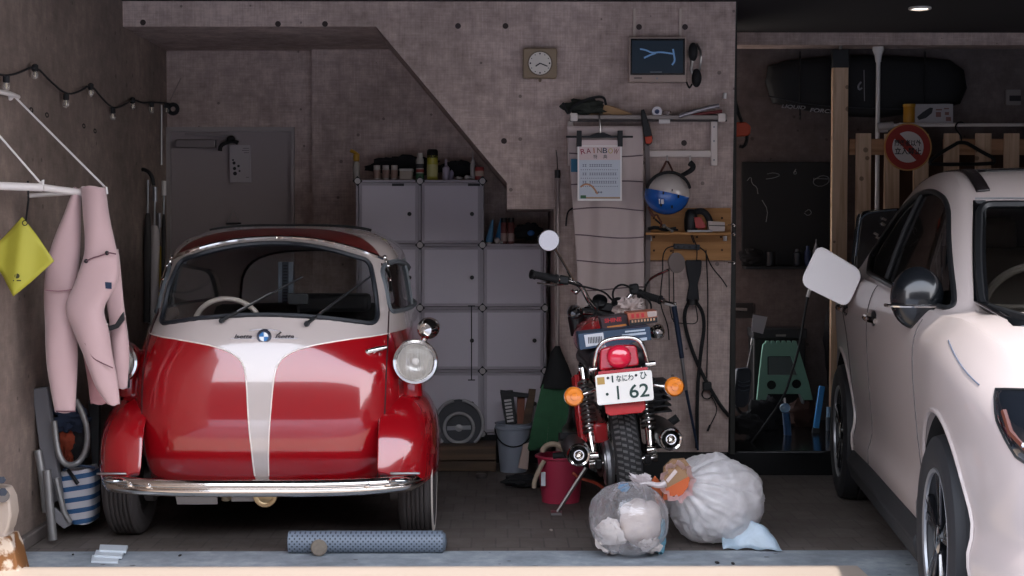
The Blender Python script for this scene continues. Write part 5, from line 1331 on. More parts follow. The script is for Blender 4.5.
obj('lid', B().mm(sx(399.5,D1),sx(413.5,D1),D1-.055,D1+.055,zt_+.05,zt_+.064), mat('jar_lid','b8b0a8',.45), o, bevel=.004)
bottle('paint_tube',420,D1,zt_,27,8,[(.9,0),(1,.02),(1,.75),(.7,.85),(.75,.86),(.75,1),(.0001,1)],mat('tube_white','b7b1a8',.4),'white tube with a green and red striped label on the storage cubes','bottle',
   (('green_band',([(1.02,.05),(1.03,.06),(1.03,.25),(1.02,.26)],mat('band_green','3c6b46',.5))),('red_band',([(1.02,.30),(1.03,.31),(1.03,.40),(1.02,.41)],mat('band_red','8f3a34',.5))),('dark_band',([(1.02,.45),(1.03,.46),(1.03,.60),(1.02,.61)],M_dark))))
bottle('spray_can',432.5,D1,zt_,31,11,CAN[:3]+[(.8,.74)],mat('can_yellow','a9a13a',.35),'yellow spray can with a black cap, tallest thing on the storage cubes','spray can',
   (('cap',([(.9,.70),(1.0,.72),(1.0,.95),(.8,1),(.0001,1)],M_black)),('white_label',([(1.01,.12),(1.02,.13),(1.02,.5),(1.01,.51)],mat('can_label','b9b47a',.5)))))
bottle('small_bottle',446,D1,zt_,21,7,[(.9,0),(1,.05),(1,.6),(.35,.72),(.35,1),(.0001,1)],mat('bottle_lilac','a39aa8',.4),'small lilac bottle with a thin neck, right of the yellow can','bottle')
bottle('dropper_bottle',451.5,D1+.03,zt_,11,5,[(.9,0),(1,.05),(1,.7),(.5,.9),(.0001,1)],mat('bottle_lilac2','968ca0',.4),'short squat lilac bottle behind the thin necked one','bottle')
o=obj('black_bag', crumple(Vector((sx(405,8.5),8.5,zt_+.085)),(.20,.035,.055),5,amp=.35), mat('black_cloth','1d1d1f',.9), None); tag(o,'slumped black bag lying behind the jars on the storage cubes','bag')
o=obj('black_bag', crumple(Vector((sx(458,8.48),8.48,zt_+.07)),(.10,.035,.045),8,amp=.35), mat('black_cloth','1d1d1f',.9), None); tag(o,'small black pouch behind the glass balls on the storage cubes','bag')
for k,(x,r_,lb) in enumerate(((458,.012,'small round light bulb on the storage cubes, left of two'),(467,.015,'larger round light bulb on the storage cubes beside the glue bottle'))):
    t=thing('light_bulb',lb,'light bulb',(sx(x,D1-.03),D1-.03,zt_),'loose bulbs on the storage cubes')
    c0=Vector((sx(x,D1-.03),D1-.03,zt_+r_)); obj('globe', B().ball(c0,r_,14,10), mat('bulb_milk','b8b0aa',.2), t); obj('screw_base', B().cyl(c0+Vector((r_*.7,0,0)),c0+Vector((r_*2.0,0,0)),r_*.55,n=10), M_steel, t)
bottle('glue_bottle',473,D1,zt_,30,5.5,[(.9,0),(1,.05),(1,.5),(.7,.6),(.25,.75),(.12,1),(.0001,1)],mat('bottle_pale2','b0aaa8',.4),'pale glue bottle with a long pointed nozzle on the storage cubes','bottle')
bottle('red_tin',479.5,D1-.04,zt_,13,9.5,[(.95,0),(1,.03),(1,.95),(.95,1),(.9,.97),(.0001,.97)],mat('tin_red','9a3a38',.35),'short red tin at the right end of the storage cubes','tin',(('paper_label',([(1.01,.3),(1.02,.31),(1.02,.7),(1.01,.71)],mat('tin_cream','b8a090',.5))),))
for k,(x,hh,lb) in enumerate(((489,22,'blue tube standing upside down on the lower cube, left one'),(498,24,'blue tube standing upside down on the lower cube, right one'))):
    t=thing('blue_tube',lb,'tube',(sx(x,D1),D1,zt2),'blue tubes on the lower cube')
    H=hh*D1/FL; xx=sx(x,D1)
    obj('tube_body', B().grid([[Vector((xx+ (0.006+.016*(1-v))*cos(a)*1.0 + .02*v, D1+(.022*(1-v)+.002)*sin(a), zt2+.01+H*v)) for a in [2*pi*q/16 for q in range(16)]] for v in (0,.2,.5,.8,1)],cu=True,capa=True,capb=True), mat('tube_blue_pale','5c8fb4',.4) if k==0 else mat('tube_blue','2a6f9c',.4), t)
    obj('cap', B().cyl((xx,D1,zt2),(xx,D1,zt2+.02),.016,n=16), M_white, t)
for k,(x,lb) in enumerate(((504,'dark spray can with red lettering on the lower cube, left one'),(511,'dark spray can with red lettering on the lower cube, right one'))):
    bottle('aerosol_can',x,D1-.02,zt2,26,6.8,CAN[:3]+[(.8,.84)],mat('can_maroon','6e3c3a',.35),lb,'spray can',(('cap',([(.85,.78),(.9,.8),(.9,1),(.0001,1)],M_black)),('pale_label',([(1.01,.1),(1.02,.11),(1.02,.4),(1.01,.41)],mat('can_pale','a88f88',.5)))),'dark aerosols on the lower cube')
t=thing('light_bulb','silvery round bulb beside the blue tubes on the lower cube','light bulb',(sx(497,D1-.05),D1-.05,zt2)); obj('globe', B().ball((sx(497,D1-.05),D1-.05,zt2+.018),.018,14,10), mat('bulb_milk','b8b0aa',.2), t); obj('screw_base', B().cyl((sx(500,D1-.05),D1-.05,zt2+.01),(sx(503,D1-.05),D1-.05,zt2+.008),.01,n=10), M_steel, t)
o=obj('black_bag', crumple(Vector((sx(528,8.4),8.4,zt2+.07)),(.08,.05,.045),14,amp=.35), mat('black_cloth','1d1d1f',.9), None); tag(o,'black pouch with a blue dot on the lower cube under the stair end','bag')
obj('blue_dot', B().ball((sx(531,8.32),8.325,zt2+.06),(.02,.008,.016),12,8), mat('dot_blue','2a5f9c',.4), o)
# --- reel with two white rings on a wooden crate
t=thing('wooden_crate','low brown wooden crate on the floor in front of the storage cubes','crate', W(466,470,8.0))
zc_=W(466,446,8.0).z
x0,x1=W(435,470,8.0).x,W(496,470,8.0).x
obj('front_board', B().mm(x0,x1,7.98,8.0,zc_-.075,zc_), M_brown, t, bevel=.003); obj('lower_rail', B().mm(x0+.01,x1-.01,7.99,8.01,0.005,zc_-.08), M_brown, t, bevel=.003)
obj('top_board', B().mm(x0,x1,8.0,8.22,zc_-.02,zc_), M_brown, t, bevel=.003); obj('side_board', B().mm(x1-.02,x1,8.0,8.22,0.0,zc_-.02), M_brown, t, smooth=False); obj('side_board', B().mm(x0,x0+.02,8.0,8.22,0.0,zc_-.02), M_brown, t, smooth=False)
t=thing('hose_reel','round dark reel with two pale rings standing on the wooden crate','reel', W(459,446,8.12)); c=W(459,424,8.12)
ax_=(0,1,-.12)
obj('disc', B().lathe([(.0001,.03),(.135,.03),(.135,.0),(.0001,.0)], c, ax_, 40), mat('reel_dark','323338',.6), t)
obj('outer_ring', B().tube([c+Vector((.132*cos(a),-.008,.132*sin(a))) for a in [R(-50)+R(132)*k/24 for k in range(25)]],.009,8), mat('reel_white','9c9a9a',.5), t)
obj('outer_ring', B().tube([c+Vector((.132*cos(a),-.008,.132*sin(a))) for a in [R(102)+R(126)*k/24 for k in range(25)]],.009,8), mat('reel_white','9c9a9a',.5), t)
obj('inner_ring', B().tube([c+Vector((.08*cos(a),-.012,-.02+.08*sin(a))) for a in [2*pi*k/32 for k in range(32)]],.009,8,closed=True), mat('reel_white','9c9a9a',.5), t)
obj('crossbar', B().bar(c+Vector((-.065,-.012,-.022)),c+Vector((.065,-.012,-.018)),.022,.01,up=(0,1,0)), M_alu, t); obj('hub', B().lathe([(.02,-.018),(.0001,-.02)],c+Vector((0,0,-.02)),(0,1,0),16), M_steel, t)
o=obj('metal_puck', B().lathe([(.028,0),(.03,.004),(.03,.018),(.026,.022),(.0001,.022)], (W(481,470,7.8).x,7.8,0),(0,0,1),24), M_steel, None); tag(o,'small flat metal lid on the floor in front of the wooden crate','lid')
# --- grey bucket with brush box and offcuts
def bucket(name, px, D, hpx, rt, rb, m, label):
    x=sx(px,D); h=hpx*D/FL
    t=thing(name,label,'bucket',(x,D,0))
    obj('tub', B().lathe([(.0001,.004),(rb*.97,.004),(rb,0),(rt,h-.01),(rt+.008,h-.006),(rt+.008,h),(rt-.004,h),(rt-.004,h-.02),(rb-.006,.012),(.0001,.012)],(x,D,0),(0,0,1),36,cap=False), m, t)
    return t,x,h
t,x,h=bucket('grey_bucket',513.5,8.02,49,.094,.072,mat('bucket_grey','8d939e',.45),'pale grey bucket holding wood offcuts beside the broom')
obj('rim_band', B().lathe([(.098,h-.035),(.102,h-.03),(.102,h-.02),(.098,h-.015)],(x,8.02,0),(0,0,1),36), mat('bucket_grey','8d939e',.45), t)
obj('bail', B().tube([Vector((x+.1*cos(a),8.02-.105*sin(a)*.9,h-.03-.09*sin(a)*1.0)) for a in [pi*k/20 for k in range(21)]],.004,6), M_black, t)
o=obj('brush_box', B().prism(pxpoly([(500,392),(513,391),(517,424),(506,426)],8.0),(0,.06,.0)), M_black, None, bevel=.003); tag(o,'black box with a pale lattice print sticking out of the grey bucket','box')
for k in range(7): obj('print_mark', plate([(504+.5*k,400+3.4*k),(511+.4*k,399+3.4*k),(511.4+.4*k,401+3.4*k),(504.4+.5*k,402+3.4*k)],7.997,.002), mat('lattice_pale','b6b1b0',.5), o, smooth=False)
for k,(P,lb,m_) in enumerate([([(517,394),(525,394),(524,424),(517,424)],'reddish brown offcut in the grey bucket, middle one',mat('offcut_red','7a4836',.7)),([(529,389),(536,389.5),(531,424),(522,424)],'light brown slat leaning out of the grey bucket, rightmost',M_brown),([(500,390),(529,394),(528,398),(502,396)],'dark slat lying across the other pieces in the grey bucket',M_dark)]):
    o=obj('wood_offcut', plate(P,8.03-.03*(k==2),.02), m_, None, bevel=.002); tag(o,lb,'wood')
o=obj('white_wedge', plate([(523,445),(530,442),(528,470),(518,468)],7.75,.03), mat('wedge_pink','b59f94',.6), None, bevel=.004); tag(o,'pale pink wedge of card standing at the foot of the grey bucket','card')
# --- red bucket
t,x,h=bucket('red_bucket',561,7.1,47,.112,.090,mat('bucket_red','a63049',.4),'red plastic bucket with a rope handle left of the motorcycle wheel')
obj('rim_band', B().lathe([(.113,h-.014),(.124,h-.010),(.124,h-.002),(.113,h)],(x,7.1,0),(0,0,1),36,cap=False), mat('bucket_red','a63049',.4), t)
obj('rope_handle', B().tube([W(px_,py_,D_) for px_,py_,D_ in ((544,461,6.99),(539,470,6.97),(534,482,6.96),(534,488,6.96))],.011,8,smooth=2), mat('rope_tan','a08f7c',.9), t)
obj('paper_label', plate(rect(541,472,545.5,486),7.0,.002), mat('label_white','c9cbd0',.6), t, smooth=False)
o=obj('rope_coil', B().tube([W(553+10.5*cos(a)*1.0,452-8*sin(a),7.1) for a in [pi*k/20 for k in range(21)]],.013,8), mat('rope_tan','a08f7c',.9), None); tag(o,'thick tan rope looping up out of the red bucket','rope')
t=thing('canister','black and silver canister lying across the top of the red bucket','canister', W(572,458,7.08)); obj('body', B().cyl(W(564,455,7.03),W(583,456,7.03),.035,n=18), M_black, t); obj('collar', B().cyl(W(566,447,7.0),W(566,458,7.0),.018,n=14), M_alu, t)
o=obj('orange_hose', B().tube([W(573,473,6.9),W(579,478,6.88),W(590,481,6.85),W(598,484,6.8),W(604,489,6.75)],.0075,8,smooth=2), mat('hose_salmon','b4543f',.5), None); tag(o,'short salmon coloured hose looping between the red bucket and motorcycle wheel','hose')
o=obj('black_tarp', crumple(W(524,480,7.5).xyz*1.0+Vector((0,0,.0)),(.10,.06,.03),6), mat('black_cloth','1d1d1f',.9), None); o.location.z=0.001; tag(o,'black rag on the floor between the two buckets','rag')
# --- door in the alcove
M_door = mat('steel_door','9a8f8f',.5)
dd=struct('door_1', B().prism(pxpoly(rect(169,131,292,463),YB+.055),(0,.03,0)), M_door, smooth=False, origin=W(230,463,YB+.055))
fr=B()
for r_ in (rect(165.5,127,170.5,463),rect(291,127,294,463),rect(165.5,127,294,131.5)): fr.prism(pxpoly(r_,YB+.03),(0,.05,0))
struct('door_frame', fr, mat('door_frame_grey','a09896',.5,.2), dd, smooth=False)
struct('door_closer', B().prism(pxpoly(rect(175.5,139.5,215,147.5),YB+.0),(0,.055,0)), mat('closer_grey','857c7c',.4,.2), dd, bevel=.004)
struct('closer_arm', B().bar(W(185,134,YB+.0),W(233,136,YB+.02),.02,.012), mat('closer_grey','857c7c',.4,.2), dd)
t=thing('door_notice','pale card with dark blotches hooked on the alcove door','notice', W(239,183,YB))
wb([(229,145),(250.5,145),(251,182.5),(230,182.5)],YB+.03,.015,'card', mat('notice_grey','b0a8aa',.6), t, bevel=.002)
for x,y,r_ in ((234,163,1.6),(238.5,166,1.3),(234.5,168.5,1.7),(235,173.5,2.0),(239.5,171,1.0),(233,160,1.0)): wb(circ(x,y,r_,10),YB+.028,.003,'blotch', M_dark, t, smooth=False)
for y,x0,x1 in ((148,243,249),(150.2,242,249),(152.4,244,249),(177,246,249)): wb(rect(x0,y,x1,y+.6),YB+.028,.002,'print_line', mat('notice_print','6a6468',.6), t, smooth=False)
obj('black_hook', B().tube([W(x,y,YB-.0) for x,y in ((220,151),(220.5,146),(225,143),(231,141),(236,142),(238,143))],.012,8,smooth=1).ball(W(231,139,YB),(.025,.02,.02)), M_rubber, t)
t=thing('wire_triangle','thin triangular wire hanger on the alcove door just above the car roof','hanger', W(233,224,YB+.03)); obj('wire', B().tube([W(227,223,YB+.03),W(233.5,209,YB+.03),W(240,223,YB+.03)],.003,6), M_steel, t); obj('bar', B().tube([W(226,223.5,YB+.03),W(241,223.5,YB+.03)],.006,6), M_dark, t)
t=thing('blue_white_panel','narrow pale bluish panel with dark stripes leaning beside the alcove door','panel', W(286,466,YB-.1))
wb(rect(278,262,293,466),YB-.12,.03,'panel', mat('panel_pale_blue','a9b4c4',.5), t, bevel=.003); wb(rect(282,262,288.5,440),YB-.123,.006,'dark_stripe', mat('panel_slate','5c636f',.5), t, smooth=False)
for k in range(16): wb(rect(283,265+3*k,287.5,266.4+3*k),YB-.1245,.003,'mark', mat('panel_mark','343a44',.5), t, smooth=False)
# --- vertical pipes and hooks at the door's left
o=obj('thin_pipe', B().cyl(W(161.5,105,8.55),W(161.5,165,8.55),.006,n=8), M_steel, None); tag(o,'thin grey rod hanging down the corner above the umbrellas','rod')
# umbrellas hung on the left wall
DU_=8.1
um=[('umbrella',(148,180),(147,330),'dark umbrella with curved black handle hanging at the back of the left wall','handle',mat('umbrella_grey','3a3736',.8),.020,True),
    ('umbrella',(155,196),(153,330),'folded clear umbrella beside the curved black handle, hanging at the back','tie',mat('umbrella_clear','b5aca8',.5),.030,False),
    ('umbrella',(164,190),(163,300),'thin white shafted umbrella nearest the alcove door','tie',mat('umbrella_dark','2f2c2c',.8),.012,False),
    ('umbrella',(159,222),(156,330),'folded yellow umbrella low beside the car roof corner','tie',mat('umbrella_yellow','b89a30',.7),.026,False)]
for k,(nm,a,b,lb,_,m_,r_,cur) in enumerate(um):
    A=W(a[0],a[1],DU_+.05*k); Bq=W(b[0],b[1],DU_+.05*k)
    t=thing(nm,lb,'umbrella',Bq,'umbrellas hanging on the left wall')
    d=(Bq-A)
    obj('canopy', B().tube([A+d*.22,A+d*.3,A+d*.6,A+d*.95],lambda q,r_=r_:r_*(.5+.6*min(1,q*2.5))*(1-.25*q),10,smooth=1), m_, t)
    obj('shaft', B().cyl(A,A+d*.3,.006,n=8), M_alu, t)
    if cur: obj('curved_handle', B().tube([A+Vector((.03,0,-.03)),A+Vector((.02,0,.03)),A+Vector((-.02,0,.06)),A+Vector((-.06,0,.05)),A+Vector((-.075,0,-.01))],.011,8,smooth=2), M_black, t)
    else: obj('handle', B().cyl(A+Vector((0,0,-.03)),A+Vector((0,0,.05)),.013,n=10), M_white if k==2 else M_alu, t)
# --- festoon lights along the left wall
def LW(px,py,off=.03):
    D_=1490*1.945/(501-px); p=W(px,py,D_); p.x=XL+off; return p
PT=[(-12,73),(2,76),(15,73),(31,65),(45,80),(62,95),(75,92),(87,84),(97,97),(109,109),(119,106),(129,99),(139,103),(148,102),(163,103),(169,104)]
o=obj('string_light_cable', B().tube([LW(*p) for p in PT],.0045,6,smooth=2), M_rubber, None); tag(o,'black festoon light cable draped in zigzags along the left wall','cable')
side=['nearest the street','second from the street','third from the street','fourth from the street','fifth from the street','sixth from the street','seventh from the street','last in the corner']
f0=None
for k,(x,y) in enumerate([(2,77),(31,66),(62,95),(87,85),(109,109),(129,99),(148,103),(163,104)]):
    p=LW(x,y)
    if k==0:
        f0=thing('festoon_bulb','clear festoon bulb on the left wall, '+side[0],'light bulb',p,'festoon bulbs on the left wall')
        sk=obj('socket', B().lathe([(.008,.008),(.013,.003),(.013,-.018),(.011,-.022)],p,(0,0,1),14), M_rubber, f0)
        obj('globe', B().lathe([(.008,-.020),(.014,-.032),(.0155,-.042),(.011,-.053),(.0001,-.057)],p,(0,0,1),14), mat('bulb_clear','cfc9c0',.08,alpha=.25,coat=1), f0)
        obj('filament', B().cyl(p+Vector((0,0,-.024)),p+Vector((0,0,-.045)),.003,n=6), mat('filament_cream','d8c8a8',.5), f0)
    else: dup(f0,p,label='clear festoon bulb on the left wall, '+side[k])
t=thing('wall_ring','black ring hook with a thin pale rod at the left corner of the alcove','hook',W(173,113,8.6)); obj('ring', B().tube([W(173+4.5*cos(a),109+4.5*sin(a),8.6) for a in [2*pi*k/20 for k in range(20)]],.012,8,closed=True), M_rubber, t); obj('rod', B().cyl(W(170,101,8.6),W(181,78,8.62),.004,n=6), mat('rod_pale','8a7a74',.5), t)
# --- drying rack folded out from the left wall
dr=thing('drying_rack','white drying rail held by two thin wires off the left wall','rack', W(30,190,5.95))
D=5.93
obj('rail', B().cyl(W(-60,183.5,5.6),W(42,187.5,5.8),.016,n=14).cyl(W(42,187.5,5.8),W(81,192.5,5.95),.014,n=14), M_wpaint, dr)
obj('back_rail', B().tube([W(16,190,6.15),W(12,195.5,6.15),W(14,196.5,6.15),W(74,193,6.15)],.009,8,smooth=1), M_wpaint, dr)
obj('wire', B().tube([W(-2,134,5.75),W(41,183.5,5.8)],.0045,6), M_white, dr)
obj('wire', B().tube([W(15,97,5.95),W(106,188,6.0)],.0045,6), M_white, dr)
obj('wire_bracket', B().tube([LW(-8,90,.01),LW(6,94,.03),W(18,97,5.97)],.010,8).ball(W(10,97,5.93),.014), M_wpaint, dr)
obj('wire_clip', B().tube([W(41,183,5.8),W(43,180,5.8),W(42.5,188,5.8)],.006,6), M_white, dr)
obj('wire_clip', B().tube([W(106,187,6.0),W(107,194,6.0)],.006,6), M_white, dr)
obj('end_bar', B().cyl(W(81,192.5,5.95),W(105,189.5,6.02),.010,n=10), M_wpaint, dr)
# --- yellow folded square hanging from the rail
t=thing('yellow_cloth','lime yellow square hung by one corner from the white rail','cloth', W(20,296,5.75)); D=5.72
A,Bc,Cc,Dd,Mc=[W(*p) for p in ((25,217,D),(54,261,D-.01),(16,296,D),(-12,252,D-.01),(20,256,D-.035))]
b=B(); n_=12
def bil(P,Q_,R_,S__,u,v): return P.lerp(Q_,u).lerp(S__.lerp(R_,u),v)
rows=[[bil(A,Bc,Cc,Dd,i/n_,j/n_)+Vector((0,-.03*(1-abs(i/n_-j/n_)*2.2 if abs(i/n_-j/n_)<.45 else 0),0)) for i in range(n_+1)] for j in range(n_+1)]
sq=obj('square', b.grid(rows), mat('lime_yellow','a69f34',.6), t, solid=.006)
obj('eyelet', B().lathe([(.008,0),(.011,-.002),(.008,-.004)],W(25,223,D-.035),(0,1,0),14,cap=False), M_black, t)
obj('cord', B().tube([W(28,181,5.78),W(28.5,200,5.76),W(26,220,D-.02)],.004,6), M_black, t)
wb(circ(17,276,2.6,10),D-.036,.002,'emblem', mat('emblem_dark','3a3a1e',.7), sq, smooth=False); wb(rect(13,280,21,281.2),D-.034,.002,'emblem_line', mat('emblem_dark','3a3a1e',.7), sq, smooth=False)
# --- pink wetsuit folded over the rail
M_suit=mat('pink_neoprene','b89a99',.75,var=.06,vscale=5, sheen=.3); M_suit2=mat('pink_neoprene_inside','a3787a',.85)
def limb(rows_, D0, dep, name, m, par):
    "a soft flattened tube through (left px, right px, y[, depth shift])"
    R_=[(r+(0,))[:4] for r in rows_]; R_=cr(R_, max(10,len(R_)*6)); out=[]
    for k,(xl,xr,y,dz) in enumerate(R_):
        d_=D0+dz; c0=W((xl+xr)/2,y,d_); hw=(xr-xl)/2*d_/FL
        v=k/(len(R_)-1)
        out.append([c0+Vector((hw*math.copysign(abs(cos(a))**.85,cos(a)), dep*sin(a)*min(1,.45+hw*9)+.006*sin(v*11+a*2),  .004*sin(a*3+v*9))) for a in [2*pi*q/24 for q in range(24)]])
    return obj(name, B().grid(out,cu=True,capa=True,capb=True), m, par, angle=70)
ws=thing('wetsuit','pink wetsuit draped over the white rail on the left wall','wetsuit', W(85,412,5.95))
l1=limb([(73,80,188),(64,80.5,214),(51,80,250),(44.5,77,288),(45,76,326),(47,77.5,362),(55.5,75.5,411.5)],5.95,.045,'leg',M_suit,ws)
l4=limb([(80,98,330,.05),(85,104,365,.05),(91,108,403.5,.05)],5.97,.03,'sleeve',M_suit2,ws)
l3=limb([(100,118,250,.04),(104,122,285,.04),(109,126,320,.03),(112,129,355,.02),(118.5,127.5,388,.02)],5.98,.035,'sleeve',M_suit,ws)
l2=limb([(81,105,187,.02),(83,108.5,215,.0),(85,114,240,0),(84,118,258,-.01),(76,117,282,-.02),(66,104,308,-.03),(73,108,330,-.03),(84,112,355,-.03),(96,118,385,-.03),(108,120,404,-.03)],5.92,.045,'torso',M_suit,ws)
obj('seam', B().tube([W(x,y,5.86) for x,y in ((85,262),(92,258),(100,256),(108,252.5),(116,254))],.003,6,smooth=1), mat('seam_plum','6a4850',.8), l2)
obj('snap', B().ball(W(86,261,5.86),.008,10,6).ball(W(107,253,5.86),.008,10,6), M_black, l2) if False else None
for x,y in ((86,261),(107,253)): obj('snap', B().ball(W(x,y,5.865),.009,10,6), M_black, l2)
obj('seam', B().tube([W(x,y,5.845) for x,y in ((85,343),(92,358),(104,364),(113,368))],.0025,6,smooth=2), mat('seam_plum','8a626a',.8), l2)
obj('seam', B().tube([W(x,y,5.895) for x,y in ((45.5,290),(60,291.5),(75,289))],.0025,6,smooth=2), mat('seam_plum2','8a626a',.8), l1)
wb([(105,282),(111.5,282.5),(111.5,289),(105.5,288.5)],5.86,.004,'label', M_navy, l2)
obj('knee_cut', B().prism(pxpoly([(103,322),(108,326),(115,324),(120,316),(123,312),(124,320),(118,328),(110,331),(104,329)],5.925),(0,.02,0)), M_black, l3, bevel=.003)
for (a,b_) in (((56,411.3),(75.3,411.3)),):
    obj('cuff', B().tube([W(a[0],a[1],5.91),W(b_[0],b_[1],5.91)],.003,6), mat('seam_plum','6a4850',.8), l1)
# --- folding chair and the striped cool bag against the wall
fc=thing('folding_chair','grey framed folding chair standing folded against the left wall','chair', W(55,545,6.15)); M_cf=mat('chair_grey','7a7877',.4,.5)
D=6.2
obj('back_slab', B().prism([W(*p) for p in ((31,389,D),(47,387,D),(62,500,D-.02),(47,505,D-.02))],(0,.04,0)), mat('chair_slab_grey','5f5d60',.5), fc, bevel=.006)
obj('leg', B().tube([W(38,450,D-.05),W(43,480,D-.06),W(46,512,D-.06)],.016,10,smooth=1), M_cf, fc)
obj('leg', B().tube([W(47,470,D-.09),W(50,510,D-.1),W(53,540,D-.1)],.018,10,smooth=1), M_cf, fc)
obj('side_frame', B().tube([W(54,421,D-.03),W(57,448,D-.04),W(62,462,D-.05),W(70,466,D-.03),W(80,462,D),W(87,448,D),W(88,430,D),W(82,412,D),(W(76,400,D))],.013,10,smooth=2), M_cf, fc)
obj('leg', B().tube([W(56,478,D-.06),W(64,512,D-.06),W(70,522,D-.05)],.013,8), M_cf, fc)
obj('foot_plate', B().prism([W(*p) for p in ((50,505,D-.08),(55,508,D-.08),(72,524,D-.05),(64,529,D-.06),(52,520,D-.08))],(0,.015,0)), mat('chair_slab_grey','5f5d60',.5), fc, bevel=.003)
cb_g=thing('cool_bag','blue and white striped cooler bag standing low against the left wall','bag', W(78,528,6.3))
rows=[]
for yy,xl,xr in ((468,63,94),(475,61,98),(490,62,98),(510,66,98),(519,74,97),(521,76,94)):
    c0=W((xl+xr)/2,yy,6.30); hw=(xr-xl)/2*6.3/FL
    rows.append([c0+Vector((hw*math.copysign(abs(cos(a))**.5,cos(a)),.08*math.copysign(abs(sin(a))**.5,sin(a)),.03*(0 if yy>500 else cos(a)*.4))) for a in [2*pi*q/32 for q in range(32)]])
m=mat('blue_white_stripes','b0aeb2',.6); nt=m.node_tree; p=nt.nodes['Principled BSDF']; tcn=N(nt,'ShaderNodeTexCoord'); sxx=N(nt,'ShaderNodeSeparateXYZ'); nt.links.new(tcn.outputs['Object'],sxx.inputs[0])
ss=math_(nt,'GREATER_THAN', math_(nt,'FRACT', math_(nt,'MULTIPLY', math_(nt,'ADD',sxx.outputs[2],math_(nt,'MULTIPLY',sxx.outputs[0],-.15)), 21.0)), .58)
nt.links.new(mixc(nt,ss,'a9a6aa','244a70'), p.inputs['Base Color'])
obj('bag_body', B().grid(rows,cu=True,capa=True,capb=True), m, cb_g, angle=60); obj('zip', B().tube([W(63,470,6.22),W(70,466.5,6.22),W(84,465.5,6.22),W(95,468,6.24)],.006,6,smooth=1), M_navy, cb_g)
obj('handle', B().tube([W(68,470,6.22),W(74,478,6.2),W(78,484,6.2)],.008,8,smooth=1), M_black, cb_g)
t=thing('rolled_towel','dark navy cloth bundle stuffed in the folded chair','cloth', W(72,430,6.32)); obj('navy_cloth', crumple(W(70,418,6.30),(.075,.05,.06),4,amp=.5), mat('navy_cloth','222c40',.9), t)
o=obj('orange_cloth', crumple(W(66,440,6.33),(.045,.04,.085),9,amp=.45), mat('orange_cloth','8c3a22',.85,var=.5,vscale=25), None); tag(o,'orange and brown patterned cloth tucked inside the folded chair frame','cloth')
o=obj('dark_cloth', crumple(W(78,440,6.36),(.05,.05,.11),2,amp=.4), mat('black_cloth','1d1d1f',.9), None); tag(o,'black cloth hanging beside the orange one in the chair frame','cloth')
o=obj('dark_board', plate([(88,400),(99,398),(99,470),(92,470)],6.4,.03), M_dark, None, bevel=.004); tag(o,'dark narrow board upright between the wall and the red car','board')
# ================================================================ right bay
DR = YR
M_slat = woodmat('pallet_pine','dcbd9f','bd9a7a',scale=1.3)
# black wakeboard bag slung under the beam
o=thing('board_bag','long black wakeboard bag with white lettering hung high across the right bay','bag', W(865,118,DR-.1))
D=DR-.13
bagp=[(765,82),(768,66),(790,60),(830,56.5),(870,55),(920,57),(950,60),(964,70),(967,88),(960,104),(925,112),(880,118),(840,116),(800,110),(772,103)]
cx_,cy_=866,86
def bagrows():
    P=[]
    for k in range(len(bagp)):
        a=bagp[k]; b=bagp[(k+1)%len(bagp)]
        for q in range(4): P.append((a[0]+(b[0]-a[0])*q/4,a[1]+(b[1]-a[1])*q/4))
    rows=[]
    for f,dy in ((1.0,.12),(1.0,.02),(.985,-.015),(.94,-.04),(.8,-.055),(.5,-.06),(.0,-.062)):
        rows.append([W(cx_+(x-cx_)*f,cy_+(y-cy_)*f,D+dy) for x,y in P])
    return rows
bb=obj('bag_body', B().grid(bagrows(),cu=True,capa=True), mat('bag_black','111214',.7), o, angle=50)
M_bl=mat('bag_lettering','8f8f94',.6)
pxtext('LIQUID', 793.5,107.2,D-.068,24,4.2,M_bl,bb,rz=4,bold=.02,shear=.2); pxtext('FORCE', 822,110.8,D-.068,24,4.0,M_bl,bb,rz=4,bold=.02,shear=.2)
obj('zip_line', B().tube([W(*p,D-.062) for p in ((768,96),(800,103),(840,107),(900,109),(950,103))],.004,6), mat('zip_grey','2c2e33',.5), bb)
obj('crest', B().tube([W(861,82,D-.068),W(858,86,D-.068),W(859,90,D-.068),W(862,88,D-.068)],.006,6,smooth=1).tube([W(864,70,D-.068),W(864.5,101,D-.068)],.0025,5), M_bl, bb)
for x in (800,925): obj('webbing_strap', B().tube([W(x,52,DR-.02),W(x,57,D-.05),W(x,86,D-.07),W(x,115,D-.05),W(x,119,DR-.02)],.006,6), M_rubber, o)
# timber post with its black adjuster cap
t=thing('timber_post','pine tension post with a black adjuster on top, standing left of the pallets','post', W(840.5,416,DR-.28))
D=DR-.30; zf=.13; a_=W(833,66,D); b_=W(848.5,66,D)
obj('post', B().mm(a_.x,b_.x,D,D+.045,zf,a_.z), M_slat, t, bevel=.002)
c_=W(840.5,60,D+.02);  obj('adjuster_cap', B().mm(a_.x-.004,b_.x+.004,D-.003,D+.048,a_.z-.01,a_.z+.10), M_black, t, bevel=.004)
obj('adjuster_screw', B().cyl((c_.x,c_.y,a_.z+.09),(c_.x,c_.y,ZC),.011,n=12), M_steel, t)
obj('foot_cap', B().mm(a_.x-.004,b_.x+.004,D-.003,D+.048,zf,zf+.07), M_black, t, bevel=.004)
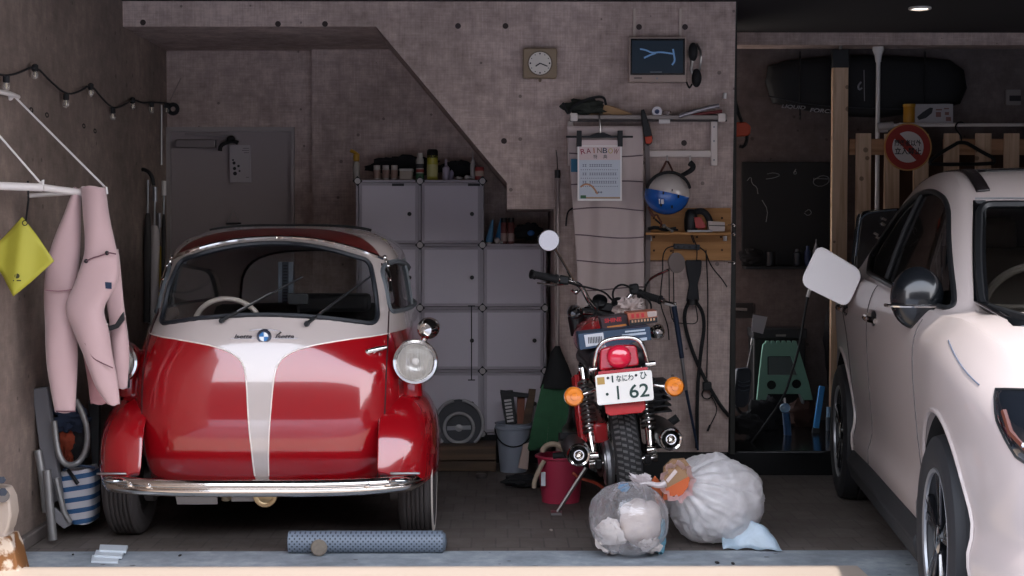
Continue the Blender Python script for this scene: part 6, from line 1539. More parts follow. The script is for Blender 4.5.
# white tension pole with flange and the cross rail clamped to it
t=thing('tension_pole','thin white pole with a flared top beside the timber post','pole', W(878,145,DR-.25)); D=DR-.225
x_=W(878,90,D).x
obj('pole', B().cyl((x_,D,zf),(x_,D,W(878,50,D).z),.013,n=16), M_white, t)
zt__=W(878,47,D).z
obj('flange', B().lathe([(.017,-.09),(.022,-.05),(.035,-.02),(.035,0),(.0001,0)],(x_,D,zt__),(0,0,1),20), M_white, t)
obj('pole_tip', B().cyl((x_,D,zt__),(x_,D,ZC),.012,n=10), M_white, t)
t=thing('cross_rail','pale horizontal rail with a clamp running right across the top of the pallets','rail', W(950,126,DR-.22))
obj('rail', B().cyl(W(880,125.5,DR-.30),W(1075,124.5,DR-.30),.010,n=12), M_wpaint, t)
obj('clamp', B().cyl(W(877,127,DR-.29),W(893,125.5,DR-.29),.024,n=16).box(W(882,128,DR-.265),(.06,.05,.05)), mat('clamp_white','b8b0ac',.4), t)
# things on the rail
o=thing('yellow_canister','short yellow canister standing on the cross rail above the round sign','canister', W(909,123,DR-.27))
D=DR-.27; obj('canister', B().lathe([(.0001,0),(.032,0),(.034,.004),(.034,.105),(.030,.11),(.0001,.11)], W(909,123,D),(0,0,1),24), mat('canister_yellow','b8801e',.45), o)
obj('lid', B().lathe([(.036,.095),(.037,.10),(.037,.112),(.0001,.114)], W(909,123,D),(0,0,1),24), mat('canister_yellow2','c28f2c',.45), o)
o=thing('picture_card','small framed white card with a dark drawing beside the yellow canister','picture', W(934,123,D))
fc_=obj('card', plate(rect(915,104,953,123),D,.012), mat('card_pale','a39e9e',.5), o, smooth=False)
obj('drawing', plate([(917,117),(923,112),(930,107.5),(933,108),(932,113),(926,118),(919,120)],D-.002,.003), M_dark, fc_, smooth=False)
M_pp=mat('card_print','7c5550',.5)
for x,y,w_,h_ in ((936,109,6,1.4),(936,112,5,5),(944,108,5,1.2),(945,112,4,3),(946,117,5,4)): obj('print_mark', plate(rect(x,y,x+w_,y+h_),D-.002,.003), M_pp, fc_, smooth=False)
o=obj('rail_shelf', B().mm(W(898,124,D).x,W(956,124,D).x,D-.03,D+.09,W(900,124.6,D).z,W(900,123,D).z-.001), M_wpaint, None, bevel=.002); tag(o,'narrow pale shelf strip carrying the yellow canister and framed card','shelf')
# pallets standing on end: each a frame of slats
def pallet(name, xs, label, x0, x1, top):
    D=DR-.26
    t=thing(name,label,'pallet',W((x0+x1)/2,416,D),'pallets against the back wall of the right bay')
    for x,w_,dt in xs:
        a=W(x,top+dt,D-.02); b=W(x+w_,top+dt,D-.02)
        obj('slat', B().mm(a.x,b.x,D-.04,D-.02,zf,a.z), M_slat, t, bevel=.0015)
    for y,h_ in ((139,16),(262,14),(385,14)):
        a=W(x0,y,D+.0); b=W(x1,y+h_,D+.0); obj('cross_board', B().mm(a.x,b.x,D-.018,D+.004,b.z,a.z), M_pineh, t, bevel=.0015)
    return t
pallet('pallet',[(855.5,15,-.5),(884,15,0),(913,15,0)],'pine slatted pallet standing on end directly behind the round sign',849,929,134)
pallet('pallet',[(943.5,15,0),(975,15.5,0),(1003.5,15,0),(1033,15,0)],'pine slatted pallet standing on end behind the black hanger',943,1052,133.5)
for k,(x0,x1,y0,y1) in enumerate(((915,928,155,215),(929,943,155,240))):
    pass
o=obj('brown_board', plate(rect(870,155,1050,421),DR-.05,.03), mat('hardboard_brown','4e382c',.8), None, smooth=False); tag(o,'brown hardboard sheet leaning on the back wall behind the pallets','board')
o.location.z += 0
# the round red no-entry sign
sg=thing('no_entry_sign','round red and white Japanese prohibition sign fixed on the pallet','sign', W(908,170,DR-.33)); D=DR-.325
wb(circ(908,147,23.8,48),D,.012,'gold_rim', mat('sign_gold','c08c4a',.45), sg)
rr=wb(circ(908,147,22.4,48),D-.003,.006,'red_disc', mat('sign_red','9a2a1e',.5), sg, smooth=False)
M_sw=mat('sign_white','cfc5c0',.5)
# white upper right and lower left segments parted by the slash
def seg(a0,a1): 
    return [(908+15.6*cos(R(a0+(a1-a0)*k/24)),147+15.6*sin(R(a0+(a1-a0)*k/24))) for k in range(25)]
wb(seg(-122,32),D-.005,.003,'white_segment',M_sw,rr,smooth=False); wb(seg(58,212),D-.005,.003,'white_segment',M_sw,rr,smooth=False)
pxtext('関係者以外',908,143,D-.007,26.5,6.4,M_black,rr,bold=.018); pxtext('立入禁止',908,151,D-.007,26.5,7.0,M_black,rr,bold=.018)
# black clothes hanger on the rail
hg=thing('clothes_hanger','black plastic clothes hanger on the cross rail right of the round sign','hanger', W(962,165,DR-.36)); D=DR-.36
obj('frame', B().tube([W(*p,D) for p in ((930,162.5),(931,160),(942,152),(955,144.5),(958,142.5),(966,142.5),(972,146),(984,153),(993,157.5),(995,161),(993,164),(930,164.5))],.011,8,closed=True,smooth=1), M_black, hg)
obj('hook', B().tube([W(*p) for p in ((961.5,143,D),(961.5,137,D),(958,132,D),(955,128,D+.02),(957,122.5,D+.06),(962,122,D+.07),(966,125,D+.07))],.0045,8,smooth=2), M_black, hg)
# switch plate
t=thing('wall_switch','small pale wall socket plate high on the right back wall','socket', W(1013,105,DR)); wb(rpoly(rect(1006,89.5,1021,105),1,3),DR-.012,.012,'plate', mat('switch_grey','7e7876',.5), t, bevel=.002); wb(rect(1009.5,95.5,1021,101),DR-.014,.004,'switch', M_black, t, smooth=False)
# blackboard
bk=thing('blackboard','large blackboard with faint chalk doodles on the wall left of the timber post','blackboard', W(784,266,DR))
wb(rect(742,162,834,266),DR-.03,.03,'board', mat('board_black','1b1c1d',.6,var=.25,vscale=4), bk, bevel=.003)
M_ch=mat('chalk','7a7c7e',.9)
for P in ([(767,174),(774,172.5),(781,175),(774,178),(766,179)],[(814,180),(822,175),(829,177),(829,183),(820,187),(813,184),(814,178)],[(815,178.5),(828,179)],[(795,170),(797,174),(793,174),(796,169)],
          [(805,212),(809,209),(812,213),(808,216),(804,213)],[(747,181),(751,176),(752,184),(757,187),(758,194)],[(762,200),(768,210),(766,222)]): obj('chalk_doodle', B().tube([W(x,y,DR-.031) for x,y in P],.0022,4,smooth=1), M_ch, bk)
zl=W(780,266,DR-.12)
obj('ledge', B().mm(W(742,266,DR).x,W(834,266,DR).x,DR-.13,DR,zl.z-.02,zl.z), M_black, bk, bevel=.003)
Dl=DR-.09; zl=zl.z
bottle('bottle',816.5,Dl,zl,27,8,[(.9,0),(1,.05),(1,.55),(.4,.75),(.2,.85),(.12,1),(.0001,1)],mat('glue_white','8c8c90',.4),'white pointed glue bottle on the blackboard ledge','bottle')
bottle('bottle',808,Dl,zl,20,7,[(.9,0),(1,.05),(1,.7),(.5,.82),(.5,1),(.0001,1)],mat('bottle_navy','27375c',.3),'dark blue bottle on the blackboard ledge beside the white pointed one','bottle')
bottle('bottle',798,Dl,zl,17,8,[(.9,0),(1,.05),(1,.75),(.6,.85),(.6,1),(.0001,1)],mat('bottle_smoke','2c3038',.3),'smoky squat bottle on the blackboard ledge, left of the dark blue one','bottle')
bottle('bottle',826,Dl,zl,15,6,[(.9,0),(1,.05),(1,.75),(.6,.85),(.6,1),(.0001,1)],mat('bottle_blue2','35507c',.3),'short blue bottle on the blackboard ledge nearest the timber post','bottle')
bottle('can',771,Dl,zl,14,9,[(.95,0),(1,.03),(1,.95),(.95,1),(.0001,1)],mat('can_dark','24262a',.4),'dark tin alone near the left end of the blackboard ledge','tin')
o=obj('dark_bundle', crumple(Vector((sx(752,Dl),Dl,zl+.06)),(.07,.028,.045),21,amp=.4), mat('black_cloth','1d1d1f',.9), None); tag(o,'black bundle at the left end of the blackboard ledge','bundle')
# orange saw grip at the pillar's corner
t=thing('orange_tool','orange gripped tool hanging behind the pillar corner','tool', W(742,138,8.0)); obj('orange_grip', B().prism(pxpoly(rpoly([(734,122.5),(746,122),(751,126),(750.5,134),(747,136),(734,136.5)],2,3),8.0),(0,.05,0)), mat('grip_orange','b4421e',.5), t, bevel=.005)
obj('black_frame', B().tube([W(x,y,8.02) for x,y in ((735,100),(738,112),(742,122))],.010,8).tube([W(x,y,8.02) for x,y in ((747,134),(747,141),(744,147),(739,146))],.010,8,smooth=1), M_black, t)
o=obj('white_peg', B().cyl(W(725,93,YF-.02),W(724.5,98.5,YF-.02),.010,n=10), M_white, None); tag(o,'tiny white peg on the pillar near its right edge','peg')
# lower clutter of the right bay, on the step
t=thing('step_stool','sage green plastic folding step stool with two round holes leaning upright','stool', W(787,400,8.9)); D=8.85
M_sg=mat('sage_green','6f9a88',.5)
bm_o=B().prism(pxpoly([(765,343),(797,343),(809,383),(813,400),(803,400),(800,394),(768,394),(766,400),(757,400),(760,370),(763,345)],D),(0,.03,0))
holes=[B().cyl(W(771.5,385,D-.05),W(771.5,385,D+.1),.027,n=24).mesh('c'),B().cyl(W(796.5,384,D-.05),W(796.5,384,D+.1),.027,n=24).mesh('c'),B().prism(pxpoly(rpoly([(769,357),(793,357),(799,376),(769,376)],1.5,3),D-.05),(0,.15,0)).mesh('c')]
me=boolean(bm_o.mesh('a'),holes,'DIFFERENCE','panel')
for v in me.vertices: v.co-=BASE[t.name]
obj('top_panel', me, M_sg, t, smooth=False, bevel=.002)
obj('inner_panel', plate([(769,357),(793,357),(799,376),(769,376)],D+.025,.006), mat('sage_grey','56605f',.6), t, smooth=False)
for k in range(6): obj('rib', B().prism(pxpoly(rpoly([(766+5.4*k,341),(769.5+5.4*k,341),(770+5.4*k,345),(766+5.4*k,345)],.8,2),D-.005),(0,.03,0)), M_sg, t, smooth=False)
obj('leg', B().tube([W(768,396,D+.02),W(770,410,D+.05),W(769,420,D+.05)],.012,8), M_alu, t); obj('leg', B().tube([W(800,393,D+.02),W(806,412,D+.04)],.012,8), M_alu, t)
t=thing('black_toolbox','black lidded toolbox behind the green step stool','box', W(781,420,9.05)); 
xa,xb=W(752,330,9.03).x,W(804,330,9.03).x; ztb=W(780,328,9.03).z
obj('box', B().mm(xa,xb,8.97,9.17,.13,ztb-.06), M_black, t, bevel=.008); obj('lid', B().mm(xa-.006,xb+.006,8.96,9.18,ztb-.06,ztb), M_dark, t, bevel=.006); obj('maker_strip', plate(rect(776,334.5,786,336.5),8.955,.004), mat('strip_pale','77736f',.6), t, smooth=False)
# white tag hanging on a line with the dark remote under it
t=thing('pump_sprayer','dark hand sprayer with a thin wand up to a white swing tag','sprayer', W(741,405,8.6)); D=8.6
obj('body', B().prism(pxpoly(rpoly([(737,369),(750,368),(752,374),(748,404),(744,408),(736,407),(734,400)],2.5,3),D),(0,.06,0)), mat('sprayer_dark','2e343e',.5), t, bevel=.006)
for k in range(3): obj('ridge', B().tube([W(738,381+4*k,D-.002),W(743,383+4*k,D-.01),W(750,381+4*k,D-.002)],.0035,6,smooth=1), mat('ridge_grey','5a6472',.4), t)
obj('wand', B().cyl(W(747,368,D+.03),W(752,344,D+.03),.003,n=6).cyl(W(751.5,345,D+.03),W(752.5,338,D+.03),.008,n=8), M_white, t)
obj('swing_tag', plate([(753,314.5),(767.5,317),(763,334),(751,331)],D+.02,.003), mat('tag_grey_white','b5afb0',.6), t, smooth=False)
obj('nozzle', B().tube([W(736,406,D+.03),W(740,413,D+.03),W(747,414,D+.03)],.010,8,smooth=1), M_dark, t)
t=thing('wall_bolt','pale bolt in a dark plate on the wall beyond the pillar','bolt', W(741,310,DR-.02)); obj('plate', plate(rect(733,303,753,318),DR-.015,.014), mat('plate_dark','2a2828',.7), t, smooth=False); obj('pin', B().cyl(W(735,309,DR-.03),W(747,309.5,DR-.03),.009,n=10), mat('pin_pale','8f8884',.4,.3), t)
# whip antenna: black curved rod from the flap down to the floor
o=thing('charging_cable','black cable dropping from a white tip near the fuel flap to the floor','cable', W(750,448,8.3))
obj('cord', B().tube([W(808,296,8.3),W(804,318,8.3),W(800,345,8.3),W(792,372,8.3),W(785,395,8.3),W(770,418,8.25),W(750,444,8.2)],.007,8,smooth=2), M_rubber, o)
obj('white_tip', B().cyl(W(810,289,8.3),W(807.5,297,8.3),.010,n=10), M_white, o)
t=thing('hand_pump','clear and blue spray pump on the floor below the green stool','pump', W(785,425,8.5)); D=8.5
obj('clear_bulb', B().ball(W(785,408,D),(.032,.03,.03),16,10), mat('clear_blue_plastic','8fb4d4',.1,alpha=.6,coat=1), t); obj('blue_body', B().cyl(W(786,413,D),W(788,437,D),.022,n=16), mat('pump_blue','2c4f78',.35,alpha=.8), t); obj('spout', B().cyl(W(785,404,D),W(784.5,398,D),.006,n=8), M_white, t); obj('base', B().cyl(W(788,437,D),Vector((W(788,437,D).x,D,.13)),.03,n=16), M_dark, t)
t=thing('blue_brush','bright blue long handled brush standing upright beside the green stool','brush', W(816,430,8.6)); D=8.6
obj('blue_handle', B().bar(W(822,386,D),W(816,428,D),.034,.02,up=(0,1,0)), mat('bright_blue','3d87c4',.4), t, bevel=.005); obj('bristle_foot', B().bar(W(816,428,D),W(815,436,D),.04,.03,up=(0,1,0)), M_dark, t)
t=thing('small_blue_bottle','small pale blue bottle on the step nearest the white car','bottle', W(828,430,8.7)); D=8.7
obj('pale_top', B().cyl(W(828.5,407,D),W(828.5,417,D),.012,n=12), mat('pale_blue_cap','7fa0c0',.4), t); obj('dark_body', B().cyl(W(828.5,417,D),Vector((W(828.5,430,D).x,D,.13)),.016,n=12), mat('bottle_slate','3c4652',.4), t)
for k,(x,y,r0,r1,sd,lb,D) in enumerate([(765,415,.11,.10,31,'black cloth heap on the step below the dark sprayer',8.75),(803,414,.09,.09,33,'dark brown sack on the step between the blue brush and the spray pump',8.9),(836,340,.07,.30,37,'dark coat hanging at the back beside the rear wheel of the white car',9.1),(748,425,.09,.06,39,'black rag on the step against the pillar',8.4)]):
    c_=W(x,y,D); c_.z=max(c_.z,.135+r1*.75)
    o=obj('dark_sack' if k<2 else ('dark_coat' if k==2 else 'black_rag'), crumple(c_,(r0,.05,r1),sd,amp=.3), [mat('black_cloth','1d1d1f',.9),mat('brown_cloth','3a2620',.9),mat('coat_grey','2c2b2e',.9),mat('black_cloth','1d1d1f',.9)][k], None); tag(o,lb,['sack','sack','coat','rag'][k])
# black case standing behind the car's rear corner
t=thing('black_case','glossy black upright case with silver latches behind the white car','case', W(875,260,8.3)); D=8.25
obj('shell', B().prism(pxpoly(rpoly([(861,211),(895,208),(930,209),(925,262),(900,449),(858,449),(855,258)],[8,4,8,4,4,4,4],4),D),(0,.10,0)), mat('case_gloss_black','16181d',.2,coat=1), t, bevel=.012)
obj('edge_line', B().tube([W(x,y,D-.003) for x,y in ((856,256),(859,222),(865,214),(880,211),(897,209.5))],.004,6,smooth=1), mat('case_edge_blue','6f7d90',.3,.5), t)
for x,y in ((884,219),(883,224),(876,234),(878,238)): obj('latch', B().box(W(x,y,D-.006),(.03,.012,.018),Euler((0,R(30),0))), M_chrome, t, bevel=.003)
# ================================================================ foreground
# perforated grey drain pipe lying on the threshold
t=thing('drain_pipe','long grey perforated plastic pipe lying on the floor before the red car','pipe', W(366,556,5.9))
rp_=.044; ya=5.93; xa_=W(289,545,ya).x; xb_=W(443,545,ya).x
m=mat('perforated_grey','66707c',.5); nt=m.node_tree; p=nt.nodes['Principled BSDF']; tcn=N(nt,'ShaderNodeTexCoord')
mp=N(nt,'ShaderNodeMapping'); mp.inputs['Scale'].default_value=(70,70,70); mp.inputs['Rotation'].default_value=(0,R(45),0); nt.links.new(tcn.outputs['Object'],mp.inputs[0])
s3=N(nt,'ShaderNodeSeparateXYZ'); nt.links.new(mp.outputs[0],s3.inputs[0])
dd_=math_(nt,'ADD',math_(nt,'POWER',math_(nt,'SUBTRACT',math_(nt,'FRACT',s3.outputs[0]),.5),2.0),math_(nt,'POWER',math_(nt,'SUBTRACT',math_(nt,'FRACT',s3.outputs[2]),.5),2.0))
nt.links.new(mixc(nt,math_(nt,'LESS_THAN',dd_,.07),'6c7683','3a4048'), p.inputs['Base Color'])
pz=.046
obj('pipe_wall', B().lathe([(rp_,0),(rp_,xb_-xa_),(rp_-.005,xb_-xa_),(rp_-.005,0),(rp_,0)],(xa_,ya,pz),(1,0,0),36,cap=False), m, t)
obj('end_cap', B().lathe([(rp_-.003,0),(rp_-.012,.014),(.0001,.02)],(xb_-.004,ya,pz),(1,0,0),30), mat('pipe_cap','59626d',.5), t)
obj('end_cap', B().lathe([(rp_-.003,.0),(.0001,.002)],(xa_+.004,ya,pz),(-1,0,0),30), mat('pipe_cap','59626d',.5), t)
o=obj('round_stone', B().lathe([(.0001,-.008),(.028,-.008),(.033,-.003),(.033,.003),(.028,.008),(.0001,.008)], Vector((W(319,548,5.87).x,5.868,.035)),(0,1,-.25),24), mat('rust_stone','6f665c',.9,var=.35,vscale=60), None); tag(o,'small round brown metal cap leaning against the grey perforated pipe','cap')
# white steps of folded sheet under the tyre
M_ws_=mat('sheet_white','c4ccd2',.5)
for k,(P,lb,z) in enumerate((([(92,556),(119,557),(118,563),(91,562)],'pale strip of folded sheet by the left tyre, nearest the street',.010),([(96,551),(124,552),(122,557.5),(94,556.5)],'pale strip of folded sheet by the left tyre, middle one',.018),([(100,545.5),(128,546.5),(126,552),(99,551)],'pale strip of folded sheet by the left tyre, against the rubber',.026))):
    q=[]
    for x,y in P:
        D_=1490*(CAMZ-z)/(y-237); q.append(W(x,y,D_))
    for v in q: v.z=z
    o=obj('sheet_strip', B().prism(q,(0,0,-.012)), M_ws_, None, smooth=False, bevel=.002); tag(o,lb,'strip','pale strips under the red car tyre')
# cream painted steel rail across the forecourt, with its post and bolts at the left
M_cr=mat('cream_paint','a89a8e',.5,var=.03,vscale=3)
zr=.03; 
def gp(x,y,z): 
    D_=1490*(CAMZ-z)/(y-237); v=W(x,y,D_); v.z=z; return v
t=thing('cream_barrier','long cream painted steel barrier beam lying along the front of the garage','barrier', gp(440,600,0))
A=gp(22,568,zr); Bq=gp(857,567.5,zr)
bx_=B().mm(A.x-.2,Bq.x,A.y-.5,A.y,-.055,zr); obj('beam', bx_, M_cr, t, bevel=.004)
t=thing('cream_post','rusty cream steel post with dark bolts standing at the left of the barrier','post', W(0,576,5.5)); D=5.50
obj('post', B().prism(pxpoly([(-26,486),(4,489),(9,499),(11,515),(8,529),(5,534),(8,540),(-26,540)],D),(0,.10,0)), M_cr, t, bevel=.008)
m=mat('rusty_cream','d9c9b8',.6); nt=m.node_tree; p=nt.nodes['Principled BSDF']; n=N(nt,'ShaderNodeTexNoise'); n.inputs['Scale'].default_value=22; n.inputs['Detail'].default_value=8; tcn=N(nt,'ShaderNodeTexCoord'); nt.links.new(tcn.outputs['Object'],n.inputs['Vector'])
nt.links.new(ramp(nt,n.outputs['Fac'],[(.47,'6e4826'),(.56,'b0a294')]), p.inputs['Base Color'])
obj('gusset', B().prism(pxpoly([(-26,536),(8,537),(13,548),(24,592),(-26,592)],D-.01),(0,.12,0)), m, t, bevel=.004)
for x,y,r_ in ((2,480,.014),(3,492,.016)): obj('bolt', B().cyl(W(x,y,D-.03),W(x,y,D+.03),r_,n=6), mat('bolt_dark','3a3d45',.4,.7), t)
obj('washer', B().cyl(W(3,496,D-.02),W(3,496,D+.02),.024,n=20), M_chrome, t)
# ---- rubbish bags
def bagmat(name, col, al, rough=.25):
    m=bpy.data.materials.new(name); m.use_nodes=True; nt=m.node_tree; nt.nodes.clear()
    o_=N(nt,'ShaderNodeOutputMaterial'); tr=N(nt,'ShaderNodeBsdfTransparent'); tr.inputs[0].default_value=(.95,.96,.97,1)
    df=N(nt,'ShaderNodeBsdfDiffuse'); df.inputs[0].default_value=lin(col)+(1,); tl_=N(nt,'ShaderNodeBsdfTranslucent'); tl_.inputs[0].default_value=lin(col)+(1,)
    gl=N(nt,'ShaderNodeBsdfGlossy'); gl.inputs['Roughness'].default_value=rough
    a=N(nt,'ShaderNodeMixShader'); a.inputs[0].default_value=.25; nt.links.new(df.outputs[0],a.inputs[1]); nt.links.new(tl_.outputs[0],a.inputs[2])
    lw=N(nt,'ShaderNodeLayerWeight'); lw.inputs[0].default_value=.35
    tc_=N(nt,'ShaderNodeTexCoord'); n=N(nt,'ShaderNodeTexNoise'); n.inputs['Scale'].default_value=7; n.inputs['Detail'].default_value=5; n.inputs['Distortion'].default_value=2.5; nt.links.new(tc_.outputs['Object'],n.inputs['Vector'])
    f=math_(nt,'ADD',math_(nt,'MULTIPLY',lw.outputs['Facing'],.45),math_(nt,'MULTIPLY_ADD',n.outputs['Fac'],.6,al-.3)); f=math_(nt,'MINIMUM',f,1.0)
    b_=N(nt,'ShaderNodeMixShader'); nt.links.new(f,b_.inputs[0]); nt.links.new(tr.outputs[0],b_.inputs[1]); nt.links.new(a.outputs[0],b_.inputs[2])
    fr_=N(nt,'ShaderNodeFresnel'); fr_.inputs[0].default_value=1.5
    c_=N(nt,'ShaderNodeMixShader'); nt.links.new(math_(nt,'MINIMUM',math_(nt,'MULTIPLY',fr_.outputs[0],1.6),.5),c_.inputs[0]); nt.links.new(b_.outputs[0],c_.inputs[1]); nt.links.new(gl.outputs[0],c_.inputs[2])
    bp_=N(nt,'ShaderNodeBump'); bp_.inputs['Strength'].default_value=.5; bp_.inputs['Distance'].default_value=.012; nt.links.new(n.outputs['Fac'],bp_.inputs['Height'])
    for q in (df,gl): nt.links.new(bp_.outputs[0],q.inputs['Normal'])
    nt.links.new(c_.outputs[0],o_.inputs[0]); return m
def bagmesh(c, r, knot, seed, n=96, m_=64, fold=.05, sag=.0):
    "a filled sack: ellipsoid pulled towards its knot, with pleats fanning out from it and creases over it"
    c=Vector(c); kd=(Vector(knot)-c); kdn=kd.normalized(); b=B(); b.ball((0,0,0),(1,1,1),n,m_)
    fx=kdn.orthogonal().normalized(); fy=kdn.cross(fx); out=[]
    for v in b.v:
        d=v.normalized() if v.length>1e-6 else Vector((0,0,1))
        p=Vector((d.x*r[0],d.y*r[1],d.z*r[2])); t_=d.dot(kdn); an=math.atan2(d.dot(fy),d.dot(fx))
        near=max(0,(t_+.35)/1.35)
        ridged=1-abs(noise.noise(d*2.2+Vector((seed,0,0))))*2
        k=1+fold*1.3*(noise.noise(d*1.5+Vector((seed,3,0))))+fold*.45*(abs(noise.noise(d*4.5+Vector((0,seed,0))))*-2+.4)
        k+=near*fold*(.55*sin(an*13+3*noise.noise(d*2+Vector((seed,1,1))))+.3*sin(an*29+4*noise.noise(d*3+Vector((seed,5,1)))))
        q=p*k
        if near>0: 
            w_=max(0,(t_-.1)/.9)**5; q=q.lerp(kd*(1.0+.02*sin(an*9)), w_)
        out.append(c+q)
    zmin=.004
    b.v=[Vector((v.x,v.y,max(v.z, zmin if v.z<zmin else v.z))) for v in out]
    return b
# small clear bag on the left
lc=W(629,524,5.86); kn=W(640,484,5.90)
t=thing('clear_rubbish_bag','small clear plastic rubbish bag with white paper inside, the left one of two','rubbish bag',(lc.x,lc.y,0))
M_cb=bagmat('clear_bag_plastic','e8e2e4',.12,.12)
obj('bag_skin', bagmesh((lc.x,lc.y,.152),(.160,.155,.150),kn,4,fold=.06), M_cb, t, angle=80)
ruff=B(); 
for k in range(14):
    a=2*pi*k/14; e_=kn+Vector((.034*cos(a),.02*sin(a),.022+.010*sin(3*a)))
    ruff.prism([kn+Vector((-.008,0,-.01)),kn+Vector((.008,0,-.01)),e_+Vector((.016,.004,0)),e_+Vector((-.012,.004,.012))],(.001,.002,.0))
obj('bag_neck', ruff, bagmat('bag_neck_plastic','d8cccc',.55,.2), t, smooth=False)
obj('tied_ear', B().tube([kn,kn+Vector((.03,0,.004)),kn+Vector((.075,0,-.008)),kn+Vector((.10,.01,.0))],lambda q:.006+.010*q,8,smooth=1), bagmat('bag_ear_plastic','d8cccc',.6,.2), t)
o=obj('paper_wad', crumple(W(609,543,5.84),(.055,.045,.065),15,amp=.35,fr=2.6), mat('tissue_white','d6ccc6',.9), None); o.location.z=max(.012,o.location.z); tag(o,'crumpled white paper at the left inside the clear rubbish bag','paper')
o=obj('paper_wad', crumple(W(641,522,5.88),(.088,.062,.095),17,amp=.18,fr=1.6), mat('paper_grey_white','cbbdb6',.9), None); o.location.z=max(.02,o.location.z); tag(o,'large pale paper filling the right half of the clear rubbish bag','paper')
o=obj('paper_wad', crumple(W(650,550,5.84),(.045,.04,.03),19,amp=.4,fr=3), mat('tissue_white','d6ccc6',.9), None); o.location.z=max(.012,o.location.z); tag(o,'small white paper low at the right inside the clear rubbish bag','paper')
o=obj('blue_film', crumple(W(660,535,5.90),(.025,.04,.075),23,amp=.3), mat('film_blue','6fa4b8',.4), None); tag(o,'pale blue film at the right edge inside the clear rubbish bag','film')
o=obj('blue_scrap', crumple(W(624,487,5.90),(.022,.015,.017),25,amp=.4), mat('scrap_blue','3d86b4',.4), None); tag(o,'small bright blue scrap at the top of the clear rubbish bag','scrap')
# large white bag on the right
rc=W(712,505,6.12); kn2=W(676,480,5.98)
t=thing('white_rubbish_bag','large translucent white rubbish bag with cardboard poking out, the right one of two','rubbish bag',(rc.x,rc.y,0))
M_wb=bagmat('white_bag_plastic','fbf6f6',.52,.3)
obj('bag_skin', bagmesh((rc.x+.01,rc.y,.178),(.205,.20,.180),kn2,9,fold=.10), M_wb, t, angle=80)
mouth=B(); rows=[]
for j in range(6):
    v=j/5; r_=[]
    for i in range(48):
        a=2*pi*i/48; rr_=(.030+.050*v)*(1+.10*sin(a*9+v)+.05*sin(a*17)); cc=kn2.lerp(W(677,481,5.93),v)
        r_.append(cc+Vector((rr_*.85*cos(a),-.02*v,rr_*1.0*sin(a))))
    rows.append(r_)
obj('bag_mouth', B().grid(rows,cu=True), bagmat('bag_mouth_plastic','d8b8bc',.65,.3), t)
tail=[]
for j in range(9):
    v=j/8; r_=[]
    for i in range(13):
        u=i/12; r_.append(Vector((rc.x+.02+.235*u*(.8+.2*v), 6.00-.06*v+.02*sin(u*5), .004+.17*(1-v)*(1-u*.55)*(.3+.7*min(1,u*2))+.010*abs(sin(u*9+v*4)))))
    tail.append(r_)
obj('bag_tail', B().grid(tail), bagmat('bag_tail_plastic','b5c8d6',.75,.3), t, solid=.001)
o=obj('cardboard_piece', B().prism(pxpoly([(664,468),(672,460),(685,459),(691,467),(690,481),(684,493),(673,500),(663,499)],5.94),(0,.035,.0)), mat('card_brown','8d6f52',.8,var=.1), None, bevel=.002); tag(o,'brown cardboard piece sticking out of the mouth of the white rubbish bag','cardboard')
wb([(664,490),(690,476),(688,487),(683,494),(673,500),(663,500)],5.936,.004,'orange_face', mat('orange_card','b4562a',.6), o, smooth=False)
wb([(666,480),(675,469),(677.5,472),(668,483)],5.934,.003,'tape_strip', mat('tape_pale','c4b4b0',.5), o, smooth=False)
wb(circ(674,498,2.2,10),5.932,.003,'dark_mark', M_dark, o, smooth=False)
o=obj('orange_wrapper', B().prism(pxpoly([(651,483),(655,476),(662,484),(667,494),(660,500),(653,494)],6.05),(0,.02,0)), mat('orange_card','b4562a',.6), None, bevel=.002); tag(o,'orange wrapper between the two rubbish bags','wrapper')
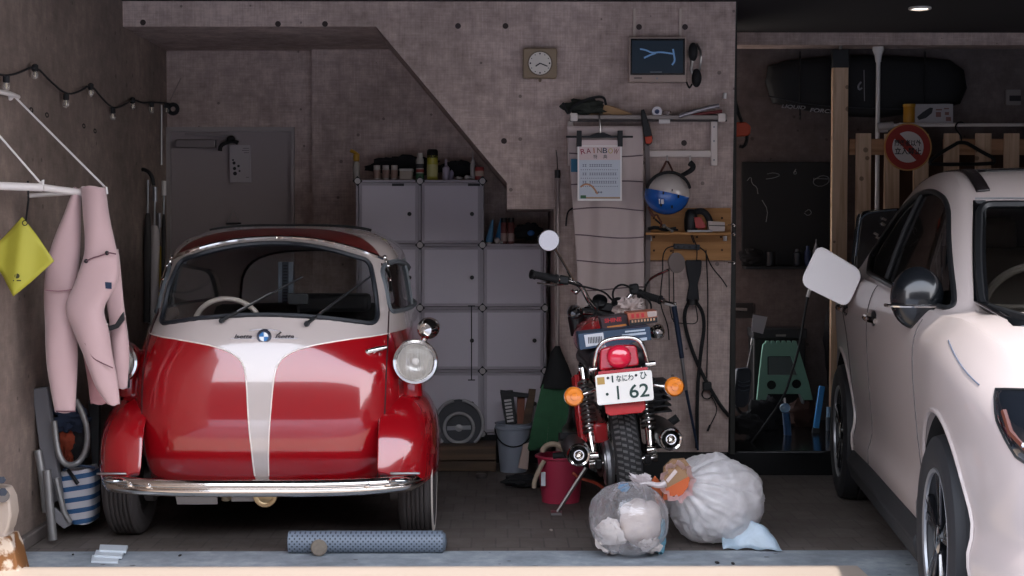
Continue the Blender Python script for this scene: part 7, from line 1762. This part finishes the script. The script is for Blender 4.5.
# leaves and specks on the floor
M_leaf=mat('dry_leaf','5a5248',.8)
for k,(x,y,lb,cl_) in enumerate([(560,512,'small pale scrap on the floor under the motorcycle stand',(.02,.6)),(551,532,'thin pale scrap on the floor left of the clear bag',(.025,.5)),(717,565,'dark leaf on the threshold right of the white bag',(.02,.8)),(733,566,'second dark leaf on the threshold, right of the first',(.02,.6)),(73,556,'dark spot of debris on the threshold near the left post',(.008,1)),(180,557,'dark debris on the threshold before the red car',(.018,.6))]):
    g=gp(x,y,.004 if y<554 else .006); w_=cl_[0]
    o=obj('leaf' if 'leaf' in lb else 'scrap', B().lathe([(.0001,.002),(w_*.6,.0035),(w_,.0015),(w_*.9,0)],g,(0,0,1),9,sx=1,sy=cl_[1]*.6), mat('scrap_pale','a89c90',.8) if k<2 else mat('leaf_dark','23201f',.8), None); tag(o,lb,'leaf' if 'leaf' in lb else 'scrap')
SKY = 5.6; SUN = 4.6; SUNDIR = (-.15, .5, -.86); EXPO = 0.56
# ---------------------------------------------------------------- light and camera
sc = bpy.context.scene
w = bpy.data.worlds.new('sky'); sc.world = w; w.use_nodes = True; nt = w.node_tree
bg = nt.nodes['Background']
tc = N(nt,'ShaderNodeTexCoord'); sp = N(nt,'ShaderNodeSeparateXYZ'); nt.links.new(tc.outputs['Generated'], sp.inputs[0])
nt.links.new(ramp(nt, math_(nt,'MULTIPLY_ADD', sp.outputs[2], .5, .5), [(.49,'8d8985'),(.52,'dcd9dc'),(.75,'cdd2de'),(1.0,'b9c6dc')]), bg.inputs[0])
bg.inputs[1].default_value = SKY
s = bpy.data.lights.new('sun','SUN'); s.energy = SUN; s.angle = R(1.2); s.color = (1,.95,.90)
so = bpy.data.objects.new('sun', s); C.objects.link(so)
so.rotation_euler = Vector(SUNDIR).to_track_quat('-Z','Y').to_euler()
cd = bpy.data.cameras.new('camera'); cam = bpy.data.objects.new('camera', cd); C.objects.link(cam)
cd.sensor_width = 36; cd.lens = FL/1024*36; cam.location = (0,0,CAMZ); cam.rotation_euler = CAMROT; cd.clip_end = 200
sc.camera = cam
sc.view_settings.view_transform = 'Standard'; sc.view_settings.look = 'None'; sc.view_settings.gamma = 1; sc.view_settings.use_curve_mapping = False
sc.view_settings.exposure = EXPO
sc.cycles.max_bounces = 8; sc.cycles.transparent_max_bounces = 16
